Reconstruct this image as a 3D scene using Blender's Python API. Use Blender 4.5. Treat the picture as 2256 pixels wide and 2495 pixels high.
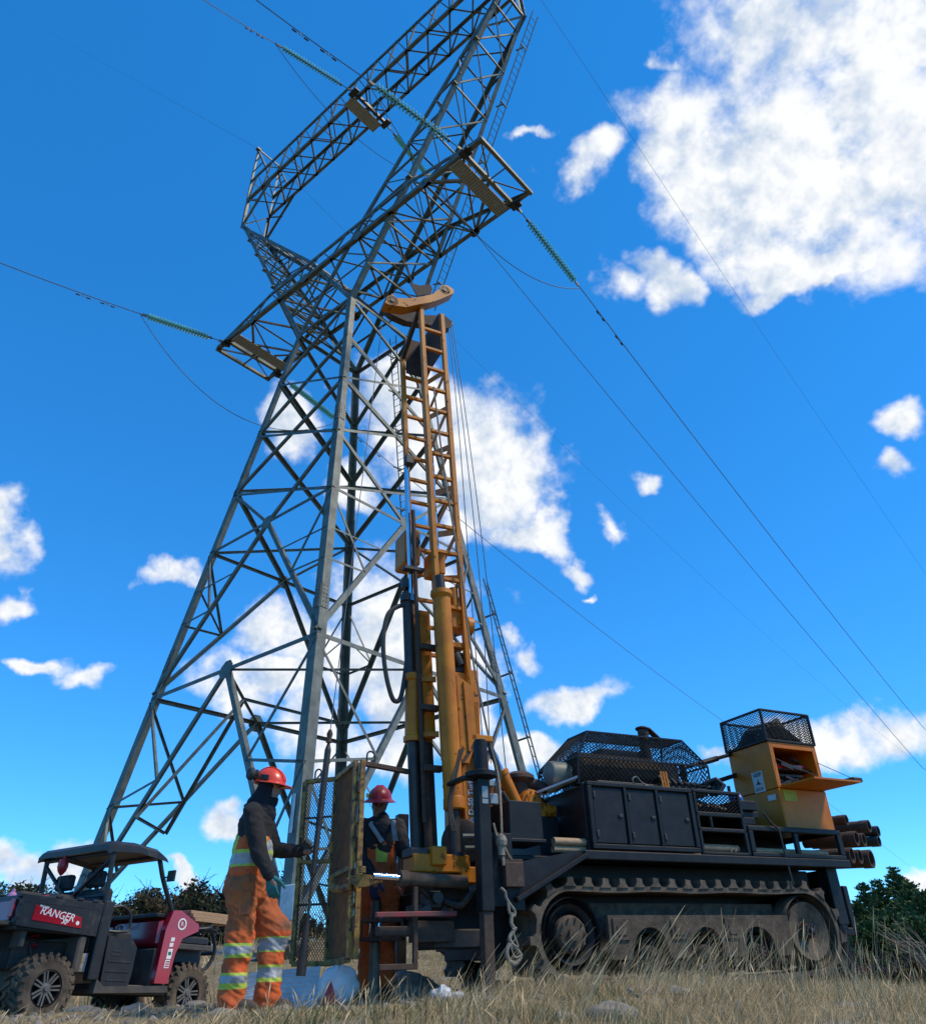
import bpy, math, random
import numpy as np
from mathutils import Vector, Matrix, noise as mnoise

for _o in list(bpy.data.objects):
    bpy.data.objects.remove(_o, do_unlink=True)
SC = bpy.context.scene
COL = SC.collection

# ------------------------------------------------------------------ camera
CAMZ = 0.30                              # lens height above the ground datum (m)
FPX, CX, CY = 1883.65, 1124.0, 1247.5    # focal length and principal point in photo pixels (2256 x 2495)
PITCH, ROLL = 0.533021, -0.029336
_cp, _sp = math.cos(PITCH), math.sin(PITCH)
_fw = np.array([0, _cp, _sp]); _u0 = np.array([0, -_sp, _cp]); _r0 = np.array([1.0, 0, 0])
_c, _s = math.cos(ROLL), math.sin(ROLL)
RT = _c * _r0 + _s * _u0
UP = -_s * _r0 + _c * _u0
CAMPOS = np.array([0, 0, CAMZ])
cam = bpy.data.cameras.new('camera')
cam.sensor_fit = 'VERTICAL'; cam.sensor_height = 36.0
cam.lens = 36.0 * FPX / 2495.0
cam.shift_x = 4.0 / 2495.0
cam.clip_start = 0.05; cam.clip_end = 4000
camo = bpy.data.objects.new('camera', cam); COL.objects.link(camo)
camo.matrix_world = Matrix(((RT[0], UP[0], -_fw[0], 0), (RT[1], UP[1], -_fw[1], 0), (RT[2], UP[2], -_fw[2], CAMZ), (0, 0, 0, 1)))
SC.camera = camo

def ray(px):
    """direction (not normalised) of the line of sight through a photo pixel"""
    return _fw + (px[0] - CX) / FPX * RT - (px[1] - CY) / FPX * UP

# ------------------------------------------------------------------ light
SUN_AZ, SUN_EL = math.radians(104), math.radians(54)      # azimuth clockwise from +Y (view direction)
sun_dir = Vector((math.sin(SUN_AZ) * math.cos(SUN_EL), math.cos(SUN_AZ) * math.cos(SUN_EL), math.sin(SUN_EL)))
sun = bpy.data.lights.new('sun', 'SUN'); sun.energy = 3.5; sun.angle = math.radians(9); sun.color = (1.0, 0.88, 0.70)
suno = bpy.data.objects.new('sun', sun); COL.objects.link(suno)
suno.location = (30, 30, 60)
suno.rotation_euler = sun_dir.to_track_quat('Z', 'Y').to_euler()

W = bpy.data.worlds.new('World'); SC.world = W; W.use_nodes = True
nt = W.node_tree; nt.nodes.clear()
def wn(t, **k):
    n = nt.nodes.new(t)
    for a, b in k.items(): setattr(n, a, b)
    return n
def wl(a, b): nt.links.new(a, b)
def wmath(op, a, b=None, c=None, clamp=False):
    n = wn('ShaderNodeMath', operation=op, use_clamp=clamp)
    for i, v in enumerate((a, b, c)):
        if v is None: continue
        if isinstance(v, (int, float)): n.inputs[i].default_value = v
        else: wl(v, n.inputs[i])
    return n.outputs[0]
SKY_STRENGTH = 0.15
sky = wn('ShaderNodeTexSky', sky_type='NISHITA', sun_disc=False)
sky.sun_elevation = SUN_EL; sky.sun_rotation = SUN_AZ
sky.altitude = 300; sky.air_density = 0.62; sky.dust_density = 0.0; sky.ozone_density = 3.5
hs = wn('ShaderNodeHueSaturation'); hs.inputs['Saturation'].default_value = 1.30; hs.inputs['Value'].default_value = 1.75
wl(sky.outputs[0], hs.inputs['Color'])
gam = wn('ShaderNodeGamma'); gam.inputs[1].default_value = 0.72; wl(hs.outputs[0], gam.inputs[0])
tint = wn('ShaderNodeMix', data_type='RGBA', blend_type='MULTIPLY'); tint.inputs[0].default_value = 1.0
wl(gam.outputs[0], tint.inputs[6]); tint.inputs[7].default_value = (0.76, 1.52, 1.96, 1)
geo = wn('ShaderNodeTexCoord')
D0 = geo.outputs['Generated']
# fair-weather cumulus: soft ellipses on the sky, broken up by fractal noise
nz1 = wn('ShaderNodeTexNoise', noise_dimensions='3D'); nz1.inputs['Scale'].default_value = 7.0; nz1.inputs['Detail'].default_value = 5.0; nz1.inputs['Roughness'].default_value = 0.52
wl(D0, nz1.inputs['Vector'])
sub = wn('ShaderNodeVectorMath', operation='SUBTRACT'); wl(nz1.outputs['Color'], sub.inputs[0]); sub.inputs[1].default_value = (.5, .5, .5)
scl = wn('ShaderNodeVectorMath', operation='SCALE'); wl(sub.outputs[0], scl.inputs[0]); scl.inputs['Scale'].default_value = 0.17
add = wn('ShaderNodeVectorMath', operation='ADD'); wl(D0, add.inputs[0]); wl(scl.outputs[0], add.inputs[1])
DW = add.outputs[0]
CLOUDS = [  # photo pixel of the centre, half width, half height, tilt (deg)
 (1960,170,330,250,0),(1720,370,240,170,20),(2060,470,270,210,0),(1850,560,150,140,30),(1560,430,95,70,0),(2420,260,320,320,0),(2150,90,230,150,0),
 (1500,700,70,60,0),(1400,410,60,60,0),(1990,640,200,45,-25),(1600,680,110,70,30),(2200,560,110,70,-20),
 (1140,1120,190,150,10),(1000,1010,150,130,0),(690,1030,75,110,0),(1290,1310,100,55,10),(1180,1210,120,90,0),(860,1170,90,60,0),
 (960,1560,240,220,0),(720,1530,130,110,0),(640,1680,150,80,0),(1000,1760,170,130,0),(800,1800,150,90,0),(1260,1590,55,30,0),
 (1390,1705,150,52,0),(2100,1790,200,88,0),(1760,1840,75,45,0),(2215,1020,75,60,0),(2225,1150,55,45,0),(1250,1850,130,55,0),
 (1565,1150,55,38,30),(1490,1262,42,32,0),(1425,1420,34,13,-15),(1551,120,30,40,0),(1290,300,36,16,-20),
 (5,1300,52,65,0),(15,1430,55,34,0),(425,1392,75,38,0),(120,1600,90,26,10),(235,1628,75,28,0),(1380,1370,55,35,0),
 (105,2082,125,45,0),(570,1985,90,45,0),(440,2118,75,22,0),(2260,2130,80,30,0)]
field = None
for (px, py, rx, ry, tilt) in CLOUDS:
    d = ray((px, py)); k = np.linalg.norm(d); d = d / k; k = k * FPX
    t = math.radians(tilt)
    ax = RT * math.cos(t) - UP * math.sin(t)
    ax = ax - d * (ax @ d); ax /= np.linalg.norm(ax)
    bx = np.cross(d, ax)
    mp = wn('ShaderNodeMapping', vector_type='TEXTURE'); wl(DW, mp.inputs['Vector'])
    mp.inputs['Location'].default_value = tuple(d)
    mp.inputs['Rotation'].default_value = Matrix((ax, bx, d)).transposed().to_euler()
    mp.inputs['Scale'].default_value = (1.62 * rx / k, 1.62 * ry / k, 0.6)
    gr = wn('ShaderNodeTexGradient', gradient_type='SPHERICAL'); wl(mp.outputs[0], gr.inputs[0])
    g_ = gr.outputs['Fac'] if rx > 115 else wmath('MULTIPLY', gr.outputs['Fac'], 0.50 + 0.42 * min(rx, 115) / 115)
    field = g_ if field is None else wmath('MAXIMUM', field, g_)
nz2 = wn('ShaderNodeTexNoise', noise_dimensions='3D'); nz2.inputs['Scale'].default_value = 13.0; nz2.inputs['Detail'].default_value = 7.0; nz2.inputs['Roughness'].default_value = 0.58
wl(D0, nz2.inputs['Vector'])
offs = wn('ShaderNodeVectorMath', operation='ADD'); wl(D0, offs.inputs[0]); offs.inputs[1].default_value = tuple(0.022 * c for c in sun_dir)
nz3 = wn('ShaderNodeTexNoise', noise_dimensions='3D'); nz3.inputs['Scale'].default_value = 13.0; nz3.inputs['Detail'].default_value = 4.0; nz3.inputs['Roughness'].default_value = 0.6
wl(offs.outputs[0], nz3.inputs['Vector'])
fb = wmath('SUBTRACT', wmath('MULTIPLY_ADD', wmath('SUBTRACT', nz2.outputs[0], 0.5), 2.05, wmath('MULTIPLY', wmath('MINIMUM', field, 0.62), 1.9)), 0.56)
al = wn('ShaderNodeMapRange', interpolation_type='SMOOTHSTEP'); wl(fb, al.inputs[0])
al.inputs[1].default_value = -0.10; al.inputs[2].default_value = 0.62
rel = wmath('SUBTRACT', nz2.outputs[0], nz3.outputs[0])
shade = wn('ShaderNodeMapRange'); wl(wmath('MULTIPLY_ADD', rel, 3.4, wmath('MULTIPLY', fb, -0.30)), shade.inputs[0])
shade.inputs[1].default_value = -0.55; shade.inputs[2].default_value = 0.06
ccol = wn('ShaderNodeMix', data_type='RGBA'); wl(shade.outputs[0], ccol.inputs[0])
ccol.inputs[6].default_value = (3.9, 4.6, 5.6, 1); ccol.inputs[7].default_value = (6.6, 6.7, 6.8, 1)
mixc = wn('ShaderNodeMix', data_type='RGBA'); wl(al.outputs[0], mixc.inputs[0]); wl(tint.outputs[2], mixc.inputs[6]); wl(ccol.outputs[2], mixc.inputs[7])
bg = wn('ShaderNodeBackground'); bg.inputs['Strength'].default_value = SKY_STRENGTH; wl(mixc.outputs[2], bg.inputs[0])
W.cycles.sampling_method = 'MANUAL'; W.cycles.sample_map_resolution = 512
wo = wn('ShaderNodeOutputWorld'); wl(bg.outputs[0], wo.inputs[0])

SC.view_settings.view_transform = 'Standard'; SC.view_settings.look = 'None'
SC.view_settings.exposure = 0.0; SC.view_settings.gamma = 1.0; SC.view_settings.use_curve_mapping = False

# ------------------------------------------------------------------ helpers
RNG = random.Random(7)
NPR = np.random.default_rng(11)
ZONE = {  # crops of the photograph in which positions were read: left, top, magnification
 'Za': (180, 1600, 4.2), 'Zb': (540, 1600, 4.2), 'Zc': (340, 1250, 4.2), 'Zd': (700, 1250, 4.918), 'Ze': (540, 900, 5.04),
 'Zf': (800, 900, 5.04), 'Zg': (1100, 1350, 3.304), 'A1': (580, 500, 5.697), 'A2': (780, 300, 5.697), 'A3': (1000, 0, 5.697),
 'A4': (1040, 320, 5.697), 'A5': (500, 700, 5.697), 'A6': (780, 620, 5.697), 'A7': (560, 340, 5.697), 'A8': (780, 0, 5.697), 'P': (0, 0, 1.0),
 'R1': (920, 1300, 4.38), 'R2': (960, 1700, 5.04), 'R3': (920, 2040, 4.797), 'R4': (1180, 1740, 5.04), 'R5': (1330, 1760, 4.674), 'R6': (1680, 1700, 3.646),
 'R7': (1250, 2100, 4.051), 'R8': (1650, 2080, 3.008), 'U1': (0, 2020, 6.077), 'U2': (240, 2040, 5.6), 'U3': (0, 2240, 5.697), 'Q1': (540, 1840, 5.6),
 'Q2': (510, 2120, 5.376), 'Q3': (800, 1840, 6.3), 'Q4': (760, 2080, 4.859), 'Q5': (920, 680, 9.115)}
def pix(z, x, y):
    a = ZONE[z]; return (a[0] + x / a[2], a[1] + y / a[2])
def at_y(z, x, y, dist):
    """point on the line of sight through a pixel at distance dist in front of the camera"""
    d = ray(pix(z, x, y)); return CAMPOS + d / d[1] * dist
def V3(*a): return np.array(a, float)
def unit(v):
    v = np.asarray(v, float); return v / max(np.linalg.norm(v), 1e-12)
def on_plane(px, P0, n):
    d = ray(px); return CAMPOS + d * (((P0 - CAMPOS) @ n) / (d @ n))
def frame(d, up=(0, 0, 1)):
    d = unit(d); up = np.asarray(up, float)
    if abs(d @ unit(up)) > 0.97: up = V3(0, 1, 0) if abs(d[1]) < 0.9 else V3(1, 0, 0)
    s = unit(np.cross(d, up)); u = np.cross(s, d)
    return d, s, u

class MB:
    """collects shapes; build() links them as one mesh object"""
    def __init__(self): self.v = []; self.f = []; self.m = []; self.k = 0; self.cur = 0
    def add(self, vs, fs):
        vs = np.asarray(vs, float).reshape(-1, 3)
        self.v.append(vs); k = self.k
        self.f.extend([tuple(i + k for i in f) for f in fs]); self.m.extend([self.cur] * len(fs))
        self.k += len(vs); return self
    def mat(self, i): self.cur = i; return self
    def obox(self, c, ax, ay, az):
        """box from its centre and three half axes"""
        c, ax, ay, az = map(np.asarray, (c, ax, ay, az))
        vs = [c + sx * ax + sy * ay + sz * az for sx in (-1, 1) for sy in (-1, 1) for sz in (-1, 1)]
        return self.add(vs, [(0, 1, 3, 2), (4, 6, 7, 5), (0, 4, 5, 1), (2, 3, 7, 6), (0, 2, 6, 4), (1, 5, 7, 3)])
    def bbox(self, c, ax, ay, az, b=0.01):
        """box with chamfered edges"""
        c, ax, ay, az = map(np.asarray, (c, ax, ay, az))
        L = [np.linalg.norm(a) for a in (ax, ay, az)]
        e = [a / max(l, 1e-9) for a, l in zip((ax, ay, az), L)]
        b = min([b] + [0.45 * l for l in L])
        vs = []; idx = {}
        for i in range(3):
            for s0 in (-1, 1):
                for s1 in (-1, 1):
                    for s2 in (-1, 1):
                        s = (s0, s1, s2)
                        p = c.copy().astype(float)
                        for j in range(3): p = p + e[j] * s[j] * (L[j] - (0 if j == i else b))
                        idx[(i, s)] = len(vs); vs.append(p)
        fs = []
        def fc(pts):
            a = np.array([vs[i] for i in pts]); n = np.cross(a[1] - a[0], a[2] - a[0])
            if n @ (a.mean(0) - c) < 0: pts = pts[::-1]
            fs.append(tuple(pts))
        for i in range(3):
            j, k = (i + 1) % 3, (i + 2) % 3
            for s in (-1, 1):
                pts = []
                for (a, bb) in ((-1, -1), (1, -1), (1, 1), (-1, 1)):
                    q = [0, 0, 0]; q[i] = s; q[j] = a; q[k] = bb; pts.append(idx[(i, tuple(q))])
                fc(pts)
            for a in (-1, 1):
                for bb in (-1, 1):
                    q0 = [0, 0, 0]; q0[i] = -1; q0[j] = a; q0[k] = bb; q1 = list(q0); q1[i] = 1
                    fc([idx[(j, tuple(q0))], idx[(j, tuple(q1))], idx[(k, tuple(q1))], idx[(k, tuple(q0))]])
        for s0 in (-1, 1):
            for s1 in (-1, 1):
                for s2 in (-1, 1): fc([idx[(0, (s0, s1, s2))], idx[(1, (s0, s1, s2))], idx[(2, (s0, s1, s2))]])
        return self.add(vs, fs)
    def bar(self, a, b, w, h, up=(0, 0, 1), bev=0):
        a, b = np.asarray(a, float), np.asarray(b, float); d, s, u = frame(b - a, up)
        if bev: return self.bbox((a + b) / 2, (b - a) / 2, s * w / 2, u * h / 2, bev)
        return self.obox((a + b) / 2, (b - a) / 2, s * w / 2, u * h / 2)
    def angle(self, a, b, w, t, s, u):
        """steel angle from a to b: legs of width w along s and u, thickness t"""
        a, b = np.asarray(a, float), np.asarray(b, float); d = unit(b - a)
        s = np.asarray(s, float); s = unit(s - d * (s @ d)); u = np.asarray(u, float); u = u - d * (u @ d); u = unit(u - s * (u @ s))
        prof = [(0, 0), (w, 0), (w, t), (t, t), (t, w), (0, w)]
        vs = [p + s * x + u * y for p in (a, b) for x, y in prof]
        fs = [(i, (i + 1) % 6, (i + 1) % 6 + 6, i + 6) for i in range(6)]
        fs += [(0, 5, 4, 3), (0, 3, 2, 1), (6, 9, 10, 11), (6, 7, 8, 9)]
        return self.add(vs, fs)
    def cyl(self, a, b, r0, r1=None, n=12, caps=True):
        r1 = r0 if r1 is None else r1
        a, b = np.asarray(a, float), np.asarray(b, float); d, s, u = frame(b - a)
        an = np.arange(n) * 2 * np.pi / n
        c = np.cos(an)[:, None] * s + np.sin(an)[:, None] * u
        vs = np.vstack([a + c * r0, b + c * r1])
        fs = [(i, (i + 1) % n, (i + 1) % n + n, i + n) for i in range(n)]
        if caps: fs += [tuple(range(n - 1, -1, -1)), tuple(range(n, 2 * n))]
        return self.add(vs, fs)
    def pipe(self, a, b, r, ri, n=14):
        """hollow pipe, open at both ends"""
        a, b = np.asarray(a, float), np.asarray(b, float); d, s, u = frame(b - a)
        an = np.arange(n) * 2 * np.pi / n; c = np.cos(an)[:, None] * s + np.sin(an)[:, None] * u
        vs = np.vstack([a + c * r, b + c * r, a + c * ri, b + c * ri])
        fs = []
        for i in range(n):
            j = (i + 1) % n
            fs += [(i, j, j + n, i + n), (2 * n + j, 2 * n + i, 3 * n + i, 3 * n + j), (j, i, 2 * n + i, 2 * n + j), (i + n, j + n, 3 * n + j, 3 * n + i)]
        return self.add(vs, fs)
    def tube(self, pts, r, n=6, caps=True, up=(0, 0, 1)):
        pts = [np.asarray(p, float) for p in pts]; N = len(pts)
        rs = [r] * N if np.isscalar(r) else list(r)
        vs = []; prev = None
        for i, p in enumerate(pts):
            d = unit(pts[min(i + 1, N - 1)] - pts[max(i - 1, 0)])
            if prev is None: _, s, u = frame(d, up)
            else:
                s = prev - d * (prev @ d); s = unit(s); u = np.cross(s, d)
            prev = s
            for k in range(n):
                a = 2 * math.pi * k / n; vs.append(p + rs[i] * (math.cos(a) * s + math.sin(a) * u))
        fs = [(i * n + k, i * n + (k + 1) % n, (i + 1) * n + (k + 1) % n, (i + 1) * n + k) for i in range(N - 1) for k in range(n)]
        if caps: fs += [tuple(range(n - 1, -1, -1)), tuple((N - 1) * n + k for k in range(n))]
        return self.add(vs, fs)
    def lathe(self, prof, o, d, n=16, up=(0, 0, 1)):
        """profile [(radius, distance along d)] turned about the axis d through o"""
        o = np.asarray(o, float); d, s, u = frame(d, up)
        an = np.arange(n) * 2 * np.pi / n; c = np.cos(an)[:, None] * s + np.sin(an)[:, None] * u
        vs = np.vstack([o + d * h + c * max(r, 1e-4) for r, h in prof])
        fs = [(i * n + k, i * n + (k + 1) % n, (i + 1) * n + (k + 1) % n, (i + 1) * n + k) for i in range(len(prof) - 1) for k in range(n)]
        return self.add(vs, fs)
    def prism(self, poly, ext):
        poly = [np.asarray(p, float) for p in poly]; ext = np.asarray(ext, float); n = len(poly)
        vs = poly + [p + ext for p in poly]
        fs = [tuple(range(n)), tuple(range(2 * n - 1, n - 1, -1))] + [(i, i + n, (i + 1) % n + n, (i + 1) % n) for i in range(n)]
        return self.add(vs, fs)
    def plate(self, poly, t):
        a = np.array(poly, float); nrm = unit(np.cross(a[1] - a[0], a[2] - a[0]))
        return self.prism([p - nrm * t / 2 for p in a], nrm * t)
    def diamond(self, o, ex, ey, nx, ny, r, clip=None):
        """expanded metal: diamond strands between o and o+ex+ey"""
        o, ex, ey = (np.asarray(q, float) for q in (o, ex, ey)); nrm = unit(np.cross(ex, ey))
        P = lambda i, j: o + ex * (i / nx) + ey * (j / ny)
        for j in range(ny):
            for i in range(nx):
                mid = P(i + .5, j + .5)
                for q in ((i, j + .5), (i + 1, j + .5)):
                    for e in ((i + .5, j), (i + .5, j + 1)):
                        a, b = P(*q), P(*e); d = unit(b - a); s = np.cross(d, nrm) * r
                        self.add([a - s - nrm * r * .6, a + s - nrm * r * .6, b + s - nrm * r * .6, b - s - nrm * r * .6, a + nrm * r, b + nrm * r],
                                 [(0, 3, 2, 1), (0, 4, 5, 3), (1, 2, 5, 4)])
        return self
    def quadmesh(self, a, b, c, d, nx, ny, r):
        """expanded metal over the four-cornered patch a b c d"""
        a, b, c, d = (np.asarray(q, float) for q in (a, b, c, d)); nrm = unit(np.cross(b - a, d - a))
        P = lambda i, j: (a * (1 - i / nx) + b * (i / nx)) * (1 - j / ny) + (d * (1 - i / nx) + c * (i / nx)) * (j / ny)
        for j in range(ny):
            for i in range(nx):
                for q in ((i, j + .5), (i + 1, j + .5)):
                    for e in ((i + .5, j), (i + .5, j + 1)):
                        p, w = P(*q), P(*e); dd = unit(w - p); s = np.cross(dd, nrm) * r
                        self.add([p - s - nrm * r * .6, p + s - nrm * r * .6, w + s - nrm * r * .6, w - s - nrm * r * .6, p + nrm * r, w + nrm * r], [(0, 3, 2, 1), (0, 4, 5, 3), (1, 2, 5, 4)])
        return self
    def build(self, name, mats, parent=None, smooth=False, origin=None, label=None):
        me = bpy.data.meshes.new(name)
        vs = np.vstack(self.v) if self.v else np.zeros((0, 3))
        o = ORG.get(parent.name) if parent is not None else None
        if o is None: o = np.asarray(origin, float) if origin is not None else np.zeros(3)
        me.from_pydata((vs - o).tolist(), [], self.f)
        mats = mats if isinstance(mats, (list, tuple)) else [mats]
        for m in mats: me.materials.append(m)
        if len(mats) > 1: me.polygons.foreach_set('material_index', self.m)
        if smooth:
            me.polygons.foreach_set('use_smooth', [True] * len(me.polygons))
            try: me.set_sharp_from_angle(angle=math.radians(smooth if smooth is not True else 40))
            except Exception: pass
        me.update()
        ob = bpy.data.objects.new(name, me); COL.objects.link(ob)
        if parent is not None: ob.parent = parent
        else: ob.location = o
        ORG[ob.name] = o
        if label: ob['label'] = label
        return ob
ORG = {}
def thing(name, loc, label, cat, group=None):
    o = bpy.data.objects.new(name, None); COL.objects.link(o); o.location = loc; o.empty_display_size = 0.2
    ORG[o.name] = np.asarray(loc, float)
    return tag(o, label, cat, group)
def tag(o, label, cat, group=None):
    o['label'] = label; o['category'] = cat
    if group: o['group'] = group
    return o
def struct(o): o['kind'] = 'structure'; return o
def share(ob, name, parent, matrix=None, loc=None):
    """another piece with the same mesh"""
    c = bpy.data.objects.new(name, ob.data); COL.objects.link(c); c.parent = parent
    ORG[c.name] = ORG[ob.name]
    if matrix is not None: c.matrix_local = matrix
    if loc is not None: c.location = loc
    return c

# ------------------------------------------------------------------ materials
def material(name, c1, c2=None, rough=0.6, metal=0.0, scale=6.0, detail=5.0, contrast=(0.35, 0.65), bump=0.0, bscale=60.0,
             spot=None, spot_scale=9.0, spot_cut=(0.58, 0.64), spot_rough=None, spec=0.5, coords='pos', stretch=None, trans=0.0):
    m = bpy.data.materials.new(name); m.use_nodes = True; t = m.node_tree; N = t.nodes; b = N['Principled BSDF']
    b.inputs['Roughness'].default_value = rough; b.inputs['Metallic'].default_value = metal
    b.inputs['Specular IOR Level'].default_value = spec
    L = t.links.new
    if coords == 'pos': g = N.new('ShaderNodeNewGeometry'); vec = g.outputs['Position']
    else: g = N.new('ShaderNodeTexCoord'); vec = g.outputs['Object']
    if stretch:
        mp = N.new('ShaderNodeMapping'); mp.inputs['Scale'].default_value = stretch; L(vec, mp.inputs[0]); vec = mp.outputs[0]
    if c2 is None: c2 = tuple(0.75 * c for c in c1)
    nz = N.new('ShaderNodeTexNoise'); nz.inputs['Scale'].default_value = scale; nz.inputs['Detail'].default_value = detail; nz.inputs['Roughness'].default_value = 0.6
    L(vec, nz.inputs['Vector'])
    mr = N.new('ShaderNodeMapRange'); mr.inputs[1].default_value = contrast[0]; mr.inputs[2].default_value = contrast[1]; L(nz.outputs[0], mr.inputs[0])
    mx = N.new('ShaderNodeMix'); mx.data_type = 'RGBA'; mx.inputs[6].default_value = (*c1, 1); mx.inputs[7].default_value = (*c2, 1); L(mr.outputs[0], mx.inputs[0])
    out = mx.outputs[2]
    if spot:
        n2 = N.new('ShaderNodeTexNoise'); n2.inputs['Scale'].default_value = spot_scale; n2.inputs['Detail'].default_value = 8; n2.inputs['Roughness'].default_value = 0.68
        L(vec, n2.inputs['Vector'])
        r2 = N.new('ShaderNodeMapRange'); r2.inputs[1].default_value = spot_cut[0]; r2.inputs[2].default_value = spot_cut[1]; L(n2.outputs[0], r2.inputs[0])
        m2 = N.new('ShaderNodeMix'); m2.data_type = 'RGBA'; L(r2.outputs[0], m2.inputs[0]); L(out, m2.inputs[6]); m2.inputs[7].default_value = (*spot, 1); out = m2.outputs[2]
        if spot_rough is not None:
            m3 = N.new('ShaderNodeMapRange'); L(r2.outputs[0], m3.inputs[0]); m3.inputs[3].default_value = rough; m3.inputs[4].default_value = spot_rough; L(m3.outputs[0], b.inputs['Roughness'])
    L(out, b.inputs['Base Color'])
    if bump:
        n3 = N.new('ShaderNodeTexNoise'); n3.inputs['Scale'].default_value = bscale; n3.inputs['Detail'].default_value = 6; L(vec, n3.inputs['Vector'])
        bp = N.new('ShaderNodeBump'); bp.inputs['Strength'].default_value = bump; bp.inputs['Distance'].default_value = 0.02; L(n3.outputs[0], bp.inputs['Height']); L(bp.outputs[0], b.inputs['Normal'])
    if trans:
        b.inputs['Transmission Weight'].default_value = trans
    return m
M = {}
M['galv'] = material('galvanised_steel', (0.16, 0.165, 0.13), (0.085, 0.09, 0.07), 0.55, 0.35, scale=3.0, spot=(0.09, 0.085, 0.07), spot_scale=2.2, spot_cut=(0.6, 0.72))
M['galv_light'] = material('galvanised_plate', (0.30, 0.33, 0.32), (0.22, 0.25, 0.24), 0.5, 0.3, scale=4.0)
M['grating'] = material('grating_steel', (0.33, 0.33, 0.30), (0.25, 0.26, 0.24), 0.6, 0.2, scale=5)
M['dark_steel'] = material('dark_steel', (0.035, 0.033, 0.03), (0.024, 0.022, 0.02), 0.5, 0.4, scale=10)
M['wire'] = material('aluminium_wire', (0.16, 0.17, 0.18), (0.11, 0.12, 0.13), 0.5, 0.6, scale=8)
M['glass'] = material('toughened_glass', (0.11, 0.44, 0.37), (0.18, 0.54, 0.46), 0.10, 0.0, scale=3, spec=0.8)
M['yellow'] = material('worn_yellow_paint', (0.56, 0.185, 0.007), (0.40, 0.120, 0.006), 0.5, 0.0, scale=3.5, spot=(0.060, 0.030, 0.014), spot_scale=11, spot_cut=(0.60, 0.655), spot_rough=0.8, bump=0.04, spec=0.3)
M['yellow_clean'] = material('yellow_paint', (0.58, 0.170, 0.005), (0.44, 0.120, 0.005), 0.45, 0.0, scale=2.6, spot=(0.10, 0.05, 0.018), spot_scale=14, spot_cut=(0.63, 0.70), bump=0.03, spec=0.3)
M['black_paint'] = material('black_paint', (0.0075, 0.0072, 0.007), (0.017, 0.016, 0.015), 0.5, 0.0, scale=7, spot=(0.07, 0.062, 0.055), spot_scale=10, spot_cut=(0.66, 0.8), bump=0.05, spec=0.28)
M['rust'] = material('rusty_steel', (0.085, 0.046, 0.027), (0.045, 0.030, 0.021), 0.8, 0.1, scale=14, bump=0.15, bscale=40, spot=(0.12, 0.09, 0.06), spot_scale=8, spot_cut=(0.62, 0.72))
M['rust_yellow'] = material('rusty_yellow_paint', (0.42, 0.23, 0.035), (0.17, 0.085, 0.028), 0.7, 0.0, scale=11, bump=0.1, spot=(0.06, 0.032, 0.018), spot_scale=16, spot_cut=(0.52, 0.6))
M['rust_mesh'] = material('rusty_mesh', (0.22, 0.115, 0.05), (0.13, 0.07, 0.035), 0.8, 0.0, scale=10)
M['greasy'] = material('greasy_steel', (0.030, 0.026, 0.023), (0.060, 0.047, 0.036), 0.5, 0.3, scale=9, bump=0.06)
M['chrome'] = material('chrome_rod', (0.75, 0.75, 0.76), (0.6, 0.6, 0.62), 0.12, 1.0, scale=5)
M['rubber'] = material('black_rubber', (0.018, 0.018, 0.018), (0.035, 0.032, 0.028), 0.75, 0.0, scale=10, bump=0.1)
M['mud_rubber'] = material('muddy_rubber', (0.050, 0.038, 0.026), (0.150, 0.110, 0.070), 0.9, 0.0, scale=7, bump=0.3, bscale=35)
M['mud'] = material('dried_mud', (0.115, 0.080, 0.050), (0.050, 0.035, 0.023), 0.95, 0.0, scale=9, bump=0.35, bscale=30)
M['hose'] = material('hydraulic_hose', (0.020, 0.020, 0.019), (0.045, 0.04, 0.03), 0.6, 0.0, scale=12)
M['white_paint'] = material('white_paint', (0.62, 0.62, 0.60), (0.42, 0.42, 0.40), 0.5, 0.0, scale=6, spot=(0.2, 0.17, 0.13), spot_scale=14, spot_cut=(0.62, 0.7))
M['red_paint'] = material('red_paint', (0.44, 0.012, 0.026), (0.36, 0.010, 0.020), 0.16, 0.0, scale=4, spec=0.7, spot=(0.12, 0.04, 0.035), spot_scale=5, spot_cut=(0.6, 0.8))
M['plastic'] = material('black_plastic', (0.014, 0.014, 0.014), (0.024, 0.023, 0.022), 0.5, 0.0, scale=8, spot=(0.075, 0.062, 0.048), spot_scale=4, spot_cut=(0.55, 0.75), bump=0.04)
M['dusty_plastic'] = material('dusty_plastic', (0.045, 0.043, 0.040), (0.10, 0.085, 0.066), 0.8, 0.0, scale=5, bump=0.08)
M['wood'] = material('sawn_wood', (0.42, 0.27, 0.15), (0.30, 0.18, 0.09), 0.75, 0.0, scale=3, stretch=(1, 14, 14), bump=0.06)
M['rope'] = material('hemp_rope', (0.30, 0.25, 0.18), (0.18, 0.15, 0.11), 0.9, 0.0, scale=30, bump=0.4, bscale=90)
M['print_white'] = material('white_lettering', (0.88, 0.87, 0.82), (0.75, 0.74, 0.70), 0.5, 0.0, scale=20)
M['print_black'] = material('black_lettering', (0.02, 0.02, 0.02), (0.03, 0.03, 0.03), 0.5, 0.0, scale=20)
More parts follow.
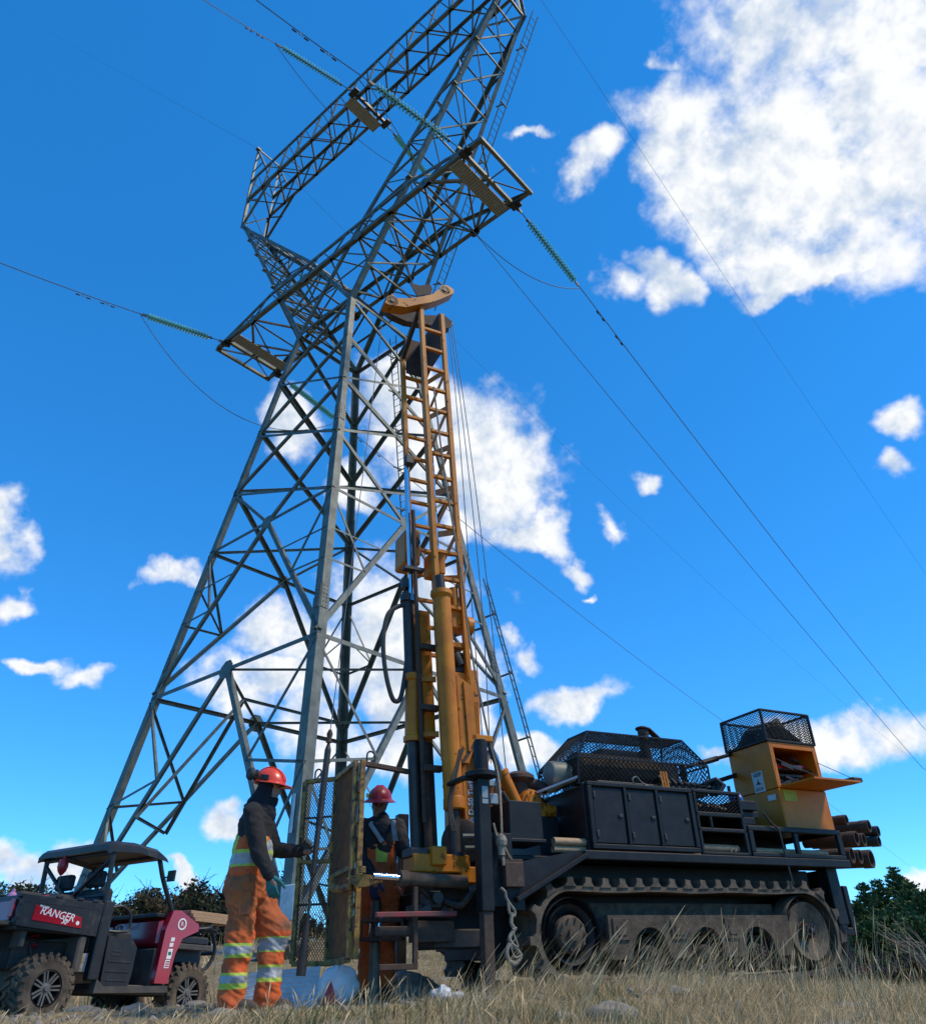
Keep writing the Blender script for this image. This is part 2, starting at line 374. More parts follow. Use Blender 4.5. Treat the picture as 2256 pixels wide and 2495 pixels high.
def text_mesh(s, size, shear=0.0, bold=0.0, extrude=0.0015):
    """lettering as vertices and faces in the x-y plane, centred"""
    c = bpy.data.curves.new('t', 'FONT'); c.body = s; c.size = size; c.shear = shear; c.offset = bold; c.extrude = extrude
    c.align_x = 'CENTER'; c.align_y = 'CENTER'; c.resolution_u = 2
    o = bpy.data.objects.new('t', c); COL.objects.link(o)
    dg = bpy.context.evaluated_depsgraph_get(); dg.update()
    me = bpy.data.meshes.new_from_object(o.evaluated_get(dg))
    vs = np.array([v.co[:] for v in me.vertices]).reshape(-1, 3); fs = [tuple(p.vertices) for p in me.polygons]
    bpy.data.objects.remove(o, do_unlink=True); bpy.data.curves.remove(c); bpy.data.meshes.remove(me)
    return vs, fs
def put_text(mb, s, size, o, ex, ey, **k):
    vs, fs = text_mesh(s, size, **k); ex, ey = unit(ex), unit(ey); ez = np.cross(ex, ey)
    return mb.add(np.asarray(o) + vs[:, :1] * ex + vs[:, 1:2] * ey + vs[:, 2:] * ez, fs)
def fbm(x, y, s=1.0, o=4):
    return mnoise.fractal(Vector((x * s, y * s, 0.37)), 1.0, 2.0, o)

# ------------------------------------------------------------------ ground
def sstep(a, b, x):
    t = np.clip((x - a) / (b - a), 0, 1); return t * t * (3 - 2 * t)
def gz(x, y):
    """ground height (world z) at x, y"""
    x = np.asarray(x, float); y = np.asarray(y, float)
    z = -0.22 - 0.028 * np.clip(-x - 0.8, 0, 5) - 0.075 * np.clip(6.3 - y, 0, 4)
    z = z - 0.10 * sstep(9.3, 11.2, y) * sstep(1.0, -2.5, x)
    s = sstep(1.5, 6.5, x)
    z = z + (1 - s) * (1.02 * sstep(11.6, 20, y) + 0.018 * np.clip(y - 20, 0, 60))
    z = z - 0.055 * np.clip(x - 2.2, 0, 4) - s * 0.03 * np.clip(y - 8.5, 0, 18) + s * 0.012 * np.clip(y - 40, 0, 200)
    z = z + 0.035 * np.sin(1.3 * x + 0.4) * np.sin(0.9 * y + 1.0) + 0.018 * np.sin(3.7 * x + 1.1 * y) * np.sin(2.9 * y - 0.7 * x)
    return z + CAMZ
def G(x, y): return float(gz(x, y))
def gpoint(px, it=30):
    """point where the line of sight through a pixel meets the ground"""
    d = ray(px); d = d / d[1]; y = 7.0
    ys = np.linspace(2.5, 60, 4000); h = CAMZ + d[2] * ys - gz(d[0] * ys, ys)
    i = np.argmax(h < 0); y = ys[i] if (h < 0).any() else 60
    return V3(d[0] * y, y, G(d[0] * y, y))

def build_ground():
    ax = np.concatenate([-np.geomspace(1500, 14, 26), np.linspace(-12, 10, 150), np.geomspace(11.5, 1500, 26)])
    ay = np.concatenate([-np.geomspace(900, 3, 12), np.linspace(-1, 16, 130), np.linspace(16.5, 60, 50), np.geomspace(63, 1800, 22)])
    X, Y = np.meshgrid(ax, ay); Z = gz(X, Y)
    nr = np.vectorize(lambda a, b: fbm(a, b, 2.2, 4))(X, Y)
    Z = Z + 0.02 * nr * (np.abs(X) < 14) * (np.abs(Y) < 40)
    nx, ny = len(ax), len(ay)
    vs = np.stack([X, Y, Z], -1).reshape(-1, 3)
    fs = [(j * nx + i, j * nx + i + 1, (j + 1) * nx + i + 1, (j + 1) * nx + i) for j in range(ny - 1) for i in range(nx - 1)]
    m = bpy.data.materials.new('dry_pasture'); m.use_nodes = True; t = m.node_tree; N = t.nodes; L = t.links.new; b = N['Principled BSDF']
    b.inputs['Roughness'].default_value = 0.95; b.inputs['Specular IOR Level'].default_value = 0.1
    g = N.new('ShaderNodeNewGeometry')
    def nz(s, d=6):
        n = N.new('ShaderNodeTexNoise'); n.inputs['Scale'].default_value = s; n.inputs['Detail'].default_value = d; L(g.outputs['Position'], n.inputs['Vector']); return n.outputs[0]
    def mix(f, a, bb, lo, hi):
        r = N.new('ShaderNodeMapRange'); r.inputs[1].default_value = lo; r.inputs[2].default_value = hi; L(f, r.inputs[0])
        x = N.new('ShaderNodeMix'); x.data_type = 'RGBA'; L(r.outputs[0], x.inputs[0])
        for k, q in ((6, a), (7, bb)):
            if isinstance(q, tuple): x.inputs[k].default_value = (*q, 1)
            else: L(q, x.inputs[k])
        return x.outputs[2]
    c = mix(nz(1.6), (0.25, 0.185, 0.10), (0.15, 0.12, 0.06), 0.35, 0.65)
    c = mix(nz(9), c, (0.32, 0.25, 0.15), 0.5, 0.7)
    c = mix(nz(0.7), c, (0.24, 0.225, 0.20), 0.56, 0.64)
    c = mix(nz(0.09, 3), c, (0.10, 0.10, 0.045), 0.5, 0.62)
    L(c, b.inputs['Base Color'])
    bp = N.new('ShaderNodeBump'); bp.inputs['Strength'].default_value = 0.7; bp.inputs['Distance'].default_value = 0.05; L(nz(24, 8), bp.inputs['Height']); L(bp.outputs[0], b.inputs['Normal'])
    mb = MB(); mb.add(vs, fs)
    return struct(mb.build('ground', m, smooth=True))
build_ground()

# ------------------------------------------------------------------ lattice tower of the power line
TPSI = -0.695740
TT = V3(math.cos(TPSI), math.sin(TPSI), 0); TL = V3(-math.sin(TPSI), math.cos(TPSI), 0)   # across the line, along the line
TC = V3(-4.216356, 23.781501, CAMZ)
def TW(t, l, z): return TC + t * TT + l * TL + V3(0, 0, z)
def tw_loc(p): q = np.asarray(p) - TC; return V3(q @ TT, q @ TL, q[2])
TSG = {'L': (-1, -1), 'F': (1, -1), 'B': (-1, 1), 'R': (1, 1)}
def leg_w(z): return 5.0 - 0.1496626 * z
def LEG(k, z): w = leg_w(z); return TW(TSG[k][0] * w, TSG[k][1] * w, z)
ZW = 22.526; Z1 = 7.371; Z2 = 12.4425
LFOOT = {k: None for k in 'LFBR'}
for k in 'LFBR':
    z = 0.0
    for _ in range(12):
        p = LEG(k, z); z = G(p[0], p[1]) - CAMZ
    LFOOT[k] = z - 0.1
PLN = {}
for nm in ('LF', 'FR', 'LB', 'BR'):
    a, b = nm; PLN[nm] = (LEG(a, 0), unit(np.cross(LEG(b, 0) - LEG(a, 0), LEG(a, 20) - LEG(a, 0))))
PLN['H1'] = (TW(0, 0, Z1), V3(0, 0, 1)); PLN['H2'] = (TW(0, 0, Z2), V3(0, 0, 1))
def TP(face, z, x, y): return on_plane(pix(z, x, y), *PLN[face])
def to_leg(a, b, k):
    """where the line from a through b comes closest to tower leg k"""
    p, d = np.asarray(a), unit(np.asarray(b) - a); q = LEG(k, 0); e = unit(LEG(k, 20) - q)
    w0 = p - q; B = d @ e; D = d @ w0; E = e @ w0; den = 1 - B * B
    return q + e * ((E - B * D) / den)
tower = thing('transmission_tower', TW(0, 0, 0.35), 'tall grey steel lattice pylon carrying the power lines behind the drill rig', 'pylon')
def inward(a, b): return unit(TC + V3(0, 0, (a[2] + b[2]) / 2 - TC[2]) - (np.asarray(a) + b) / 2)
def steel(parent, name, a, b, w=0.09, face=None, t=None):
    """one angle member, its flanges lying in the tower face and turned inwards"""
    a, b = np.asarray(a, float), np.asarray(b, float); d = unit(b - a)
    inn = inward(a, b)
    if face is not None: n = PLN[face][1]; n = n if n @ inn > 0 else -n
    else: n = inn
    s = np.cross(d, n)
    if s[2] > 0: s = -s
    mb = MB(); mb.angle(a - s * w / 2, b - s * w / 2, w, t or max(0.010, 0.11 * w), s, n)
    return mb.build(name, M['galv'], parent)
tower_legs = {}
for k in 'LFBR':
    mb = MB(); st, sl = TSG[k]
    for (za, zb, w) in ((LFOOT[k], Z1 + 1.2, 0.30), (Z1 + 1.2, 15.9, 0.27), (15.9, ZW, 0.24)):
        mb.angle(LEG(k, za), LEG(k, zb), w, 0.03, -st * TT, -sl * TL)
    for z in (Z1 + 1.2, 15.9):        # bolted splice plates
        e = unit(LEG(k, 20) - LEG(k, 0))
        for ax, nn in ((-st * TT, sl * TL), (-sl * TL, st * TT)):
            c = LEG(k, z) + ax * 0.13 + nn * 0.008
            mb.obox(c, ax * 0.11, nn * 0.008, e * 0.38)
            for i in range(6):
                for j in (-0.05, 0.05):
                    mb.obox(c + e * (-0.32 + 0.128 * i) + ax * j + nn * 0.014, ax * 0.014, nn * 0.012, e * 0.014)
    tower_legs[k] = mb.build('leg', M['galv'], tower)
    if k == 'F':     # white marker strip and dark plates low on the near leg
        f = MB(); e = unit(LEG(k, 20) - LEG(k, 0)); c = TP('LF', 'Zb', 735, 1600)
        f.obox(c - TL * 0.02, -TT * 0.05, TL * 0.004, e * 0.42); f.build('marker_strip', M['white_paint'], tower_legs[k])
    pad = MB(); p = LEG(k, LFOOT[k]); pad.bbox(p + V3(0, 0, 0.05), V3(0.42, 0, 0), V3(0, 0.42, 0), V3(0, 0, 0.25), 0.03)
    pad.build('footing', M['mud'], tower)

def nd(k, z): return LEG(k, z)
def mid(a, b, f=0.5): return a + (b - a) * f
mids1 = {f: mid(nd(f[0], Z1), nd(f[1], Z1)) for f in ('LF', 'FR', 'LB', 'BR')}
mids2 = {f: mid(nd(f[0], Z2), nd(f[1], Z2)) for f in ('LF', 'FR', 'LB', 'BR')}
BR = []      # (face or None, a, b, width)
for f in ('LF', 'FR', 'LB', 'BR'):
    a, b = f
    BR += [(f, nd(a, Z1), nd(b, Z1), .13), (f, mids1[f], nd(a, LFOOT[a] + .35), .15), (f, mids1[f], nd(b, LFOOT[b] + .35), .15),
           (f, nd(a, Z2), nd(b, Z2), .10), (f, mids2[f], nd(a, Z1 + .12), .15), (f, mids2[f], nd(b, Z1 + .12), .13)]
    # redundant members between the legs and the inverted V of the lowest panel
    for k in (a, b):
        v = lambda q: mid(mids1[f], nd(k, LFOOT[k] + .35), q)
        zf = LFOOT[k]; l = lambda q: nd(k, Z1 + (zf - Z1) * q)
        BR += [(f, nd(k, Z1 - .1), v(.42), .075), (f, l(.46), v(.42), .075), (f, l(.46), v(.74), .07), (f, l(.72), v(.74), .06)]
    # and of the panel above it
    for k in (a, b):
        v = lambda q: mid(mids2[f], nd(k, Z1 + .12), q); l = lambda q: nd(k, Z2 + (Z1 - Z2) * q)
        BR += [(f, nd(k, Z2 - .1), v(.52), .07), (f, l(.52), v(.52), .065), (f, l(.3), v(.30), .05) if f in ('LF', 'FR') else (f, l(.24), v(.52), .05)]
for f, g in (('LF', 'LB'), ('LF', 'FR'), ('LB', 'BR'), ('FR', 'BR')):
    BR.append((None, mids1[f], mids1[g], .07))
BR += [(None, mids1['LF'], mids1['FR'], .06), (None, nd('L', Z1), mid(mids1['LF'], mids1['LB']), .07), (None, nd('R', Z1), mid(mids1['FR'], mids1['BR']), .07),
       (None, nd('F', Z1), mid(mids1['LF'], mids1['FR']), .06), (None, mid(mids1['LF'], mids1['LB']), mid(mids1['LB'], mids1['BR']), .08)]
n1 = mid(mids1['LF'], mids1['LB'])
h1, h2 = TP('LF', 'Za', 625, 1640), TP('LB', 'Za', 925, 1810)
BR += [(None, n1, h1, .10), (None, n1, h2, .10), (None, h1, h2, .07)]
# double lattice between the second level and the waist: steep dark diagonals one way, lighter ones back
zL3 = 15.2; zL4 = 18.05; zL5 = 20.55
def zon(k, px):
    zs = np.linspace(0, 30, 1501); pp = np.array([LEG(k, z) for z in zs]) - CAMPOS
    d = pp @ _fw; q = np.stack([CX + FPX * (pp @ RT) / d, CY - FPX * (pp @ UP) / d], -1)
    return zs[np.argmin(((q - np.array(px)) ** 2).sum(1))]
L3, L4, L5 = zon('L', (574, 1206)), zon('L', (624, 1060)), zon('L', (681, 938))
F3, F4, F5 = zon('F', (819, 1045)), zon('F', (838, 918)), zon('F', (848, 812))
B3, B4 = zon('B', (843, 1330)), zon('B', (858, 1187))
for f in ('LF', 'FR', 'LB', 'BR'):
    a, b = f
    if f in ('LF', 'BR'): lo, hi = a, b        # main diagonals climb from lo to hi
    else: lo, hi = b, a
    BR += [(f, mids2[f], nd(hi, F3), .14), (f, mids2[f], nd(lo, L3), .10),
           (f, nd(lo, L3), nd(hi, F4), .14), (f, nd(lo, L4), nd(hi, F5), .14), (f, nd(lo, L5), nd(hi, ZW - .05), .12),
           (f, nd(hi, Z2), nd(lo, L3 - .05), .09), (f, nd(hi, F3), nd(lo, L4 - .05), .10), (f, nd(hi, F4), nd(lo, L5 - .05), .09)]
    if f in ('LB', 'FR'): BR += [(f, nd(lo, B3), nd(hi, L4 + .3), .07), (f, nd(lo, B4), nd(hi, L5), .07)]
BR += [(None, nd('L', ZW), nd('B', ZW), .12), (None, nd('F', ZW), nd('R', ZW), .12), (None, nd('L', ZW), nd('F', ZW), .12), (None, nd('B', ZW), nd('R', ZW), .12),
       (None, nd('L', ZW), nd('R', ZW), .07), (None, nd('F', ZW), nd('B', ZW), .07),
       (None, nd('L', F3), nd('R', F3), .06), (None, nd('F', F3), nd('B', F3), .06)]
for f, a, b, w in BR: steel(tower, 'brace', a, b, w, f)
def gusset(c, n, r, parent=tower):
    n = unit(n); e1 = unit(np.cross(n, V3(0, 0, 1))); e2 = np.cross(n, e1)
    mb = MB(); mb.plate([c + r * (math.cos(q) * e1 + math.sin(q) * e2) for q in np.arange(8) * math.pi / 4 + .39], 0.012)
    return mb.build('gusset_plate', M['galv'], parent)
for f in ('LF', 'FR', 'LB', 'BR'):
    for c, r in ((mids1[f], .3), (mids2[f], .26)): gusset(c, PLN[f][1], r)

# ---- head: two tapering arms, the bridge beam above, the cross arm at the waist
HB = 38.42; HT = 40.15; LB_ = 0.82; EB = 9.2; EZ = 36.35; ET = 9.3; XZ = 25.95; XT = 27.15; XL = 1.56; XE = 8.22
AX = 0.0
def tbar(parent, name, a, b, w, inn=None):
    a, b = np.asarray(a, float), np.asarray(b, float); d = unit(b - a)
    n = unit(inn) if inn is not None else V3(0, 0, 1)
    if abs(n @ d) > 0.95: n = TL
    s = np.cross(d, n)
    mb = MB(); mb.angle(a - s * w / 2, b - s * w / 2, w, max(0.010, 0.11 * w), s, n)
    return mb.build(name, M['galv'], parent)
def al(z): return 1.63 - (1.63 - LB_) * (z - ZW) / (EZ - ZW)     # half width along the line of the arms at height z
def window_arm(sg):
    O = lambda z, s: TW(sg * (1.63 + (ET - 1.63) * (z - ZW) / (EZ - ZW)), s * al(z), z)
    def I(z, s):
        if z < XT:                                     # from the opposite waist corner to the middle of the cross arm
            q = (z - ZW) / (XT - ZW); return TW(sg * (-1.63 + 3.2 * q), s * al(z), z)
        q = (z - XT) / (EZ - XT); return TW(sg * (1.57 + (ET - 1.57) * q), s * al(z), z)
    mb = MB()
    for s in (-1, 1):
        mb.angle(O(ZW, s), O(EZ, s), .20, .022, -sg * TT, -s * TL)
        mb.angle(I(ZW, s), I(XT, s), .17, .02, sg * TT, -s * TL); mb.angle(I(XT, s), I(EZ, s), .17, .02, sg * TT, -s * TL)
    arm = mb.build('window_arm', M['galv'], tower)
    zs = [XT, 28.6, 30.2, 31.9, 33.5, 35.0]
    for s in (-1, 1):
        nn = -s * TL
        for i, z in enumerate(zs):
            tbar(arm, 'lacing', I(z, s), O(z + .3, s), .075, nn)
            if i + 1 < len(zs): tbar(arm, 'lacing', O(z + .3, s), I(zs[i + 1], s), .06, nn)
        tbar(arm, 'lacing', O(XZ, s), I(XZ, s), .09, nn); tbar(arm, 'lacing', O(24.2, s), I(XZ - .1, s), .07, nn); tbar(arm, 'lacing', O(24.2, s), I(24.2, s), .07, nn)
    zo = [23.9, 25.6, 27.5, 29.6, 31.7, 33.8, 35.6]
    for i, z in enumerate(zo):
        tbar(arm, 'lacing', O(z, -1), O(z, 1), .07, -sg * TT)
        if i + 1 < len(zo):
            tbar(arm, 'lacing', O(z, -1), O(zo[i + 1], 1), .06, -sg * TT); tbar(arm, 'lacing', O(z, 1), O(zo[i + 1], -1), .06, -sg * TT)
    for i, z in enumerate(zs):
        tbar(arm, 'lacing', I(z, -1), I(z, 1), .06, sg * TT)
        if i + 1 < len(zs): tbar(arm, 'lacing', I(z, 1 if i % 2 else -1), I(zs[i + 1], -1 if i % 2 else 1), .05, sg * TT)
    for z, s in ((29.6, -1), (31.7, -1), (33.8, -1), (27.5, -1)):      # bracket plates on the chord
        c = O(z, s); mb = MB(); mb.obox(c - sg * TT * .02, TT * .1, TL * .1, V3(0, 0, .02)); mb.build('bracket', M['galv'], arm)
    return O, I
OR, IR = window_arm(1); OL, IL = window_arm(-1)

def bridge():
    mb = MB()
    for s in (-1, 1):
        mb.angle(TW(-EB, s * LB_, HB), TW(EB, s * LB_, HB), .16, .02, V3(0, 0, 1), -s * TL)
        mb.angle(TW(-EB, s * LB_, HT), TW(EB, s * LB_, HT), .14, .018, V3(0, 0, -1), -s * TL)
    be = mb.build('bridge_beam', M['galv'], tower)
    n = 13; ts = [-EB + 2 * EB * i / n for i in range(n + 1)]
    for i, t in enumerate(ts):
        if i < n:
            u = ts[i + 1]; m = (t + u) / 2
            tbar(be, 'lacing', TW(t, -LB_, HB), TW(u, LB_, HB), .08); tbar(be, 'lacing', TW(t, LB_, HB), TW(u, -LB_, HB), .08)
            tbar(be, 'lacing', TW(t, -LB_ if i % 2 else LB_, HT), TW(u, LB_ if i % 2 else -LB_, HT), .06)
            for s in (-1, 1):
                tbar(be, 'lacing', TW(t, s * LB_, HB), TW(m, s * LB_, HT), .07, -s * TL); tbar(be, 'lacing', TW(m, s * LB_, HT), TW(u, s * LB_, HB), .055, -s * TL)
        if i % 2 == 0: tbar(be, 'lacing', TW(t, -LB_, HT), TW(t, LB_, HT), .055)
    for sg in (-1, 1):
        for s in (-1, 1):
            e = TW(sg * ET, s * LB_, EZ)
            tbar(be, 'knee_brace', e, TW(sg * EB, s * LB_, HB), .15, -s * TL); tbar(be, 'knee_brace', e, TW(sg * 7.0, s * LB_, HB), .11, -s * TL)
            tbar(be, 'knee_brace', TW(sg * EB, s * LB_, HB), TW(sg * 7.9, s * LB_, 37.4), .06, -s * TL)
        tbar(be, 'knee_brace', TW(sg * ET, -LB_, EZ), TW(sg * ET, LB_, EZ), .10, -sg * TT)
        tbar(be, 'knee_brace', TW(sg * ET, -LB_, EZ), TW(sg * EB, LB_, HB), .05, -sg * TT); tbar(be, 'knee_brace', TW(sg * ET, LB_, EZ), TW(sg * EB, -LB_, HB), .05, -sg * TT)
    # platform under the middle of the beam where the middle phase is anchored
    t0 = tw_loc(on_plane(pix('A8', 520, 1290), TW(0, -LB_, 0), TL))[0]
    mb = MB()
    mb.obox(TW(t0 - .45, 0, HB - .12), TT * .34, TL * 1.0, V3(0, 0, .015))
    for i in range(14): mb.obox(TW(t0 - .45, -1.0 + i * 2.0 / 13, HB - .145), TT * .34, TL * .018, V3(0, 0, .018))
    mb.build('platform', M['grating'], be)
    mb = MB(); mb.obox(TW(t0 + .1, 0, HB - .15), TT * .07, TL * 1.25, V3(0, 0, .09))
    for s in (-1, 1): mb.obox(TW(t0 + .1, s * 1.12, HB - .2), TT * .28, TL * .14, V3(0, 0, .05))
    mb.build('anchor_beam', M['dark_steel'], be)
    return be, t0
beam, TMID = bridge()
PZ = 42.8; PT = 8.9
for sg in (-1, 1):
    for s in (-1, 1):
        top = TW(sg * PT, s * LB_, PZ); mb = MB()
        for b in (TW(sg * EB, s * LB_, HB), TW(sg * 7.75, s * LB_, HT)):
            d = unit(top - b); mb.angle(b, top, .10, .014, np.cross(d, TL), -s * TL)
        mb.obox(top, TT * .12, TL * .12, V3(0, 0, .05))
        pk = mb.build('earth_wire_peak', M['galv'], tower)
        for z in (40.9, 41.8):
            q = (z - HB) / (PZ - HB); q2 = (z - HT) / (PZ - HT)
            tbar(pk, 'lacing', mid(TW(sg * EB, s * LB_, HB), top, q), mid(TW(sg * 7.75, s * LB_, HT), top, q2), .05, -s * TL)
        if s == 1: tbar(pk, 'lacing', top, TW(sg * PT, -LB_, PZ), .07)

def cross_arm(sg):
    mb = MB(); tr = 4.35
    for s in (-1, 1):
        mb.angle(TW(0, s * XL, XZ), TW(sg * XE, s * XL, XZ), .18, .02, V3(0, 0, 1), -s * TL)
        mb.angle(TW(0, s * 1.40, XT), TW(sg * tr, s * 1.40, XT), .15, .018, V3(0, 0, -1), -s * TL)
        mb.angle(TW(sg * tr, s * 1.40, XT), TW(sg * (XE - .1), s * XL, XZ + .12), .13, .016, V3(0, 0, -1), -s * TL)
    mb.bar(TW(sg * XE, -XL, XZ), TW(sg * XE, XL, XZ), .14, .14); mb.bar(TW(sg * (XE - .85), -XL, XZ), TW(sg * (XE - .85), XL, XZ), .16, .16)
    ca = mb.build('cross_arm', M['galv'], tower)
    ts = [0, 1.7, 3.5, 5.4, XE - .85]
    for i in range(len(ts) - 1):
        a, b = sg * ts[i], sg * ts[i + 1]
        tbar(ca, 'lacing', TW(a, -XL, XZ), TW(b, XL, XZ), .08); tbar(ca, 'lacing', TW(a, XL, XZ), TW(b, -XL, XZ), .08)
        tbar(ca, 'lacing', TW(b, -XL, XZ), TW(b, XL, XZ), .10)
        for s in (-1, 1):
            m = (a + b) / 2; zt = XT if abs(m) < tr else XT + (XZ + .12 - XT) * (abs(m) - tr) / (XE - .1 - tr)
            lt = 1.40 if abs(m) < tr else 1.40 + .16 * (abs(m) - tr) / (XE - .1 - tr)
            tbar(ca, 'lacing', TW(a, s * XL, XZ), TW(m, s * lt, zt), .06, -s * TL); tbar(ca, 'lacing', TW(m, s * lt, zt), TW(b, s * XL, XZ), .06, -s * TL)
    mm = TW(sg * (XE - .85), 0, XZ)
    for s in (-1, 1): tbar(ca, 'lacing', mm, TW(sg * XE, s * XL, XZ), .06)
    tbar(ca, 'lacing', mm, TW(sg * XE, 0, XZ), .06); tbar(ca, 'lacing', mm, TW(sg * 5.4, -XL, XZ), .11); tbar(ca, 'lacing', mm, TW(sg * 5.4, XL, XZ), .11)
    mb = MB(); mb.obox(TW(sg * (XE - 1.35), 0, XZ - .02), TT * .30, TL * 1.45, V3(0, 0, .012))
    for i in range(24): mb.obox(TW(sg * (XE - 1.35), -1.43 + i * 2.86 / 23, XZ - .045), TT * .30, TL * .02, V3(0, 0, .018))
    mb.build('platform', M['grating'], ca)
    for s in (-1, 1):
        mb = MB(); c = TW(sg * (XE - .75), s * 1.52, XZ - .08); mb.obox(c, TT * .22, TL * .16, V3(0, 0, .04)); mb.obox(c + V3(0, 0, -.06), TT * .05, TL * .2, V3(0, 0, .09)); mb.build('anchor_plate', M['dark_steel'], ca)
    for t in (1.7, 5.4):
        for s in (-1, 1):
            c = TW(sg * t, s * (XL + .01), XZ + .05); gusset(c, TL, .24, ca)
    return ca
cross_arm(1); cross_arm(-1)

def ladder(parent, pts, side, label=None, w=0.36, step=0.31):
    """ladder along the line through pts; side = direction across"""
    side = unit(side); mb = MB()
    for s in (-1, 1):
        for a, b in zip(pts[:-1], pts[1:]): mb.bar(a + side * s * w / 2, b + side * s * w / 2, .045, .02)
    la = mb.build('ladder', M['galv'], parent)
    for a, b in zip(pts[:-1], pts[1:]):
        n = int(np.linalg.norm(b - a) / step); first = None; d = unit(b - a)
        for i in range(n):
            c = a + d * (i + .5) * step
            if first is None:
                m = MB(); m.cyl(c - side * w / 2, c + side * w / 2, .012, n=6); first = m.build('rung', M['galv'], la); c0 = c
            else: share(first, 'rung', la, loc=(c - c0))
        for f in np.arange(0.08, 1, 0.2):
            c = a + (b - a) * f; m = MB(); q = unit(np.cross(d, side)); q = q if q @ inward(a, b) > 0 else -q
            m.bar(c - side * w * .6, c + side * w * .6, .05, .02); m.bar(c, c + q * .45, .05, .05); m.build('bracket', M['galv'], la)
    return la
off = unit(TT + V3(0, 0, 0))
up_a, up_b = OR(23.6, 1), OR(36.2, 1)
ladder(tower, [up_a + TT * .55 + TL * .15, up_b + TT * .55 + TL * .15], TL)
lo_a, lo_b = LEG('R', 1.2), LEG('R', 11.6)
ladder(tower, [lo_a + TT * .16 + TL * .40, lo_b + TT * .16 + TL * .40], unit(TT * .3 - TL))
mida = PLN['BR'][1]
pa, pb = TP('BR', 'Zf', 880, 1900), TP('BR', 'A6', 940, 1100)
ladder(tower, [pa + TL * .3, pb + TL * .3], unit(np.cross(pb - pa, TL)))
# number plate on the near leg
box = MB(); c = TP('LF', 'P', 712, 2200) - TL * .1; box.bbox(c, TT * .22, TL * .04, V3(0, 0, .32), .02)
box.build('sign_plate', M['white_paint'], tower)

# ------------------------------------------------------------------ insulators, conductors, shield wires
disc = None
def insulator(name_label, a, b, n, r=0.168):
    """string of glass discs from a towards b; returns the far end"""
    global disc
    a, b = np.asarray(a, float), np.asarray(b, float); d = unit(b - a)
    root = thing('insulator_string', a, name_label, 'insulator', 'glass insulator strings on the pylon')
    lead = 0.75; L = n * 0.146
    mb = MB(); mb.cyl(a, a + d * lead, .022, n=6); mb.cyl(a + d * (lead + L), a + d * (lead + L + .45), .024, n=6)
    mb.obox(a + d * .2, d * .08, frame(d)[1] * .03, frame(d)[2] * .06); mb.obox(a + d * (lead - .08), d * .05, frame(d)[1] * .06, frame(d)[2] * .03)
    mb.obox(a + d * (lead + L + .2), d * .12, frame(d)[1] * .025, frame(d)[2] * .07)
    mb.build('fitting', M['galv'], root)
    _, s, u = frame(d)
    rot = Matrix(((s[0], u[0], d[0]), (s[1], u[1], d[1]), (s[2], u[2], d[2]))).to_4x4()
    for i in range(n):
        c = d * (lead + 0.146 * i)
        if disc is None:
            m = MB(); m.mat(0).lathe([(.02, 0), (.05, .01), (.052, .07), (.03, .09), (.018, .10), (.018, .146)], (0, 0, 0), (0, 0, 1), 10)
            m.mat(1).lathe([(.05, .06), (r * .8, .075), (r, .10), (r * .98, .115), (r * .8, .10), (r * .6, .112), (r * .4, .10), (.03, .10)], (0, 0, 0), (0, 0, 1), 18)
            ob = m.build('glass_disc', [M['galv'], M['glass']], None, smooth=True); ob.parent = root; disc = ob
        else:
            ob = bpy.data.objects.new('glass_disc', disc.data); COL.objects.link(ob); ob.parent = root
        mm = rot.copy(); mm.translation = Vector(c); ob.matrix_local = mm
    return a + d * (lead + L + .45)
def sag(a, b, s, n=24): return [a + (b - a) * t + V3(0, 0, -4 * s * t * (1 - t)) for t in np.linspace(0, 1, n)]
def wire(label, pts, r=0.018, dampers=(), name='conductor_wire', cat='power line'):
    mb = MB(); mb.tube(pts, r, 6)
    root = mb.build(name, M['wire'], origin=pts[0]); tag(root, label, cat)
    for q in dampers:
        L = 0
        for a, b in zip(pts[:-1], pts[1:]):
            s = np.linalg.norm(b - a)
            if L + s > q:
                p = a + (b - a) * ((q - L) / s); d = unit(b - a); m = MB()
                m.cyl(p, p + V3(0, 0, -.14), .02, n=6); c = p + V3(0, 0, -.14); m.cyl(c - d * .25, c + d * .25, .008, n=5)
                for g in (-1, 1): m.cyl(c + d * g * .15, c + d * g * .32, .032, n=8)
                m.build('vibration_damper', M['dark_steel'], root); break
            L += s
    return root
def toward(px, a, dist):
    """point on the line of sight through px at horizontal distance dist along the power line from a"""
    d = ray(px); n = TL; P0 = a + TL * dist
    return CAMPOS + d * (((P0 - CAMPOS) @ n) / (d @ n))
NEAR_L, FAR_L = -1, 1
phases = {
 'right': (TW(XE - .75, -1.62, XZ - .1), TW(XE - .75, 1.62, XZ - .1)),
 'middle': (TW(TMID + .1, -1.2, HB - .22), TW(TMID + .1, 1.2, HB - .22)),
 'left': (TW(-(XE - .75), -1.62, XZ - .1), TW(-(XE - .75), 1.62, XZ - .1))}
where = {'right': 'the right cross arm tip', 'middle': 'the top bridge beam', 'left': 'the left cross arm tip'}
near_px = {'right': (868, 175), 'middle': (662, 100), 'left': (288, 746)}
near_far = {'right': (625, 0), 'middle': (497, 0), 'left': (0, 640)}
far_px = {'right': (1410, 697), 'middle': (1044, 430), 'left': (815, 1018)}
far_far = {'right': (2247, 1771), 'middle': (2247, 1872), 'left': (1768, 1762)}
ends = {}
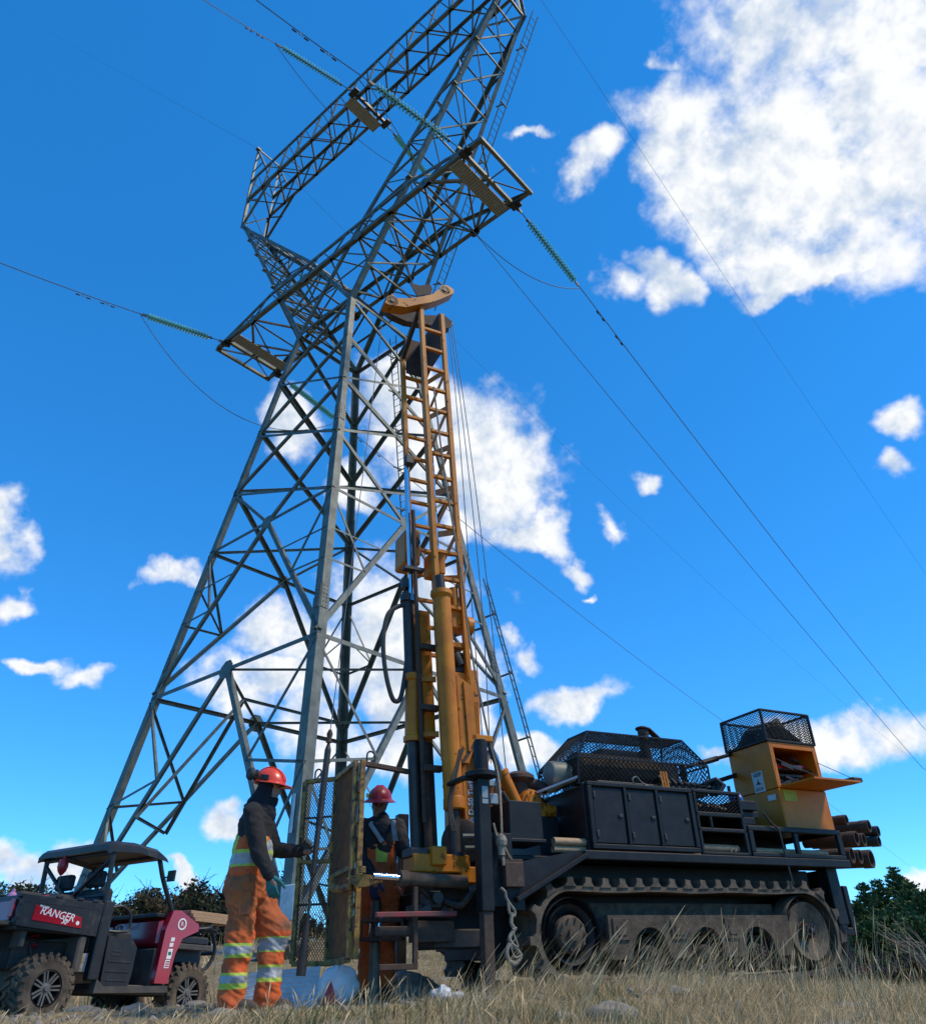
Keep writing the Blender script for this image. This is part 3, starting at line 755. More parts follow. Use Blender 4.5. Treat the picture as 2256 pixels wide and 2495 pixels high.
for k, (an, af) in phases.items():
    for side, a, p1, p2 in (('near', an, near_px[k], near_far[k]), ('far', af, far_px[k], far_far[k])):
        q = toward(p1, a, -3.9 if side == 'near' else 3.9)
        e = insulator(f'green glass insulator discs on {"the near" if side == "near" else "the far"} side of {where[k]}', a, q, 21)
        ends[(k, side)] = e
        far = toward(p2, a, {'right': -7.5, 'middle': -8, 'left': -9}[k] if side == 'near' else {'right': 60, 'middle': 62, 'left': 70}[k])
        d = unit(far - e); far2 = far + (far - e) * (1.2 if side == 'near' else 2.2)
        far2[2] = max(far2[2], 12) if side == 'far' else far2[2]
        pts = sag(e, far, 0.05 if side == 'near' else 0.5, 14) + [far + (far2 - far) * t for t in (.25, .5, .75, 1)]
        wire(f'conductor running {"over the camera" if side == "near" else "to the right"} from {where[k]}', pts, .021, (1.5, 2.6) if side == 'near' else (1.6, 3.2))
    a, b = ends[(k, 'near')], ends[(k, 'far')]
    drop = {'right': 2.9, 'middle': 1.9, 'left': 2.9}[k]
    wire(f'slack jumper wire looping beneath {where[k]}', sag(a, b, drop, 28), .018)
for sg, lab, p_near, p_far in ((-1, 'left', (0, 10), (840, 560)), (1, 'right', None, None)):
    a = TW(sg * PT, -LB_, PZ + .05); b = TW(sg * PT, LB_, PZ + .05)
    if p_near: e = toward(p_near, a, -9)
    else: e = a - TL * 20 + V3(0, 0, -1.0)
    wire(f'thin earth wire reaching over the camera from the {lab} peak of the pylon', sag(a, e, .1, 8) + [e + (e - a) * 1.0], .009, name='earth_wire', cat='earth wire')
    f = TW(sg * PT, 150, 26); wire(f'thin earth wire running to the far right from the {lab} peak of the pylon', sag(b, f, 3.0, 16), .009, name='earth_wire', cat='earth wire')

# ------------------------------------------------------------------ tracked drill rig
RAZ = math.radians(26.5)
RU = V3(math.cos(RAZ), math.sin(RAZ), 0); RV = V3(-math.sin(RAZ), math.cos(RAZ), 0)   # towards the rear, towards the far side
RJ = V3(0.05867, 7.4, CAMZ)
EZ3 = V3(0, 0, 1)
def RG(u, v, z): return RJ + u * RU + v * RV + EZ3 * z
def RP(v, zn, x, y):
    """point where the line of sight through a pixel meets the upright plane at depth v of the rig"""
    return on_plane(pix(zn, x, y), RG(0, v, 0), RV)
rig = thing('drill_rig', (RG(2.0, 1.0, 0)[0], RG(2.0, 1.0, 0)[1], G(RG(2.0, 1.0, 0)[0], RG(2.0, 1.0, 0)[1])),
            'yellow and black drill rig with raised mast on muddy crawler tracks', 'drill rig')
def rbox(mb, u0, u1, v0, v1, z0, z1, b=0.008):
    return mb.bbox(RG((u0 + u1) / 2, (v0 + v1) / 2, (z0 + z1) / 2), RU * (u1 - u0) / 2, RV * (v1 - v0) / 2, EZ3 * (z1 - z0) / 2, b)
def part(name, mats, *boxes, parent=rig, b=0.008, **k):
    mb = MB()
    for q in boxes: rbox(mb, *q, b=b)
    return mb.build(name, mats, parent, **k)
def rpoly(name, mat, v, th, zn, pts, parent=rig):
    mb = MB(); mb.prism([RP(v, zn, x, y) for x, y in pts], RV * th); return mb.build(name, mat, parent)
def rtube(name, mat, pts, r, parent=rig, n=8, smooth=True):
    mb = MB(); mb.tube(smooth_path(pts) if len(pts) > 2 else pts, r, n); return mb.build(name, mat, parent, smooth=smooth)
def smooth_path(pts, k=6):
    P = [np.asarray(p, float) for p in pts]; P = [2 * P[0] - P[1]] + P + [2 * P[-1] - P[-2]]; out = []
    for i in range(1, len(P) - 2):
        for t in np.arange(k) / k:
            a, b, c, d = P[i - 1], P[i], P[i + 1], P[i + 2]
            out.append(0.5 * ((2 * b) + (c - a) * t + (2 * a - 5 * b + 4 * c - d) * t * t + (3 * b - a - 3 * c + d) * t ** 3))
    out.append(P[-2]); return out

# ---- crawler tracks
def track_path(n=150):
    c0, c1, r = (0.93, 0.235), (3.83, 0.245), 0.345
    P = []
    for a in np.linspace(90, 270, 26): P.append((c0[0] + r * math.cos(math.radians(a)), c0[1] + r * math.sin(math.radians(a)) * 1.0))
    for t in np.linspace(0, 1, 24)[1:-1]: P.append((c0[0] + (c1[0] - c0[0]) * t, c0[1] - r + (c1[1] - c0[1]) * t - 0.03 * math.sin(math.pi * t) ** 0.5))
    for a in np.linspace(-90, 90, 26): P.append((c1[0] + r * math.cos(math.radians(a)), c1[1] + r * math.sin(math.radians(a))))
    for t in np.linspace(0, 1, 24)[1:-1]: P.append((c1[0] + (c0[0] - c1[0]) * t, c1[1] + r + (c0[1] - c1[1]) * t - 0.012 * math.sin(math.pi * 3 * t) ** 2))
    return np.array(P)
def crawler(v0, v1, lab):
    P = track_path(); n = len(P); mb = MB()
    nxt = np.roll(P, -1, 0); prv = np.roll(P, 1, 0); tg = nxt - prv; tg /= np.linalg.norm(tg, axis=1)[:, None]; nr = np.stack([tg[:, 1], -tg[:, 0]], -1)
    vs = []
    for (u, z), (a, b) in zip(P, nr):
        for v, o in ((v0, 0), (v1, 0), (v1, .045), (v0, .045)): vs.append(RG(u + a * o, v, z + b * o))
    fs = []
    for i in range(n):
        j = (i + 1) % n
        for k in range(4): fs.append((i * 4 + k, i * 4 + (k + 1) % 4, j * 4 + (k + 1) % 4, j * 4 + k))
    mb.add(vs, fs)
    belt = mb.build('track_belt', M['mud_rubber'], rig, label=lab)
    s = np.concatenate([[0], np.cumsum(np.linalg.norm(nxt - P, axis=1))]); N = int(s[-1] / 0.19)
    first = None
    for i in range(N):
        q = s[-1] * i / N; k = np.searchsorted(s, q, side='right') - 1; f = (q - s[k]) / (s[k + 1] - s[k])
        p = P[k] + (nxt[k] - P[k]) * f; t = tg[k]; nn = nr[k]
        c = RG(p[0], 0, p[1]); T3 = RU * t[0] + EZ3 * t[1]; N3 = RU * nn[0] + EZ3 * nn[1]
        mat = Matrix(((T3[0], RV[0], N3[0], c[0]), (T3[1], RV[1], N3[1], c[1]), (T3[2], RV[2], N3[2], c[2]), (0, 0, 0, 1)))
        if first is None:
            m = MB(); prof = [(-.062, .04), (-.035, .075), (-.030, .115), (.030, .122), (.036, .075), (.066, .04)]
            m.prism([V3(x, v0 - .012, z) for x, z in prof], V3(0, v1 - v0 + .024, 0))
            ob = m.build('grouser', M['mud_rubber'], None); ob.parent = belt; first = ob
        else: ob = bpy.data.objects.new('grouser', first.data); COL.objects.link(ob); ob.parent = belt
        o = ORG[rig.name]; mm = mat.copy(); mm.translation = Vector(mat.translation) - Vector(o); ob.matrix_local = mm
    vm = (v0 + v1) / 2
    def wheel(name, u, z, r, hub, mat_r, mat_h, parent=rig, out=-1):
        vv = v0 if out < 0 else v1; m = MB()
        m.lathe([(r * .98, .0), (r, .03), (r, .20), (r * .8, .22), (r * .8, .02), (hub * 1.25, .10), (hub * 1.2, .06)], RG(u, vv + .02 * -out, z), RV * -out, 28)
        w = m.build(name, mat_r, parent, smooth=50)
        m = MB(); m.lathe([(0, -.035), (hub * .35, -.03), (hub * .38, .0), (hub * .85, .01), (hub, .03), (hub, .14)], RG(u, vv + .02 * -out, z), RV * -out, 20)
        for k in range(10):
            a = k * math.pi / 5; m.cyl(RG(u + hub * .8 * math.cos(a), vv + .02 * -out, z + hub * .8 * math.sin(a)), RG(u + hub * .8 * math.cos(a), vv + .005 * -out - .0, z + hub * .8 * math.sin(a)), .013, n=6)
        m.build('hub', mat_h, w, smooth=30)
        return w
    out = -1 if v0 < 0.5 else 1
    wheel('drive_sprocket', .93, .235, .30, .155, M['rubber'], M['mud'], out=out)
    idl = wheel('idler_wheel', 3.83, .245, .335, .07, M['mud_rubber'], M['greasy'], out=out)
    m = MB()
    for k in range(6):
        a = k * math.pi / 3 + .3; m.bar(RG(3.83 + .06 * math.cos(a), vm, .245 + .06 * math.sin(a)), RG(3.83 + .3 * math.cos(a), vm, .245 + .3 * math.sin(a)), .05, .10, RV)
    m.cyl(RG(3.83, vm + .05, .245), RG(3.83, vm + .1, .245), .27, n=24); m.build('spoke', M['rubber'], idl)
    for u in (1.76, 2.42, 3.08): wheel('road_wheel', u, .07, .175, .07, M['rubber'], M['mud'], out=out)
    for u in (1.43, 2.09, 2.75, 3.38): wheel('guide_roller', u, -.02, .08, .03, M['rubber'], M['mud'], out=out)
    m = MB(); pts = []
    for i in range(61):
        u = 1.30 + 2.22 * i / 60; z = .03
        for cu in (1.76, 2.42, 3.08):
            d = abs(u - cu)
            if d < .205: z = max(z, .08 + math.sqrt(max(.205 ** 2 - d * d, 0)))
        pts.append((u, z))
    for i in range(60):
        a, b = pts[i], pts[i + 1]; zt = .385
        m.prism([RG(a[0], v0 - .005, a[1]), RG(b[0], v0 - .005, b[1]), RG(b[0], v0 - .005, zt), RG(a[0], v0 - .005, zt)], RV * .05)
    for u in (1.43, 2.09, 2.75): rbox(m, u - .09, u + .09, v0 - .02, v0 + .0, .18, .36, .01); rbox(m, u - .05, u + .05, v0 - .028, v0 - .018, .22, .30, .006)
    rbox(m, 1.25, 3.55, v0 + .2, v0 + .26, .1, .5)
    m.build('track_frame', M['mud'], rig)
crawler(0.0, 0.42, 'near crawler belt caked in dried mud'); crawler(1.55, 1.97, 'far crawler belt in the shade under the rig')
part('chassis', M['black_paint'], (.35, 4.45, .46, 1.51, .06, .86), (1.15, 4.58, .02, 1.95, .888, .93), (-.25, .5, .55, 1.45, .28, .62))
part('fender', M['black_paint'], (1.12, 4.60, -.02, .44, .862, .885), (1.12, 4.60, 1.53, 1.99, .862, .885), b=.002)
m = MB(); rbox(m, 1.10, 4.60, -.045, -.005, .845, .925); m.bar(RG(1.12, -.025, .885), RG(.34, -.025, .50), .04, .085, RV, bev=.005)
m.build('skirt_rail', M['black_paint'], rig)
m = MB(); m.prism([RG(.34, 1.95, .46), RG(1.10, 1.95, .84), RG(1.10, 1.95, .93), RG(.34, 1.95, .80)], RV * .02); m.build('side_plate', M['black_paint'], rig)
m = MB(); m.prism([RG(.34, .0, .46), RG(1.10, .0, .84), RG(1.10, .0, .93), RG(.34, .0, .80)], RV * .02)
m.prism([RG(.34, .02, .455), RG(1.10, .02, .835), RG(1.10, .44, .835), RG(.34, .44, .455)], EZ3 * .02)
m.build('side_plate', M['black_paint'], rig)
# ---- tool box with three framed doors
m = MB(); rbox(m, 1.24, 2.52, .03, .90, .96, 1.545); tb = m.build('tool_box', M['black_paint'], rig)
m = MB()
for (u0, u1, z0, z1) in ((1.225, 2.535, 1.525, 1.565), (1.225, 2.535, .945, .99), (1.225, 1.275, .99, 1.525), (2.485, 2.535, .99, 1.525), (1.655, 1.69, .99, 1.525), (2.05, 2.085, .99, 1.525)): rbox(m, u0, u1, -.008, .045, z0, z1, .006)
m.build('door_frame', M['black_paint'], tb)
for u0, u1 in ((1.285, 1.65), (1.70, 2.045), (2.095, 2.48)): dr = part('door', M['black_paint'], (u0, u1, .012, .04, 1.0, 1.515), parent=tb)
for u in (1.62, 2.02, 2.45):
    part('latch', M['greasy'], (u - .05, u, -.004, .012, 1.24, 1.27), parent=tb, b=.004)
for u in (1.29, 1.71, 2.10):
    for z in (1.08, 1.44): part('hinge', M['greasy'], (u, u + .03, -.002, .012, z - .03, z + .03), parent=tb, b=.004)
m = MB(); rbox(m, 1.222, 1.236, .06, .88, 1.05, 1.53, .003); rbox(m, 1.20, 1.25, .04, .09, .9, 1.56); rbox(m, 1.20, 1.25, .86, .91, .9, 1.56); rbox(m, 1.20, 1.25, .04, .9, 1.02, 1.06); m.build('end_frame', M['black_paint'], tb)
m = MB(); m.prism([RG(1.16, .05, 1.60), RG(1.30, .30, 1.63), RG(1.42, .85, 1.62), RG(1.10, .85, 1.56), RG(.95, .5, 1.52)], EZ3 * .022); m.build('step_plate', M['white_paint'], rig)
# ---- expanded metal basket, pipe racks
m = MB()
for q in ((2.545, 3.20, -.01, .03, 1.535, 1.57), (2.545, 3.20, -.01, .03, 1.30, 1.345), (2.545, 2.585, -.01, .03, .93, 1.535), (3.155, 3.20, -.01, .03, .93, 1.535), (2.545, 3.2, -.01, .03, 1.15, 1.19), (2.545, 3.2, -.01, .03, .93, .96), (2.72, 2.75, -.01, .03, 1.19, 1.30),
          (3.22, 4.60, -.01, .035, 1.185, 1.235), (3.22, 4.60, -.01, .035, .93, .975), (3.22, 3.285, -.01, .035, .975, 1.185), (4.53, 4.60, -.01, .035, .975, 1.185), (3.87, 3.93, -.01, .035, .975, 1.185),
          (2.545, 4.60, .85, .89, .93, .97), (4.53, 4.6, .03, .89, 1.19, 1.235), (4.53, 4.6, .85, .89, .93, 1.235)): rbox(m, *q)
rack = m.build('pipe_rack', M['black_paint'], rig)
part('back_panel', M['black_paint'], (2.55, 4.58, .80, .82, .93, 1.5), (2.55, 4.58, .04, .80, .90, .925), (3.2, 4.58, .04, .85, 1.236, 1.25), (2.55, 3.2, .04, .8, 1.31, 1.325), parent=rack, b=.002)
m = MB(); m.diamond(RG(2.585, .005, 1.345), RU * .57, EZ3 * .19, 11, 6, .006); m.build('mesh_panel', M['black_paint'], rack)['kind'] = 'stuff'
m = MB()
for i, (u, v, z, r) in enumerate([(2.62, .12, 1.40, .05), (2.8, .2, 1.42, .06), (2.95, .1, 1.38, .045), (3.05, .25, 1.41, .06)]): m.tube([RG(u - .1, v, z), RG(u + .05, v + .1, z + .05), RG(u + .15, v + .05, z)], r, 7)
m.build('coiled_hose', M['hose'], rack)
m = MB()
for q in ((3.20, 3.42, .06, .5, 1.255, 1.33), (3.20, 3.52, .10, .6, 1.33, 1.40), (3.20, 3.46, .04, .5, 1.40, 1.50), (3.2, 3.5, .3, .8, 1.25, 1.46)): rbox(m, *q)
m.build('step', M['black_paint'], rig)
def long_pipe(label, u0, u1, v, z, r, mat):
    m = MB(); m.pipe(RG(u0, v, z), RG(u1, v, z), r, r * .8, 12); o = m.build('pipe', mat, origin=RG(u0, v, z - r), smooth=40)
    return tag(o, label, 'pipe', 'tan pipes lying in the rack of the rig')
long_pipe('upper tan pipe lying along the rig under the black tool box', .85, 3.12, .10, 1.01, .036, M['wood'])
long_pipe('lower tan pipe lying along the rig under the black tool box', .85, 3.10, .12, .945, .033, M['wood'])
long_pipe('tan pipe in the rear rack beneath the orange cabinet', 3.30, 4.45, .12, 1.005, .030, M['wood'])
m = MB()
for u in (3.0, 3.06): m.tube([RG(u, .06, .90), RG(u - .02, .05, .98), RG(u + .03, .06, 1.03), RG(u + .06, .1, .98), RG(u + .05, .05, .91)], .006, 5)
tag(m.build('tie_wire', M['rope'], origin=RG(3.0, .06, .9)), 'thin wire tying the tan pipes in the rack', 'wire')
# ---- orange tool cabinet with its wire basket
cu0, cu1, cv0, cv1 = 3.94, 4.70, .13, .80
cab = part('cabinet', M['yellow_clean'], (cu0, cu1, cv0, cv1, 1.255, 1.69), b=.012)
m = MB(); t = .022
for q in ((cu0, cu0 + t, cv0, cv1, 1.695, 2.215), (cu1 - t, cu1, cv0, cv1, 1.695, 2.215), (cu0 + t, cu1 - t, cv0, cv1, 2.195, 2.215), (cu0 + t, cu1 - t, cv1 - t, cv1, 1.695, 2.195), (cu0 + t, cu1 - t, cv0, cv1 - t, 1.695, 1.71),
          (cu0 + t, cu0 + .06, cv0, cv0 + .02, 1.71, 2.195), (cu1 - .06, cu1 - t, cv0, cv0 + .02, 1.71, 2.195), (cu0 + .06, cu1 - .06, cv0, cv0 + .02, 2.15, 2.195)): rbox(m, *q, b=.003)
m.build('upper_locker', M['yellow_clean'], cab)
part('shelf', M['greasy'], (cu0 + .03, cu1 - .03, cv0 + .1, cv1 - .03, 1.93, 1.945), parent=cab, b=.002)
m = MB(); m.prism([RG(cu0 + .05, cv0 + .03, 1.70), RG(cu1 + .0, cv0 + .03, 1.70), RG(cu1 + .02, -.36, 1.70), RG(cu0 + .05, -.36, 1.70)], EZ3 * .02)
m.build('drop_door', M['yellow_clean'], cab)
m = MB(); m.cyl(RG(cu0 + .06, cv0, 2.02), RG(cu0 + .16, -.34, 1.72), .004, n=5); m.cyl(RG(cu1 - .03, cv0, 2.02), RG(cu1, -.34, 1.72), .004, n=5); m.build('door_stay', M['galv'], cab)
m = MB()
for i in range(26):
    u = cu0 + .08 + RNG.random() * .55; z = 1.73 + RNG.random() * .16 + (.22 if i % 4 == 0 else 0); v = cv0 + .06 + RNG.random() * .3; a = RNG.uniform(-.4, .4); L_ = RNG.uniform(.06, .16)
    m.bar(RG(max(u - L_, cu0 + .05), v, z - a * .1), RG(min(u + L_, cu1 - .05), v + RNG.uniform(-.1, .1), z + a * .1), RNG.uniform(.02, .05), RNG.uniform(.02, .04))
tl = m.build('hand_tools', M['greasy'], origin=RG(cu0 + .3, cv0 + .2, 1.71)); tag(tl, 'jumble of greasy hand tools inside the open orange cabinet', 'tools'); tl['kind'] = 'stuff'
m = MB(); m.bar(RG(cu0 + .15, cv0 + .12, 1.96), RG(cu1 - .12, cv0 + .12, 1.985), .03, .03); o = m.build('tool_bar', M['red_paint'], origin=RG(cu0 + .15, cv0 + .12, 1.95)); tag(o, 'red bar on the upper shelf of the orange cabinet', 'tool')
m = MB(); rbox(m, cu1 - .2, cu1 - .04, -.02, .06, 1.722, 1.765, .006); tag(m.build('tool_case', M['white_paint'], origin=RG(cu1 - .1, 0, 1.72)), 'small grey case lying on the open drop door of the cabinet', 'case')
m = MB(); rbox(m, cu1 - .02, cu1 + .02 + .12, -.3, -.1, 1.722, 1.775, .02); tag(m.build('work_glove', M['rubber'], origin=RG(cu1, -.2, 1.72)), 'black glove lying on the outer end of the cabinet door', 'glove')
m = MB(); q = RG(cu0 - .004, .40, 1.80); m.obox(q, RU * .002, RV * .085, EZ3 * .115); lb = m.build('data_label', M['white_paint'], cab)
m = MB(); put_text(m, 'GEEP', .058, RG(cu0 - .007, .40, 1.88), -RV, EZ3, bold=.001)
for k in range(4): m.obox(RG(cu0 - .007, .40, 1.735 - .01 * k), RU * .001, RV * .06, EZ3 * .002)
m.prism([RG(cu0 - .007, .44, 1.77), RG(cu0 - .007, .36, 1.77), RG(cu0 - .007, .39, 1.80), RG(cu0 - .007, .40, 1.84), RG(cu0 - .007, .415, 1.80)], -RU * .001)
m.build('lettering', M['print_black'], lb)
m = MB(); m.obox(RG(cu0 - .004, .25, 1.60), RU * .002, RV * .06, EZ3 * .03); m.build('sticker', M['white_paint'], cab)
m = MB(); m.obox(RG(cu0 + .16, cv0 - .003, 1.61), RU * .10, RV * .002, EZ3 * .06); m.build('sticker', material('lime_sticker', (.42, .40, .02), (.36, .34, .02), .5), cab)
bk = MB(); z0, z1 = 2.22, 2.60
for u in (cu0 - .02, cu1): 
    for v in (cv0, cv1): rbox(bk, u - .016, u + .016, v - .016, v + .016, z0, z1)
for z in (z0 + .01, z1 - .01):
    for v in (cv0, cv1): rbox(bk, cu0 - .02, cu1, v - .014, v + .014, z - .014, z + .014)
    for u in (cu0 - .02, cu1): rbox(bk, u - .0135, u + .0135, cv0, cv1, z - .0135, z + .0135)
bask = bk.build('wire_basket', M['black_paint'], cab)
m = MB(); W_ = cu1 - cu0 + .02
m.diamond(RG(cu0 - .02, cv0, z0), RU * W_, EZ3 * .37, 15, 12, .004); m.diamond(RG(cu0 - .02, cv1, z0), RU * W_, EZ3 * .37, 15, 12, .004)
m.diamond(RG(cu0 - .02, cv0, z0), RV * (cv1 - cv0), EZ3 * .37, 13, 12, .004); m.diamond(RG(cu1, cv0, z0), RV * (cv1 - cv0), EZ3 * .37, 13, 12, .004)
m.build('mesh_panel', M['black_paint'], bask)['kind'] = 'stuff'
m = MB(); rbox(m, cu0 - .03, cu1 + .01, cv0 - .01, cv1 + .01, 2.217, 2.235, .003); m.build('basket_floor', M['black_paint'], bask)
m = MB()
for i in range(7): m.tube([RG(cu0 + .12 + .08 * i, cv0 + .08, 2.26 + .02 * (i % 2)), RG(cu0 + .1 + .08 * i, cv0 + .12, 2.38 + .10 * math.sin(i * .6)), RG(cu0 + .14 + .07 * i, cv0 + .42, 2.40 + .10 * math.sin(i * .6 + .3)), RG(cu0 + .12 + .07 * i, cv1 - .08, 2.27)], .035, 7)
m.tube([RG(cu0 + .05, .3, 2.28), RG(cu0 + .3, .35, 2.42), RG(cu0 + .5, .4, 2.55), RG(cu1 - .08, .45, 2.36)], .06, 8)
tag(m.build('tarpaulin', M['dusty_plastic'], origin=RG(cu0 + .35, .45, 2.24), smooth=True), 'crumpled dark tarpaulin stuffed into the wire basket on the cabinet', 'tarpaulin')
# ---- rail and small fittings in front of the cabinet
m = MB(); m.bar(RG(3.16, .75, 1.5), RG(3.12, .75, 2.02), .06, .06); m.bar(RG(3.16, .75, 1.72), RG(3.95, .75, 1.95), .05, .05); m.cyl(RG(3.14, .75, 1.98), RG(3.95, .75, 2.20), .022, n=8); m.cyl(RG(3.45, .75, 2.06), RG(3.7, .75, 2.13), .034, n=10)
m.bar(RG(3.55, .5, 1.5), RG(3.55, .5, 1.75), .03, .03)
m.build('hand_rail', M['black_paint'], rig)
m = MB(); m.lathe([(0, .11), (.05, .10), (.075, .05), (.07, .0), (0, 0)], RG(3.34, .2, 1.5), EZ3, 12); tag(m.build('blue_cap', material('blue_plastic', (.02, .12, .42), (.015, .09, .33), .4), origin=RG(3.34, .2, 1.5)), 'small blue plastic cap standing in front of the orange cabinet', 'cap')
# ---- engine under its expanded metal hood
HB0 = [RG(1.34, .30, 1.60), RG(3.10, .30, 1.60), RG(3.10, 1.10, 1.60), RG(1.34, 1.10, 1.60)]
HB1 = [RG(1.36, .30, 1.88), RG(3.10, .30, 1.90), RG(3.10, 1.10, 1.90), RG(1.36, 1.10, 1.88)]
HB2 = [RG(1.66, .52, 2.22), RG(2.98, .52, 2.23), RG(2.98, .90, 2.23), RG(1.66, .90, 2.22)]
hm = MB()
for A0, A1, ny in ((HB0, HB1, 5), (HB1, HB2, 8)):
    for i, nx in ((0, 30), (1, 14), (2, 30), (3, 14)): hm.quadmesh(A0[i], A0[(i + 1) % 4], A1[(i + 1) % 4], A1[i], nx, ny, .0045)
hm.quadmesh(*HB2, 24, 8, .0045)
hood = hm.build('hood_mesh', M['black_paint'], rig); hood['kind'] = 'stuff'
fr = MB()
for A0, A1 in ((HB0, HB1), (HB1, HB2)):
    for i in range(4): fr.bar(A0[i], A1[i], .018, .018); fr.bar(A1[i], A1[(i + 1) % 4], .016, .016)
fr.build('hood_frame', M['black_paint'], rig)
m = MB(); m.lathe([(.0, .0), (.15, .0), (.175, .03), (.175, 1.05), (.14, 1.09), (0, 1.09)], RG(1.42, .52, 1.80), RU, 24); m.build('fuel_tank', M['mud'], rig, smooth=40)
part('engine_block', M['greasy'], (1.65, 2.85, .5, 1.1, 1.55, 1.95), (1.9, 2.6, .62, 1.0, 1.95, 2.08), (2.62, 3.0, .35, .6, 1.57, 1.72), (1.5, 2.95, .2, .5, 1.55, 1.63))
m = MB(); m.cyl(RG(2.50, .6, 1.9), RG(2.50, .6, 2.30), .058, n=14); m.lathe([(.058, 0), (.064, .01), (.064, .06), (.058, .07)], RG(2.5, .6, 2.26), EZ3, 14); m.lathe([(0, .02), (.05, .018), (.085, .0), (.085, -.012), (0, -.012)], RG(2.5, .6, 2.345), EZ3 + RU * .12, 16); m.plate([RG(2.56, .55, 2.35), RG(2.56, .65, 2.35), RG(2.72, .64, 2.24), RG(2.72, .56, 2.24)], .012)
m.build('exhaust_stack', M['rust'], rig, smooth=40)
m = MB(); m.lathe([(0, -.22), (.115, -.22), (.125, -.2), (.125, .0), (0, .02)], RG(1.36, .55, 1.74), RU, 20); m.build('filter_drum', M['galv'], rig, smooth=40)
m = MB()
for i in range(9): m.tube([RG(2.3 + .085 * i, .18, 1.56), RG(2.3 + .085 * i, .14, 1.64), RG(2.32 + .085 * i, .22, 1.72 - .01 * i), RG(2.36 + .08 * i, .35, 1.70)], .017, 6)
for i in range(3): m.tube([RG(3.05, .15 + .06 * i, 1.57), RG(3.12, .12 + .06 * i, 1.66), RG(3.10, .2 + .06 * i, 1.74), RG(3.0, .3, 1.70)], .026, 7)
m.build('hose_bundle', M['hose'], rig, smooth=True)
m = MB()
for i in range(3): m.bar(RG(2.28 + .035 * i, .12, 1.56), RG(2.30 + .035 * i, .16, 1.76), .018, .012)
m.build('ratchet_strap', M['yellow'], rig)
m = MB(); m.tube(smooth_path([RG(1.95, .1, 1.56), RG(1.85, .08, 1.62), RG(1.92, .1, 1.67), RG(2.0, .12, 1.62), RG(2.1, .1, 1.57)]), .008, 5); m.build('cable_loop', M['galv'], rig)
m = MB(); m.cyl(RG(.90, .75, 1.45), RG(.90, .75, 1.66), .085, n=14); m.lathe([(0, .11), (.10, .11), (.155, .075), (.16, .04), (.13, .03), (.09, .0)], RG(.90, .75, 1.66), EZ3, 20); m.bar(RG(.7, .75, 1.62), RG(.9, .75, 1.66), .1, .03); m.cyl(RG(1.0, .75, 1.68), RG(1.2, .7, 1.62), .06, n=12)
m.build('air_cleaner', M['rust'], rig, smooth=35)
part('pump_frame', M['black_paint'], (.35, 1.2, .25, 1.5, .86, .90), (.95, 1.18, .5, 1.3, .9, 1.3))
part('valve_box', M['black_paint'], (.40, .76, .12, .5, 1.02, 1.36), (.38, .78, .10, .52, .99, 1.025))
# ---- yellow winch gear and raising cylinder
wc = RP(.60, 'R4', 570, 1085); wd = unit(-RV + RU * .12)
m = MB(); m.lathe([(0, .07), (.075, .07), (.08, .055), (.105, .05), (.115, .03), (.125, .03), (.125, -.03), (.11, -.04), (.11, -.16), (0, -.16)], wc, wd, 24)
m.build('winch', M['yellow'], rig, smooth=25)
for k in range(10):
    a_ = k * math.pi / 5; e1_, e2_ = frame(wd)[1], frame(wd)[2]; q = wc + (e1_ * math.cos(a_) + e2_ * math.sin(a_)) * .098 + wd * .05
    if k == 0: m = MB(); m.cyl(q, q + wd * .018, .011, n=6); b0 = m.build('bolt', M['yellow'], rig); q0 = q
    else: share(b0, 'bolt', rig, loc=q - q0)
m = MB(); a0, a1 = RP(.62, 'R4', 500, 1200), RP(.62, 'R4', 700, 1290); m.bbox((a0 + a1) / 2, RU * .10, RV * .09, EZ3 * .055, .015); m.cyl(RP(.6, 'R4', 690, 1180), RP(.6, 'R4', 850, 1195), .062, n=14); m.lathe([(.062, 0), (.075, .0), (.075, .03), (.062, .03)], RP(.6, 'R4', 740, 1185), RU, 14); m.tube(smooth_path([RP(.52, 'R4', x, y) for x, y in ((500, 1310), (510, 1250), (550, 1240), (580, 1280), (560, 1330))]), .010, 6)
m.build('winch_base', M['yellow'], rig, smooth=25)
m = MB(); c0, c1 = RP(.52, 'R4', 205, 690), RP(.52, 'R4', 480, 1290); m.cyl(c0, c1, .060, n=18); m.lathe([(.06, 0), (.07, .005), (.07, .05), (.06, .055)], c0, c1 - c0, 18); m.lathe([(.06, 0), (.068, .0), (.068, -.05), (.05, -.06)], c1, c1 - c0, 18); m.build('raising_cylinder', M['yellow_clean'], rig, smooth=30)
m = MB(); m.cyl(c0, c0 + unit(c0 - c1) * .28, .03, n=10); m.build('piston_rod', M['chrome'], rig, smooth=30)
m = MB(); m.cyl(RP(.46, 'R4', 215, 960), RP(.46, 'R4', 460, 1360), .028, n=8); m.build('strut', M['greasy'], rig, smooth=35)
m = MB(); m.prism([RP(.7, 'R4', x, y) for x, y in ((110, 1270), (320, 1270), (320, 1345), (110, 1345))], RV * .1); m.prism([RP(.8, 'R4', x, y) for x, y in ((90, 860), (200, 900), (300, 1180), (300, 1270), (110, 1270))], RV * .04); m.build('mast_pivot_frame', M['yellow'], rig)
part('mast_support', M['yellow'], (.25, .62, .6, 1.2, 1.0, 1.12), (.22, .36, .62, .74, 1.1, 1.9), (.22, .36, 1.06, 1.18, 1.1, 1.9))

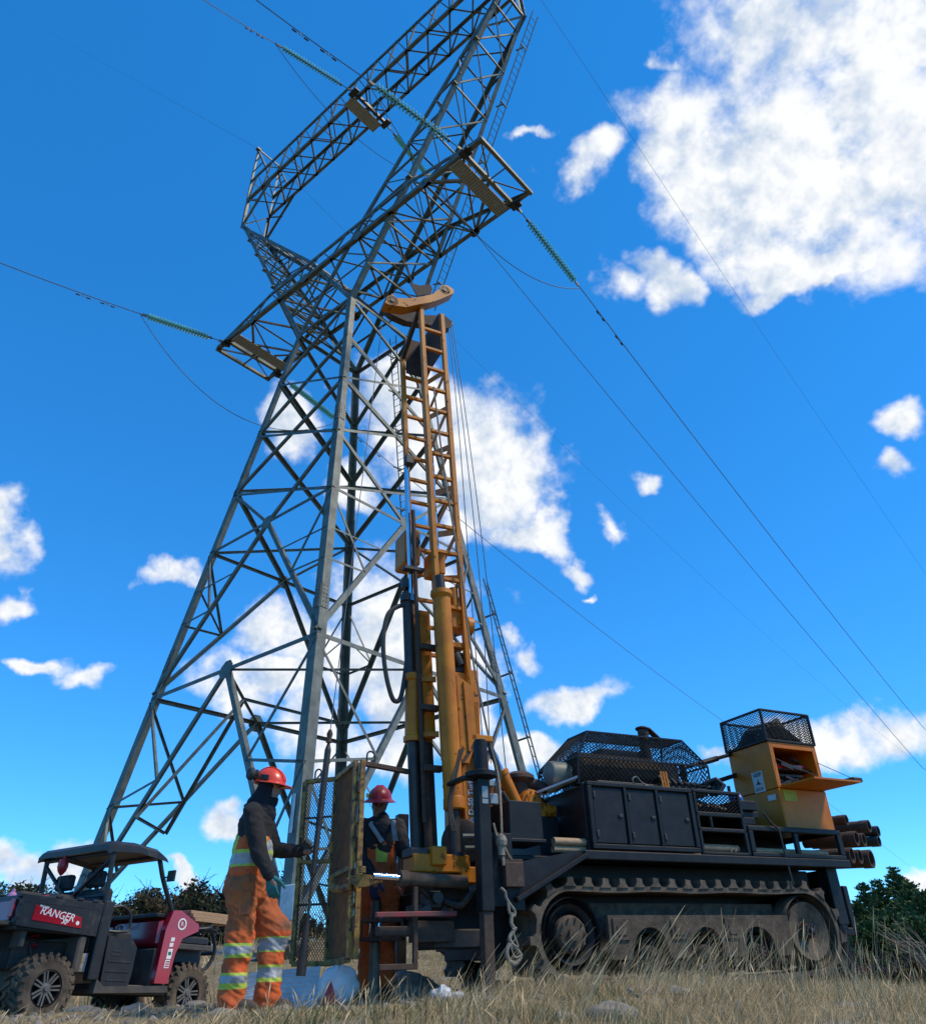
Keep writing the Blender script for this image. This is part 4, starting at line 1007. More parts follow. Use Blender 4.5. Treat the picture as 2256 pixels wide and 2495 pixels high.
# ---- mast
def ML(u, v, z): return RG(u - 0.047 * (z - 4.3), v, z)
NV, FV = .50, 1.20
m = MB()
for (u, v, z0, z1) in ((-.18, NV, 3.3, 7.86), (.13, NV, 1.95, 7.80), (-.18, FV, 2.0, 7.5), (.13, FV, 1.95, 7.8)):
    m.bar(ML(u, v, z0), ML(u, v, z1), .066, .06, RU, bev=.006)
mast = m.build('mast', M['yellow'], rig)
first = {}
for v, zz0 in ((NV, 3.42), (FV, 3.12)):
    for i in range(14):
        z = zz0 + .335 * i
        if z > 7.75: break
        key = 'r'
        if key not in first:
            r = MB(); r.bar(ML(-.15, v, z), ML(.10, v, z), .045, .042, EZ3, bev=.004); first[key] = (r.build('rung', M['yellow'], mast), ML(0, v, z))
        else: share(first[key][0], 'rung', mast, loc=ML(0, v, z) - first[key][1])
for i in range(14):
    z = 3.5 + .6 * i * .5
    if z > 7.2: break
    r = MB(); a, b = (NV, FV) if i % 2 else (FV, NV); r.bar(ML(.13, a, z), ML(.13, b, z + .30 * 1.0), .012, .075, EZ3); r.build('lacing_bar', M['yellow'], mast)
m = MB()
m.prism([ML(-.14, FV - .03, 7.2), ML(.10, FV - .03, 7.2), ML(.10, FV - .03, 7.85), ML(-.14, FV - .03, 7.85)], RV * .012)
m.prism([ML(.12, NV + .03, 7.15), ML(.12, FV - .03, 7.15), ML(.12, FV - .03, 7.85), ML(.12, NV + .03, 7.85)], -RU * .012)
m.prism([ML(-.17, NV + .03, 7.82), ML(-.17, FV - .03, 7.45), ML(-.17, FV - .03, 7.62), ML(-.17, NV + .03, 7.88)], RU * .012)
m.bar(ML(-.18, NV, 7.84), ML(-.18, FV, 7.45), .05, .06)
m.build('head_plate', M['rust'], mast)
cr = rpoly('crown_beam', M['yellow'], NV - .08, .16, 'Q5', [(165, 520), (200, 440), (330, 320), (420, 420), (700, 425), (1000, 385), (1230, 330), (1470, 130), (1560, 140), (1690, 230), (1690, 310), (1380, 450), (1200, 510), (900, 560), (640, 620), (420, 590), (250, 560)], parent=mast)
rpoly('crown_beam', M['rust'], FV - .02, .12, 'Q5', [(190, 560), (420, 600), (760, 720), (1100, 800), (1480, 800), (1660, 940), (1620, 1060), (1480, 1110), (1100, 1000), (640, 930), (330, 790), (200, 680)], parent=mast)
rpoly('crown_plate', M['rust'], NV + .35, .015, 'Q5', [(720, 80), (940, 140), (1180, 120), (1220, 220), (1190, 330), (880, 370)], parent=mast)
for (zn, x, y, v) in (('Q5', 330, 470, NV - .08), ('Q5', 1490, 240, NV - .08), ('Q5', 330, 600, FV), ('Q5', 1560, 960, FV)):
    m = MB(); c = RP(v, zn, x, y); m.lathe([(.0, -.01), (.03, -.01), (.03, .0), (.085, .0), (.085, .03), (.06, .05), (.06, .11), (.085, .13), (.085, .16), (0, .16)], c, RV, 18)
    m.build('sheave', M['greasy'], mast, smooth=35)
# feed cylinders, kelly column and housings on the lower mast
m = MB(); m.cyl(ML(-.155, .44, 1.30), ML(-.155, .44, 3.52), .096, n=22); m.lathe([(.0, .03), (.096, .0), (.118, .0), (.122, -.05), (.096, -.09)], ML(-.155, .44, 3.56), EZ3, 22); m.lathe([(.096, 0), (.105, .01), (.105, .10), (.096, .12)], ML(-.155, .44, 1.30), EZ3, 22)
m.build('feed_cylinder', M['yellow'], rig, smooth=35)
m = MB(); m.cyl(ML(-.155, .44, 3.55), ML(-.165, .44, 3.75), .05, n=12); m.build('cylinder_end', M['greasy'], rig, smooth=35)
m = MB(); m.cyl(ML(-.16, .44, 1.30), ML(-.165, .44, .92), .055, n=14); m.cyl(ML(-.165, .44, .92), ML(-.165, .44, .89), .10, n=14); m.build('cylinder_end', M['greasy'], rig, smooth=35)
m = MB(); m.cyl(ML(-.44, .72, .82), ML(-.44, .72, 3.62), .058, n=16); m.lathe([(.058, 0), (.085, .0), (.085, .08), (.058, .09)], ML(-.44, .72, 3.5), EZ3, 16); m.lathe([(.058, 0), (.07, .0), (.07, .10), (.058, .11)], ML(-.44, .72, 3.66), EZ3, 16)
m.build('drive_column', M['greasy'], rig, smooth=35)
m = MB(); m.lathe([(.065, 0), (.095, .0), (.095, .05), (.082, .06), (.082, .62), (.10, .64), (.10, .70), (.07, .71)], ML(-.44, .72, 1.98), EZ3, 18); m.bar(ML(-.44, .72, 2.05), ML(-.2, .6, 2.05), .05, .05); m.bar(ML(-.44, .72, 2.62), ML(-.2, .6, 2.62), .05, .05); m.build('sleeve', M['yellow'], rig, smooth=35)
m = MB(); m.cyl(ML(-.40, .60, 1.2), ML(-.38, .60, 4.62), .022, n=8); m.build('guide_rod', M['rust'], rig, smooth=35)
m = MB(); m.cyl(ML(-.42, .66, 3.5), ML(-.42, .66, 5.30), .026, n=10); m.build('piston_rod', M['chrome'], rig, smooth=35)
m = MB(); m.cyl(ML(.0, .8, 4.2), ML(.0, .8, 5.6), .022, n=10); m.build('piston_rod', M['chrome'], rig, smooth=35)
m = MB(); m.bbox(ML(-.40, .62, 3.86), RU * .12, RV * .05, EZ3 * .02, .004); m.build('rod_clamp', M['greasy'], rig); m = MB(); m.bbox(ML(-.40, .62, 5.32), RU * .05, RV * .05, EZ3 * .06, .006); m.build('rod_clamp', M['greasy'], rig)
m = MB()
m.bbox(ML(-.32, .95, 4.25), RU * .10, RV * .16, EZ3 * .22, .02); m.cyl(ML(-.32, .78, 4.38), ML(-.32, .70, 4.38), .05, n=12); m.bbox(ML(-.05, .8, 4.05), RU * .09, RV * .12, EZ3 * .14, .015)
m.build('top_drive', M['yellow'], rig)
m = MB(); m.cyl(ML(-.30, .78, 4.30), ML(-.30, .74, 4.30), .06, n=12); m.build('drive_motor', M['rust'], rig); m = MB(); m.bbox(ML(-.36, .76, 4.1), RU * .06, RV * .03, EZ3 * .07, .01); m.build('drive_motor', M['rust'], rig)
m = MB(); m.bbox(ML(.06, .62, 3.33), RU * .13, RV * .10, EZ3 * .13, .012); m.cyl(ML(.05, .56, 3.46), ML(.05, .56, 3.68), .055, n=14); m.cyl(ML(.20, .62, 3.28), ML(.27, .62, 3.28), .11, n=16); m.bbox(ML(.02, .6, 3.0), RU * .11, RV * .1, EZ3 * .03, .006); m.build('rotary_head', M['yellow'], rig, smooth=35); m = MB(); m.bbox(ML(.04, .6, 2.65), RU * .10, RV * .09, EZ3 * .05, .008)
m.build('rotary_head', M['yellow'], rig, smooth=35)
m = MB(); m.bbox(ML(.05, .60, 2.82), RU * .08, RV * .06, EZ3 * .12, .02); m.cyl(ML(.0, .52, 2.9), ML(.06, .52, 2.78), .05, n=12); m.build('gear_motor', M['greasy'], rig)
m = MB(); m.prism([ML(-.06, .40, 1.74), ML(.02, .40, 1.74), ML(.12, .40, 1.98), ML(.12, .40, 2.52), ML(.02, .40, 2.58), ML(-.06, .40, 2.62)], RV * .16); hz = m.build('housing', M['yellow'], rig)
m = MB(); m.plate([ML(-.06, .39, 1.735), ML(-.06, .57, 1.735), ML(.13, .57, 1.975), ML(.13, .39, 1.975)], .03); m.build('housing_foot', M['rust'], hz)
m = MB(); m.bar(ML(.03, .395, 1.85), ML(.02, .395, 2.56), .03, .02, RU); m.build('housing_rib', M['yellow'], hz)
m = MB()
m.prism([ML(.0, .52, .98), ML(.30, .52, .98), ML(.30, .52, 1.98), ML(.0, .52, 1.98)], RV * .05); m.prism([ML(.13, .44, .98), ML(.16, .44, .98), ML(.16, .44, 1.98), ML(.13, .44, 1.98)], RV * .09); m.bbox(ML(.19, .50, 2.0), RU * .12, RV * .1, EZ3 * .03, .006); m.bbox(ML(.17, .55, 2.2), RU * .055, RV * .05, EZ3 * .20, .006)
sp = m.build('mast_base_plate', M['yellow'], rig)
m = MB(); put_text(m, 'Diedrich D-50 Turbo', .078, ML(.065, .515, 1.32), EZ3, -RU, bold=.0015); m.build('lettering', M['print_white'], sp)
m = MB(); m.bbox(ML(.27, .44, 1.42), RU * .045, RV * .035, EZ3 * .05, .008); m.bbox(ML(.27, .44, 1.57), RU * .04, RV * .03, EZ3 * .03, .006); m.build('junction_box', M['galv_light'], rig)
m = MB(); m.prism([ML(-.40, .76, .95), ML(-.20, .76, .95), ML(-.20, .76, 2.0), ML(-.40, .76, 2.0)], RV * .04); m.bar(ML(-.33, .70, 1.0), ML(-.33, .70, 2.0), .03, .08, RU); m.build('guide_channel', M['rust'], rig)
m = MB(); m.prism([ML(-.40, .76, 2.005), ML(-.20, .76, 2.005), ML(-.20, .76, 3.45), ML(-.40, .76, 3.45)], RV * .04); m.bar(ML(-.27, .68, 2.02), ML(-.27, .68, 3.4), .05, .12, RU); m.build('guide_channel', M['yellow'], rig)
m = MB(); m.bbox(ML(.165, .56, 2.36), RU * .075, RV * .06, EZ3 * .38, .008); m.build('mast_column', M['yellow'], rig)
m = MB(); m.bbox(ML(.03, .62, 2.2), RU * .1, RV * .04, EZ3 * .6, .006); m.bbox(ML(.12, .70, 1.5), RU * .16, RV * .04, EZ3 * .5, .006); m.build('mast_back_plate', M['yellow'], rig)
for z, uu in ((2.95, -.28), (2.3, -.30), (1.7, -.30)):
    m = MB(); m.bbox(ML(uu, .58, z), RU * .10, RV * .04, EZ3 * .03, .008); m.build('cylinder_clamp', M['rust'], rig)
# winch drum and base of the mast
m = MB(); m.lathe([(0, 0), (.17, 0), (.205, .02), (.205, .05), (.17, .06), (.17, .26), (.205, .27), (.205, .30), (0, .30)], RG(.03, .42, 1.02), RU * .75 + RV * .66, 24); m.build('cable_drum', M['rust'], rig, smooth=35)
m = MB(); m.cyl(RG(.0, .30, 1.05), RG(.14, .26, 1.05), .022, n=8); m.cyl(RG(.02, .30, .95), RG(.16, .26, .95), .022, n=8); m.build('drum_handle', M['galv'], rig, smooth=35)
part('mast_base', M['yellow'], (-.47, .10, .35, .60, .745, .90), (-.30, -.16, .3, .5, .80, .96), (.0, .2, .34, .6, .66, .80), b=.012)
part('base_block', M['greasy'], (-.49, -.30, .37, .58, .87, .95), (-.22, .15, .5, 1.2, .52, .74), (-.40, -.05, .42, .7, .38, .50), (-.25, .25, .4, .9, .15, .3), b=.012)
m = MB(); m.bbox(RG(-.25, .45, .52), RU * .09, RV * .08, EZ3 * .08, .03); m.cyl(RG(-.25, .36, .54), RG(-.25, .30, .54), .05, n=10); m.tube(smooth_path([RG(-.15, .4, .52), RG(-.02, .35, .48), RG(.05, .3, .55), RG(.12, .3, .60)]), .03, 8); m.tube([RG(-.4, .35, .62), RG(-.3, .38, .54), RG(-.25, .4, .5)], .02, 6); m.bar(RG(-.48, .38, .40), RG(-.30, .38, .47), .06, .05); m.build('hydraulic_valve', M['greasy'], rig, smooth=35)
m = MB(); m.cyl(RG(-.56, .30, .685), RG(.02, .30, .665), .055, n=16); m.cyl(RG(-.62, .30, .687), RG(-.55, .30, .685), .066, n=16); m.build('swing_cylinder', M['mud'], rig, smooth=35)
m = MB(); m.cyl(RG(-.86, .30, .70), RG(-.60, .30, .687), .030, n=14); m.build('piston_rod', M['chrome'], rig, smooth=35)
m = MB(); m.bar(RG(-.86, .22, .40), RG(-.12, .22, .41), .045, .04, bev=.005); m.build('lever_bar', material('red_worn_paint', (.28, .03, .03), (.10, .05, .035), .6, scale=9), rig)
part('front_boom', M['rust'], (-.80, -.45, .30, .38, .25, .32), (-.45, -.1, .30, .50, .20, .36), (-.50, -.46, .26, .30, .0, .62), (-.80, -.48, .26, .30, .0, .045), b=.005)
# ---- jacks
m = MB(); rbox(m, -.005, .115, -.06, .06, .41, 1.50, .008); m.cyl(RG(.06, 0, 1.55), RG(.06, 0, 1.84), .066, n=18); m.lathe([(.066, .06), (.085, .05), (.15, .03), (.15, -.01), (.08, -.03)], RG(.06, 0, 1.53), EZ3, 18); rbox(m, -.12, .05, .0, .06, 1.49, 1.53); rbox(m, -.11, -.05, .05, .5, 1.50, 1.54); m.cyl(RG(.06, 0, 1.84), RG(.06, 0, 1.86), .055, n=18)
jk = m.build('front_jack', M['black_paint'], rig, smooth=30)
p = RG(.06, 0, 0); gzr = G(p[0], p[1]) - CAMZ
m = MB(); rbox(m, .01, .105, -.045, .045, gzr + .02, .44, .006); rbox(m, -.08, .2, -.13, .13, gzr - .02, gzr + .025, .01); m.build('jack_leg', M['rust'], jk)
m = MB()
for z in (1.38, 1.30): m.obox(RG(.06, -.062, z), RU * .03, RV * .001, EZ3 * (.05 if z > 1.35 else .02))
m.build('scuffed_sticker', M['galv_light'], jk)
part('jack_bracket', M['black_paint'], (.118, .36, .02, .10, .45, 1.05), (.27, .45, .0, .09, .42, .78), b=.006)
m = MB(); rbox(m, .235, .42, -.06, .06, .60, .80, .006); rbox(m, .22, .44, -.02, .1, .80, .83, .004); m.build('lug_block', M['rust'], rig)
m = MB(); q = RG(.06, 1.95, 0); g2 = G(q[0], q[1]) - CAMZ; rbox(m, .0, .12, 1.9, 2.02, .41, 1.5); rbox(m, .01, .11, 1.91, 2.01, g2, .45); m.build('front_jack', M['black_paint'], rig, label='far front jack post mostly hidden behind the mast')
q = RG(4.14, .02, 0); g3 = G(q[0], q[1]) - CAMZ
m = MB(); rbox(m, 4.36, 4.52, .1, .24, .3, .86); m.bar(RG(4.42, .17, .35), RG(4.30, .04, g3 + .05), .10, .10, bev=.006); m.bbox(RG(4.29, .03, g3 + .03), RU * .14, RV * .14, EZ3 * .03, .008); m.build('rear_jack', M['black_paint'], rig)
part('rear_bracket', M['black_paint'], (4.55, 4.85, .4, 1.4, .55, .86), (4.6, 4.72, .3, .42, .25, .8), (4.78, 4.86, .3, .4, .2, .7), (4.6, 4.86, .3, .42, .2, .28), b=.01)
# hose loop, cables, rope and hook
rtube('hydraulic_hose', M['hose'], [RP(.72, 'R1', x, y) for x, y in ((360, 750), (290, 765), (215, 780), (120, 850), (75, 1000), (60, 1180), (75, 1400), (110, 1600), (160, 1760), (210, 1790), (250, 1740), (285, 1560), (305, 1400), (330, 1300))], .026, n=8)
rtube('hydraulic_hose', M['hose'], [RP(1.1, 'R1', x, y) for x, y in ((310, 20), (270, 100), (265, 200), (290, 300), (310, 420))], .018)
rtube('hydraulic_hose', M['hose'], [RP(.7, 'R4', x, y) for x, y in ((50, 380), (110, 460), (160, 560), (150, 700), (200, 850), (330, 1100), (470, 1340))], .022)
for k in range(3): rtube('hydraulic_hose', M['greasy'] if k % 2 else M['mud'], [RP(.35, 'R2', x + 17 * k + 5 * math.sin(y * .011 + k), y) for x, y in ((810, 640), (770, 780), (730, 960), (690, 1150), (670, 1300), (690, 1480), (720, 1640))], .0125)
for k in range(3): rtube('hydraulic_hose', M['hose'], [RP(.45, 'R2', x + 22 * k, y) for x, y in ((1150, 560), (1190, 700), (1240, 830), (1260, 1000), (1230, 1250), (1240, 1500))], .014)
rtube('hydraulic_hose', M['hose'], [RP(.8, 'R4', x, y) for x, y in ((230, 680), (330, 790), (430, 900), (560, 990), (700, 1060), (800, 1110))], .016)
def rope(label, pts, r, mat, name='rope', cat='rope', n=6):
    m = MB(); m.tube(smooth_path(pts) if len(pts) > 2 else pts, r, n); o = m.build(name, mat, origin=pts[-1], smooth=True); return tag(o, label, cat)
rt = RP(NV + .05, 'Q5', 1560, 980); 
for i, (x1, y1, lab) in enumerate(((1300, 1900, 'outer'), (1225, 1760, 'middle'), (1160, 1720, 'inner'))):
    e = [RP(.75, 'P', (1118, 1130, 1140)[i], 1050), RP(.7, 'P', (1148, 1172, 1190)[i], 1450), RP(.7, 'P', (1178, 1196, 1233)[i], (1830, 1860, 1880)[i])]
    rope(f'{lab} slack wire rope hanging behind the mast from the crown', [RP(FV, 'Q5', 1570 + 45 * i, 1000)] + e, .0055, M['wire'], 'wire_rope', 'cable')
rope('pale rope running down the near side of the mast', [ML(-.10, .42, 6.4), ML(-.02, .42, 5.0), ML(.10, .42, 3.8), ML(.14, .42, 3.0), ML(.26, .42, 2.1), RP(.4, 'R4', 170, 760), RP(.15, 'R4', 200, 1100), RP(.05, 'R4', 215, 1560)], .011, M['rope'])
rope('pale rope knotted on the hook beside the black jack post', [RP(.02, 'R4', 110, 1340), RP(.0, 'R4', 150, 1480), RP(-.02, 'R4', 205, 1570), RP(-.02, 'R4', 250, 1640), RP(-.02, 'R4', 300, 1740), RP(.0, 'R4', 350, 1810)], .011, M['rope'])
hk = thing('hoist_hook', RP(-.05, 'R3', 1480, 300), 'tan rope sling and steel hook hanging beside the jack post', 'hook')
m = MB(); m.cyl(RP(-.03, 'R4', 215, 1560), RP(-.05, 'R3', 1470, 330), .014, n=8); m.lathe([(0, 0), (.045, .02), (.05, .06), (.035, .10), (0, .12)], RP(-.05, 'R4', 215, 1640), EZ3, 10); m.lathe([(0, 0), (.03, .0), (.03, .14), (0, .14)], RP(-.05, 'R3', 1450, 210), EZ3, 10); m.build('swivel', M['rope'], hk)
m = MB(); m.tube(smooth_path([RP(-.05, 'R3', x, y) for x, y in ((1440, 590), (1490, 640), (1500, 700), (1530, 760), (1600, 860), (1590, 920), (1540, 880), (1520, 760))]), .012, 6)
m.tube(smooth_path([RP(-.05, 'R3', x, y) for x, y in ((1570, 880), (1560, 1000), (1590, 1080), (1540, 1180), (1580, 1260), (1640, 1330), (1670, 1400), (1600, 1480), (1530, 1430), (1510, 1330), (1540, 1240))]), .017, 7)
m.tube(smooth_path([RP(-.06, 'R3', x, y) for x, y in ((1580, 1080), (1620, 1060), (1590, 1130), (1640, 1280), (1560, 1250), (1600, 1400), (1690, 1380))]), .009, 5)
m.build('sling', M['rope'], hk, smooth=True)
rope('dark strap hanging from the cabinet down to the crawler belt', [RP(-.03, 'R6', x, y) for x, y in ((650, 1020), (720, 1110), (790, 1180), (830, 1330), (860, 1440), (890, 1560), (920, 1660))], .011, M['hose'], 'strap', 'strap')
# casing pipes sticking out at the back
pdir = unit(RU * .34 - RV * .94 - EZ3 * .05)
for i, (x, y, v, r, pos) in enumerate([(1480, 1250, .16, .075, 'upper front'), (1545, 1262, .26, .07, 'upper second'), (1440, 1400, .14, .078, 'lower front'), (1512, 1412, .26, .072, 'lower second'), (1612, 1432, .34, .095, 'large lower outer'), (1590, 1140, .36, .066, 'upper tilted'), (1672, 1185, .52, .058, 'upper far dark'), (1680, 1275, .52, .058, 'middle far dark'), (1390, 1085, .30, .055, 'short topmost')]):
    b = RP(v, 'R6', x, y); m = MB(); a = b - pdir * (.75 if i > 4 else .62)
    m.pipe(a, b, r, r * .84, 20); m.pipe(b - pdir * .10, b + pdir * .004, r * 1.08, r * .90, 20)
    tag(m.build('casing_pipe', M['rust'] if i not in (6, 7) else M['greasy'], origin=a - EZ3 * r, smooth=40), f'{pos} rusty casing pipe in the bundle at the rear of the rig', 'pipe', 'casing pipes at the back of the rig')

# ------------------------------------------------------------------ hinged safety guard round the drill string
def stand(zn, x, y, dist, ztop):
    """bottom point from a pixel, and the point straight above it at the height of a second pixel row"""
    b = at_y(zn, x, y, dist); return b, V3(b[0], b[1], ztop)
ZGT = at_y('P', 872, 1858, 7.55)[2]
Hb, Ht = stand('P', 848, 2338, 7.55, ZGT); Cb, Ct = stand('P', 796, 2348, 8.25, ZGT); Lb, Lt = stand('P', 712, 2349, 8.35, ZGT)
guard = thing('safety_guard', ((Hb + Cb) / 2)[:2].tolist() + [Hb[2]], 'rusty yellow mesh guard standing open around the drill string', 'guard')
def gframe(name, a, b, at, bt, w, mat, extra=()):
    m = MB(); n = unit(np.cross(b - a, EZ3))
    for p, q in ((a, at), (b, bt)): m.bar(p, q, w, w, n, bev=.004)
    for p, q in ((a, b), (at, bt)): m.bar(p, q, w * .96, w * .96, EZ3, bev=.004)
    for f in extra: m.bar(mid(a, at, f), mid(b, bt, f), w * .8, w * .8, EZ3, bev=.003)
    return m.build(name, mat, guard)
p1 = gframe('gate_frame', Lb, Cb, Lt, Ct, .045, M['rust_yellow'], (.53,))
m = MB(); m.diamond(Lb + unit(Cb - Lb) * .02, (Cb - Lb) * .94, Lt - Lb, 12, 40, .0034); m.build('mesh_panel', M['rust_mesh'], p1)['kind'] = 'stuff'
m = MB()
for f in (.30, .78): m.bar(mid(Lb, Lt, f), mid(Cb, Ct, f), .012, .02)
m.build('stiffener', M['rust'], p1)['kind'] = 'stuff'
p2_ = gframe('side_frame', Cb, Hb, Ct, Ht, .05, M['rust_yellow'], (.44,))
m = MB(); m.diamond(Cb + (Hb - Cb) * .03, (Hb - Cb) * .94, Ht - Hb, 20, 46, .0062); m.build('mesh_panel', M['rust_mesh'], p2_)['kind'] = 'stuff'
hd = unit(Hb - Cb); post = Hb + V3(.062, -.01, 0)
m = MB(); m.bar(post, post + EZ3 * (Ht[2] - Hb[2] + .02), .05, .05, hd, bev=.005); m.build('hinge_post', M['rust_yellow'], guard)
m = MB()
for f in (.16, .40, .62, .86): m.cyl(mid(Hb, Ht, f) + V3(.035, -.03, -.05), mid(Hb, Ht, f) + V3(.035, -.03, .05), .02, n=8)
m.build('hinge', M['rust'], guard)['kind'] = 'stuff'
tb0 = post + EZ3 * (Ht[2] - Hb[2] - .01); tb1 = ML(-.50, .72, 1.62); tb1[2] = tb0[2] - .02
m = MB(); m.bar(tb0, tb1, .05, .045, bev=.005); m.build('top_bar', M['rust'], guard)
def loop(c, d, r=.045):
    m = MB(); m.tube([c - d * r, c - d * r + EZ3 * .06] + [c + d * r * math.cos(a) + EZ3 * (.06 + r * math.sin(a)) for a in np.linspace(math.pi, 0, 9)] + [c + d * r], .009, 6); m.build('lifting_loop', M['greasy'], guard, smooth=True)
loop(mid(tb0, tb1, .17) + EZ3 * .02, unit(tb1 - tb0)); loop(mid(Lt, Ct, .4) + EZ3 * .02, unit(Ct - Lt), .035)
k0 = at_y('Q4', 440, 300, 7.42); k1 = at_y('Q4', 700, 270, 7.42)
m = MB(); m.tube(smooth_path([at_y('Q4', 220, 300, 7.75), at_y('Q4', 250, 400, 7.7), at_y('Q4', 330, 420, 7.6), at_y('Q4', 480, 390, 7.45)]), [.035] * 19, 7); m.build('pivot_arm', M['rust_yellow'], guard, smooth=True)
m = MB(); m.prism([at_y('Q4', x, y, 7.38) for x, y in ((410, 290), (560, 235), (700, 250), (705, 300), (820, 310), (820, 330), (640, 390), (540, 400), (450, 330))], V3(0, .07, 0)); m.cyl(at_y('Q4', 590, 225, 7.37), at_y('Q4', 590, 225, 7.37) + EZ3 * .05, .035, n=12)
m.build('pivot_clevis', M['rust_yellow'], guard)

# ------------------------------------------------------------------ rod in the first worker's hand, casing in the hole
rd = thing('drill_rod', at_y('P', 732, 2378, 7.3), 'long dark drill rod hanging on a cable in the worker\'s hand', 'drill rod')
ra, rb = at_y('P', 733, 2378, 7.3), at_y('P', 801, 1812, 7.3)
def rr(f): return ra + (rb - ra) * f
m = MB(); m.cyl(rr(.0), rr(.10), .040, n=14); m.cyl(rr(.10), rr(.20), .034, .026, n=14); m.cyl(rr(.20), rr(.375), .012, n=10); m.cyl(rr(.375), rr(.41), .012, .026, n=12); m.cyl(rr(.41), rr(.62), .026, n=14); m.cyl(rr(.62), rr(.97), .030, n=14); m.cyl(rr(.97), rr(1.0), .03, .014, n=12)
m.build('rod', M['greasy'], rd, smooth=35)
top = ML(-.62, .85, 7.6); 
m = MB(); m.tube([rb, mid(rb, top, .3) + V3(.0, 0, -.02), mid(rb, top, .65), top], .005, 5); m.build('hoist_cable', M['wire'], rd)
m = MB(); m.lathe([(0, 0), (.03, .01), (.022, .05), (.03, .09), (.014, .13)], rr(1.0), rb - ra, 10); m.build('swivel', M['rust'], rd, smooth=35)
cs = thing('well_casing', at_y('Q4', 735, 1640, 8.0), 'grey steel casing pipe standing in the drill hole before the second worker', 'casing pipe')
ca, cb = at_y('Q4', 730, 1640, 8.0), at_y('Q4', 765, 560, 8.0); ca[2] = G(ca[0], ca[1]) - .1; cb = V3(cb[0], cb[1], cb[2])
m = MB(); m.cyl(ca, mid(ca, cb, .62), .047, n=16); m.build('casing', M['galv'], cs, smooth=35)
m = MB(); m.cyl(mid(ca, cb, .62), mid(ca, cb, .74), .042, n=16); m.cyl(mid(ca, cb, .74), mid(ca, cb, .82), .055, n=16); m.cyl(mid(ca, cb, .82), cb, .048, n=16); m.build('coupling', M['greasy'], cs, smooth=35)
m = MB()
for x in (-.06, .05): m.tube([mid(ca, cb, .7) + V3(x, -.04, -.06), mid(ca, cb, .78) + V3(x * .7, -.06, .0), mid(ca, cb, .84) + V3(x * 1.3, -.04, .03)], .010, 6)
m.build('clamp', M['chrome'], cs, smooth=True)
cl = MB(); cc = mid(ca, cb, .74)
for s in (-1, 1):
    cl.bar(cc + V3(-.12, s * .09, .07), cc + V3(.25, s * .09, .07), .03, .03); cl.bar(cc + V3(-.12, s * .09, -.08), cc + V3(.25, s * .09, -.08), .03, .03)
for x in (-.12, .06, .25): cl.bar(cc + V3(x, -.09, -.08), cc + V3(x, -.09, .07), .025, .025); cl.bar(cc + V3(x, -.09, -.08), cc + V3(x, .09, -.08), .025, .025)
cl.build('rod_clamp_frame', M['rust'], cs)

# ------------------------------------------------------------------ people
def capsule(mb, a, b, ra, rb, n=14, sq=1.0, dirs=None):
    """tapered capsule; sq squashes it along the second cross direction"""
    a, b = np.asarray(a, float), np.asarray(b, float)
    L_ = np.linalg.norm(b - a)
    if L_ < 1e-5: b = a + V3(0, 0, 1e-4)
    d, s, u = frame(b - a, (0, 1, 0.01) if dirs is None else dirs)
    rows = [(0.0, a - d * ra)]
    for t in (60, 30): rows.append((ra * math.cos(math.radians(t)), a - d * ra * math.sin(math.radians(t))))
    rows.append((ra, a)); rows.append((rb, b))
    for t in (30, 60): rows.append((rb * math.cos(math.radians(t)), b + d * rb * math.sin(math.radians(t))))
    rows.append((0.0, b + d * rb))
    vs = []
    for r, c in rows:
        for k in range(n):
            q = 2 * math.pi * k / n; vs.append(c + max(r, 1e-4) * (math.cos(q) * s + sq * math.sin(q) * u))
    fs = [(i * n + k, i * n + (k + 1) % n, (i + 1) * n + (k + 1) % n, (i + 1) * n + k) for i in range(len(rows) - 1) for k in range(n)]
    fs += [tuple(range(n - 1, -1, -1)), tuple((len(rows) - 1) * n + k for k in range(n))]
    mb.add(vs, fs)
def ellipsoid(mb, c, ax, ay, az, n=16, m_=10):
    c, ax, ay, az = map(np.asarray, (c, ax, ay, az)); vs = []; fs = []
    for i in range(m_ + 1):
        t = math.pi * i / m_
        for k in range(n):
            q = 2 * math.pi * k / n; vs.append(c + max(math.sin(t), 1e-3) * (math.cos(q) * ax + math.sin(q) * ay) + math.cos(t) * az)
    for i in range(m_):
        for k in range(n): fs.append((i * n + k, i * n + (k + 1) % n, (i + 1) * n + (k + 1) % n, (i + 1) * n + k))
    mb.add(vs, fs)
def fuse(mb, voxel=0.011, smooth=6):
    """one continuous skin round all the shapes in mb"""
    me = bpy.data.meshes.new('f'); me.from_pydata(np.vstack(mb.v).tolist(), [], mb.f); me.update()
    ob = bpy.data.objects.new('f', me); COL.objects.link(ob)
    r = ob.modifiers.new('r', 'REMESH'); r.mode = 'VOXEL'; r.voxel_size = voxel
    s = ob.modifiers.new('s', 'SMOOTH'); s.factor = 0.5; s.iterations = smooth
    dg = bpy.context.evaluated_depsgraph_get(); dg.update()
    e = bpy.data.meshes.new_from_object(ob.evaluated_get(dg))
    vs = np.zeros(len(e.vertices) * 3); e.vertices.foreach_get('co', vs); fs = [tuple(p.vertices) for p in e.polygons]
    bpy.data.objects.remove(ob, do_unlink=True); bpy.data.meshes.remove(me); bpy.data.meshes.remove(e)
    return vs.reshape(-1, 3), fs
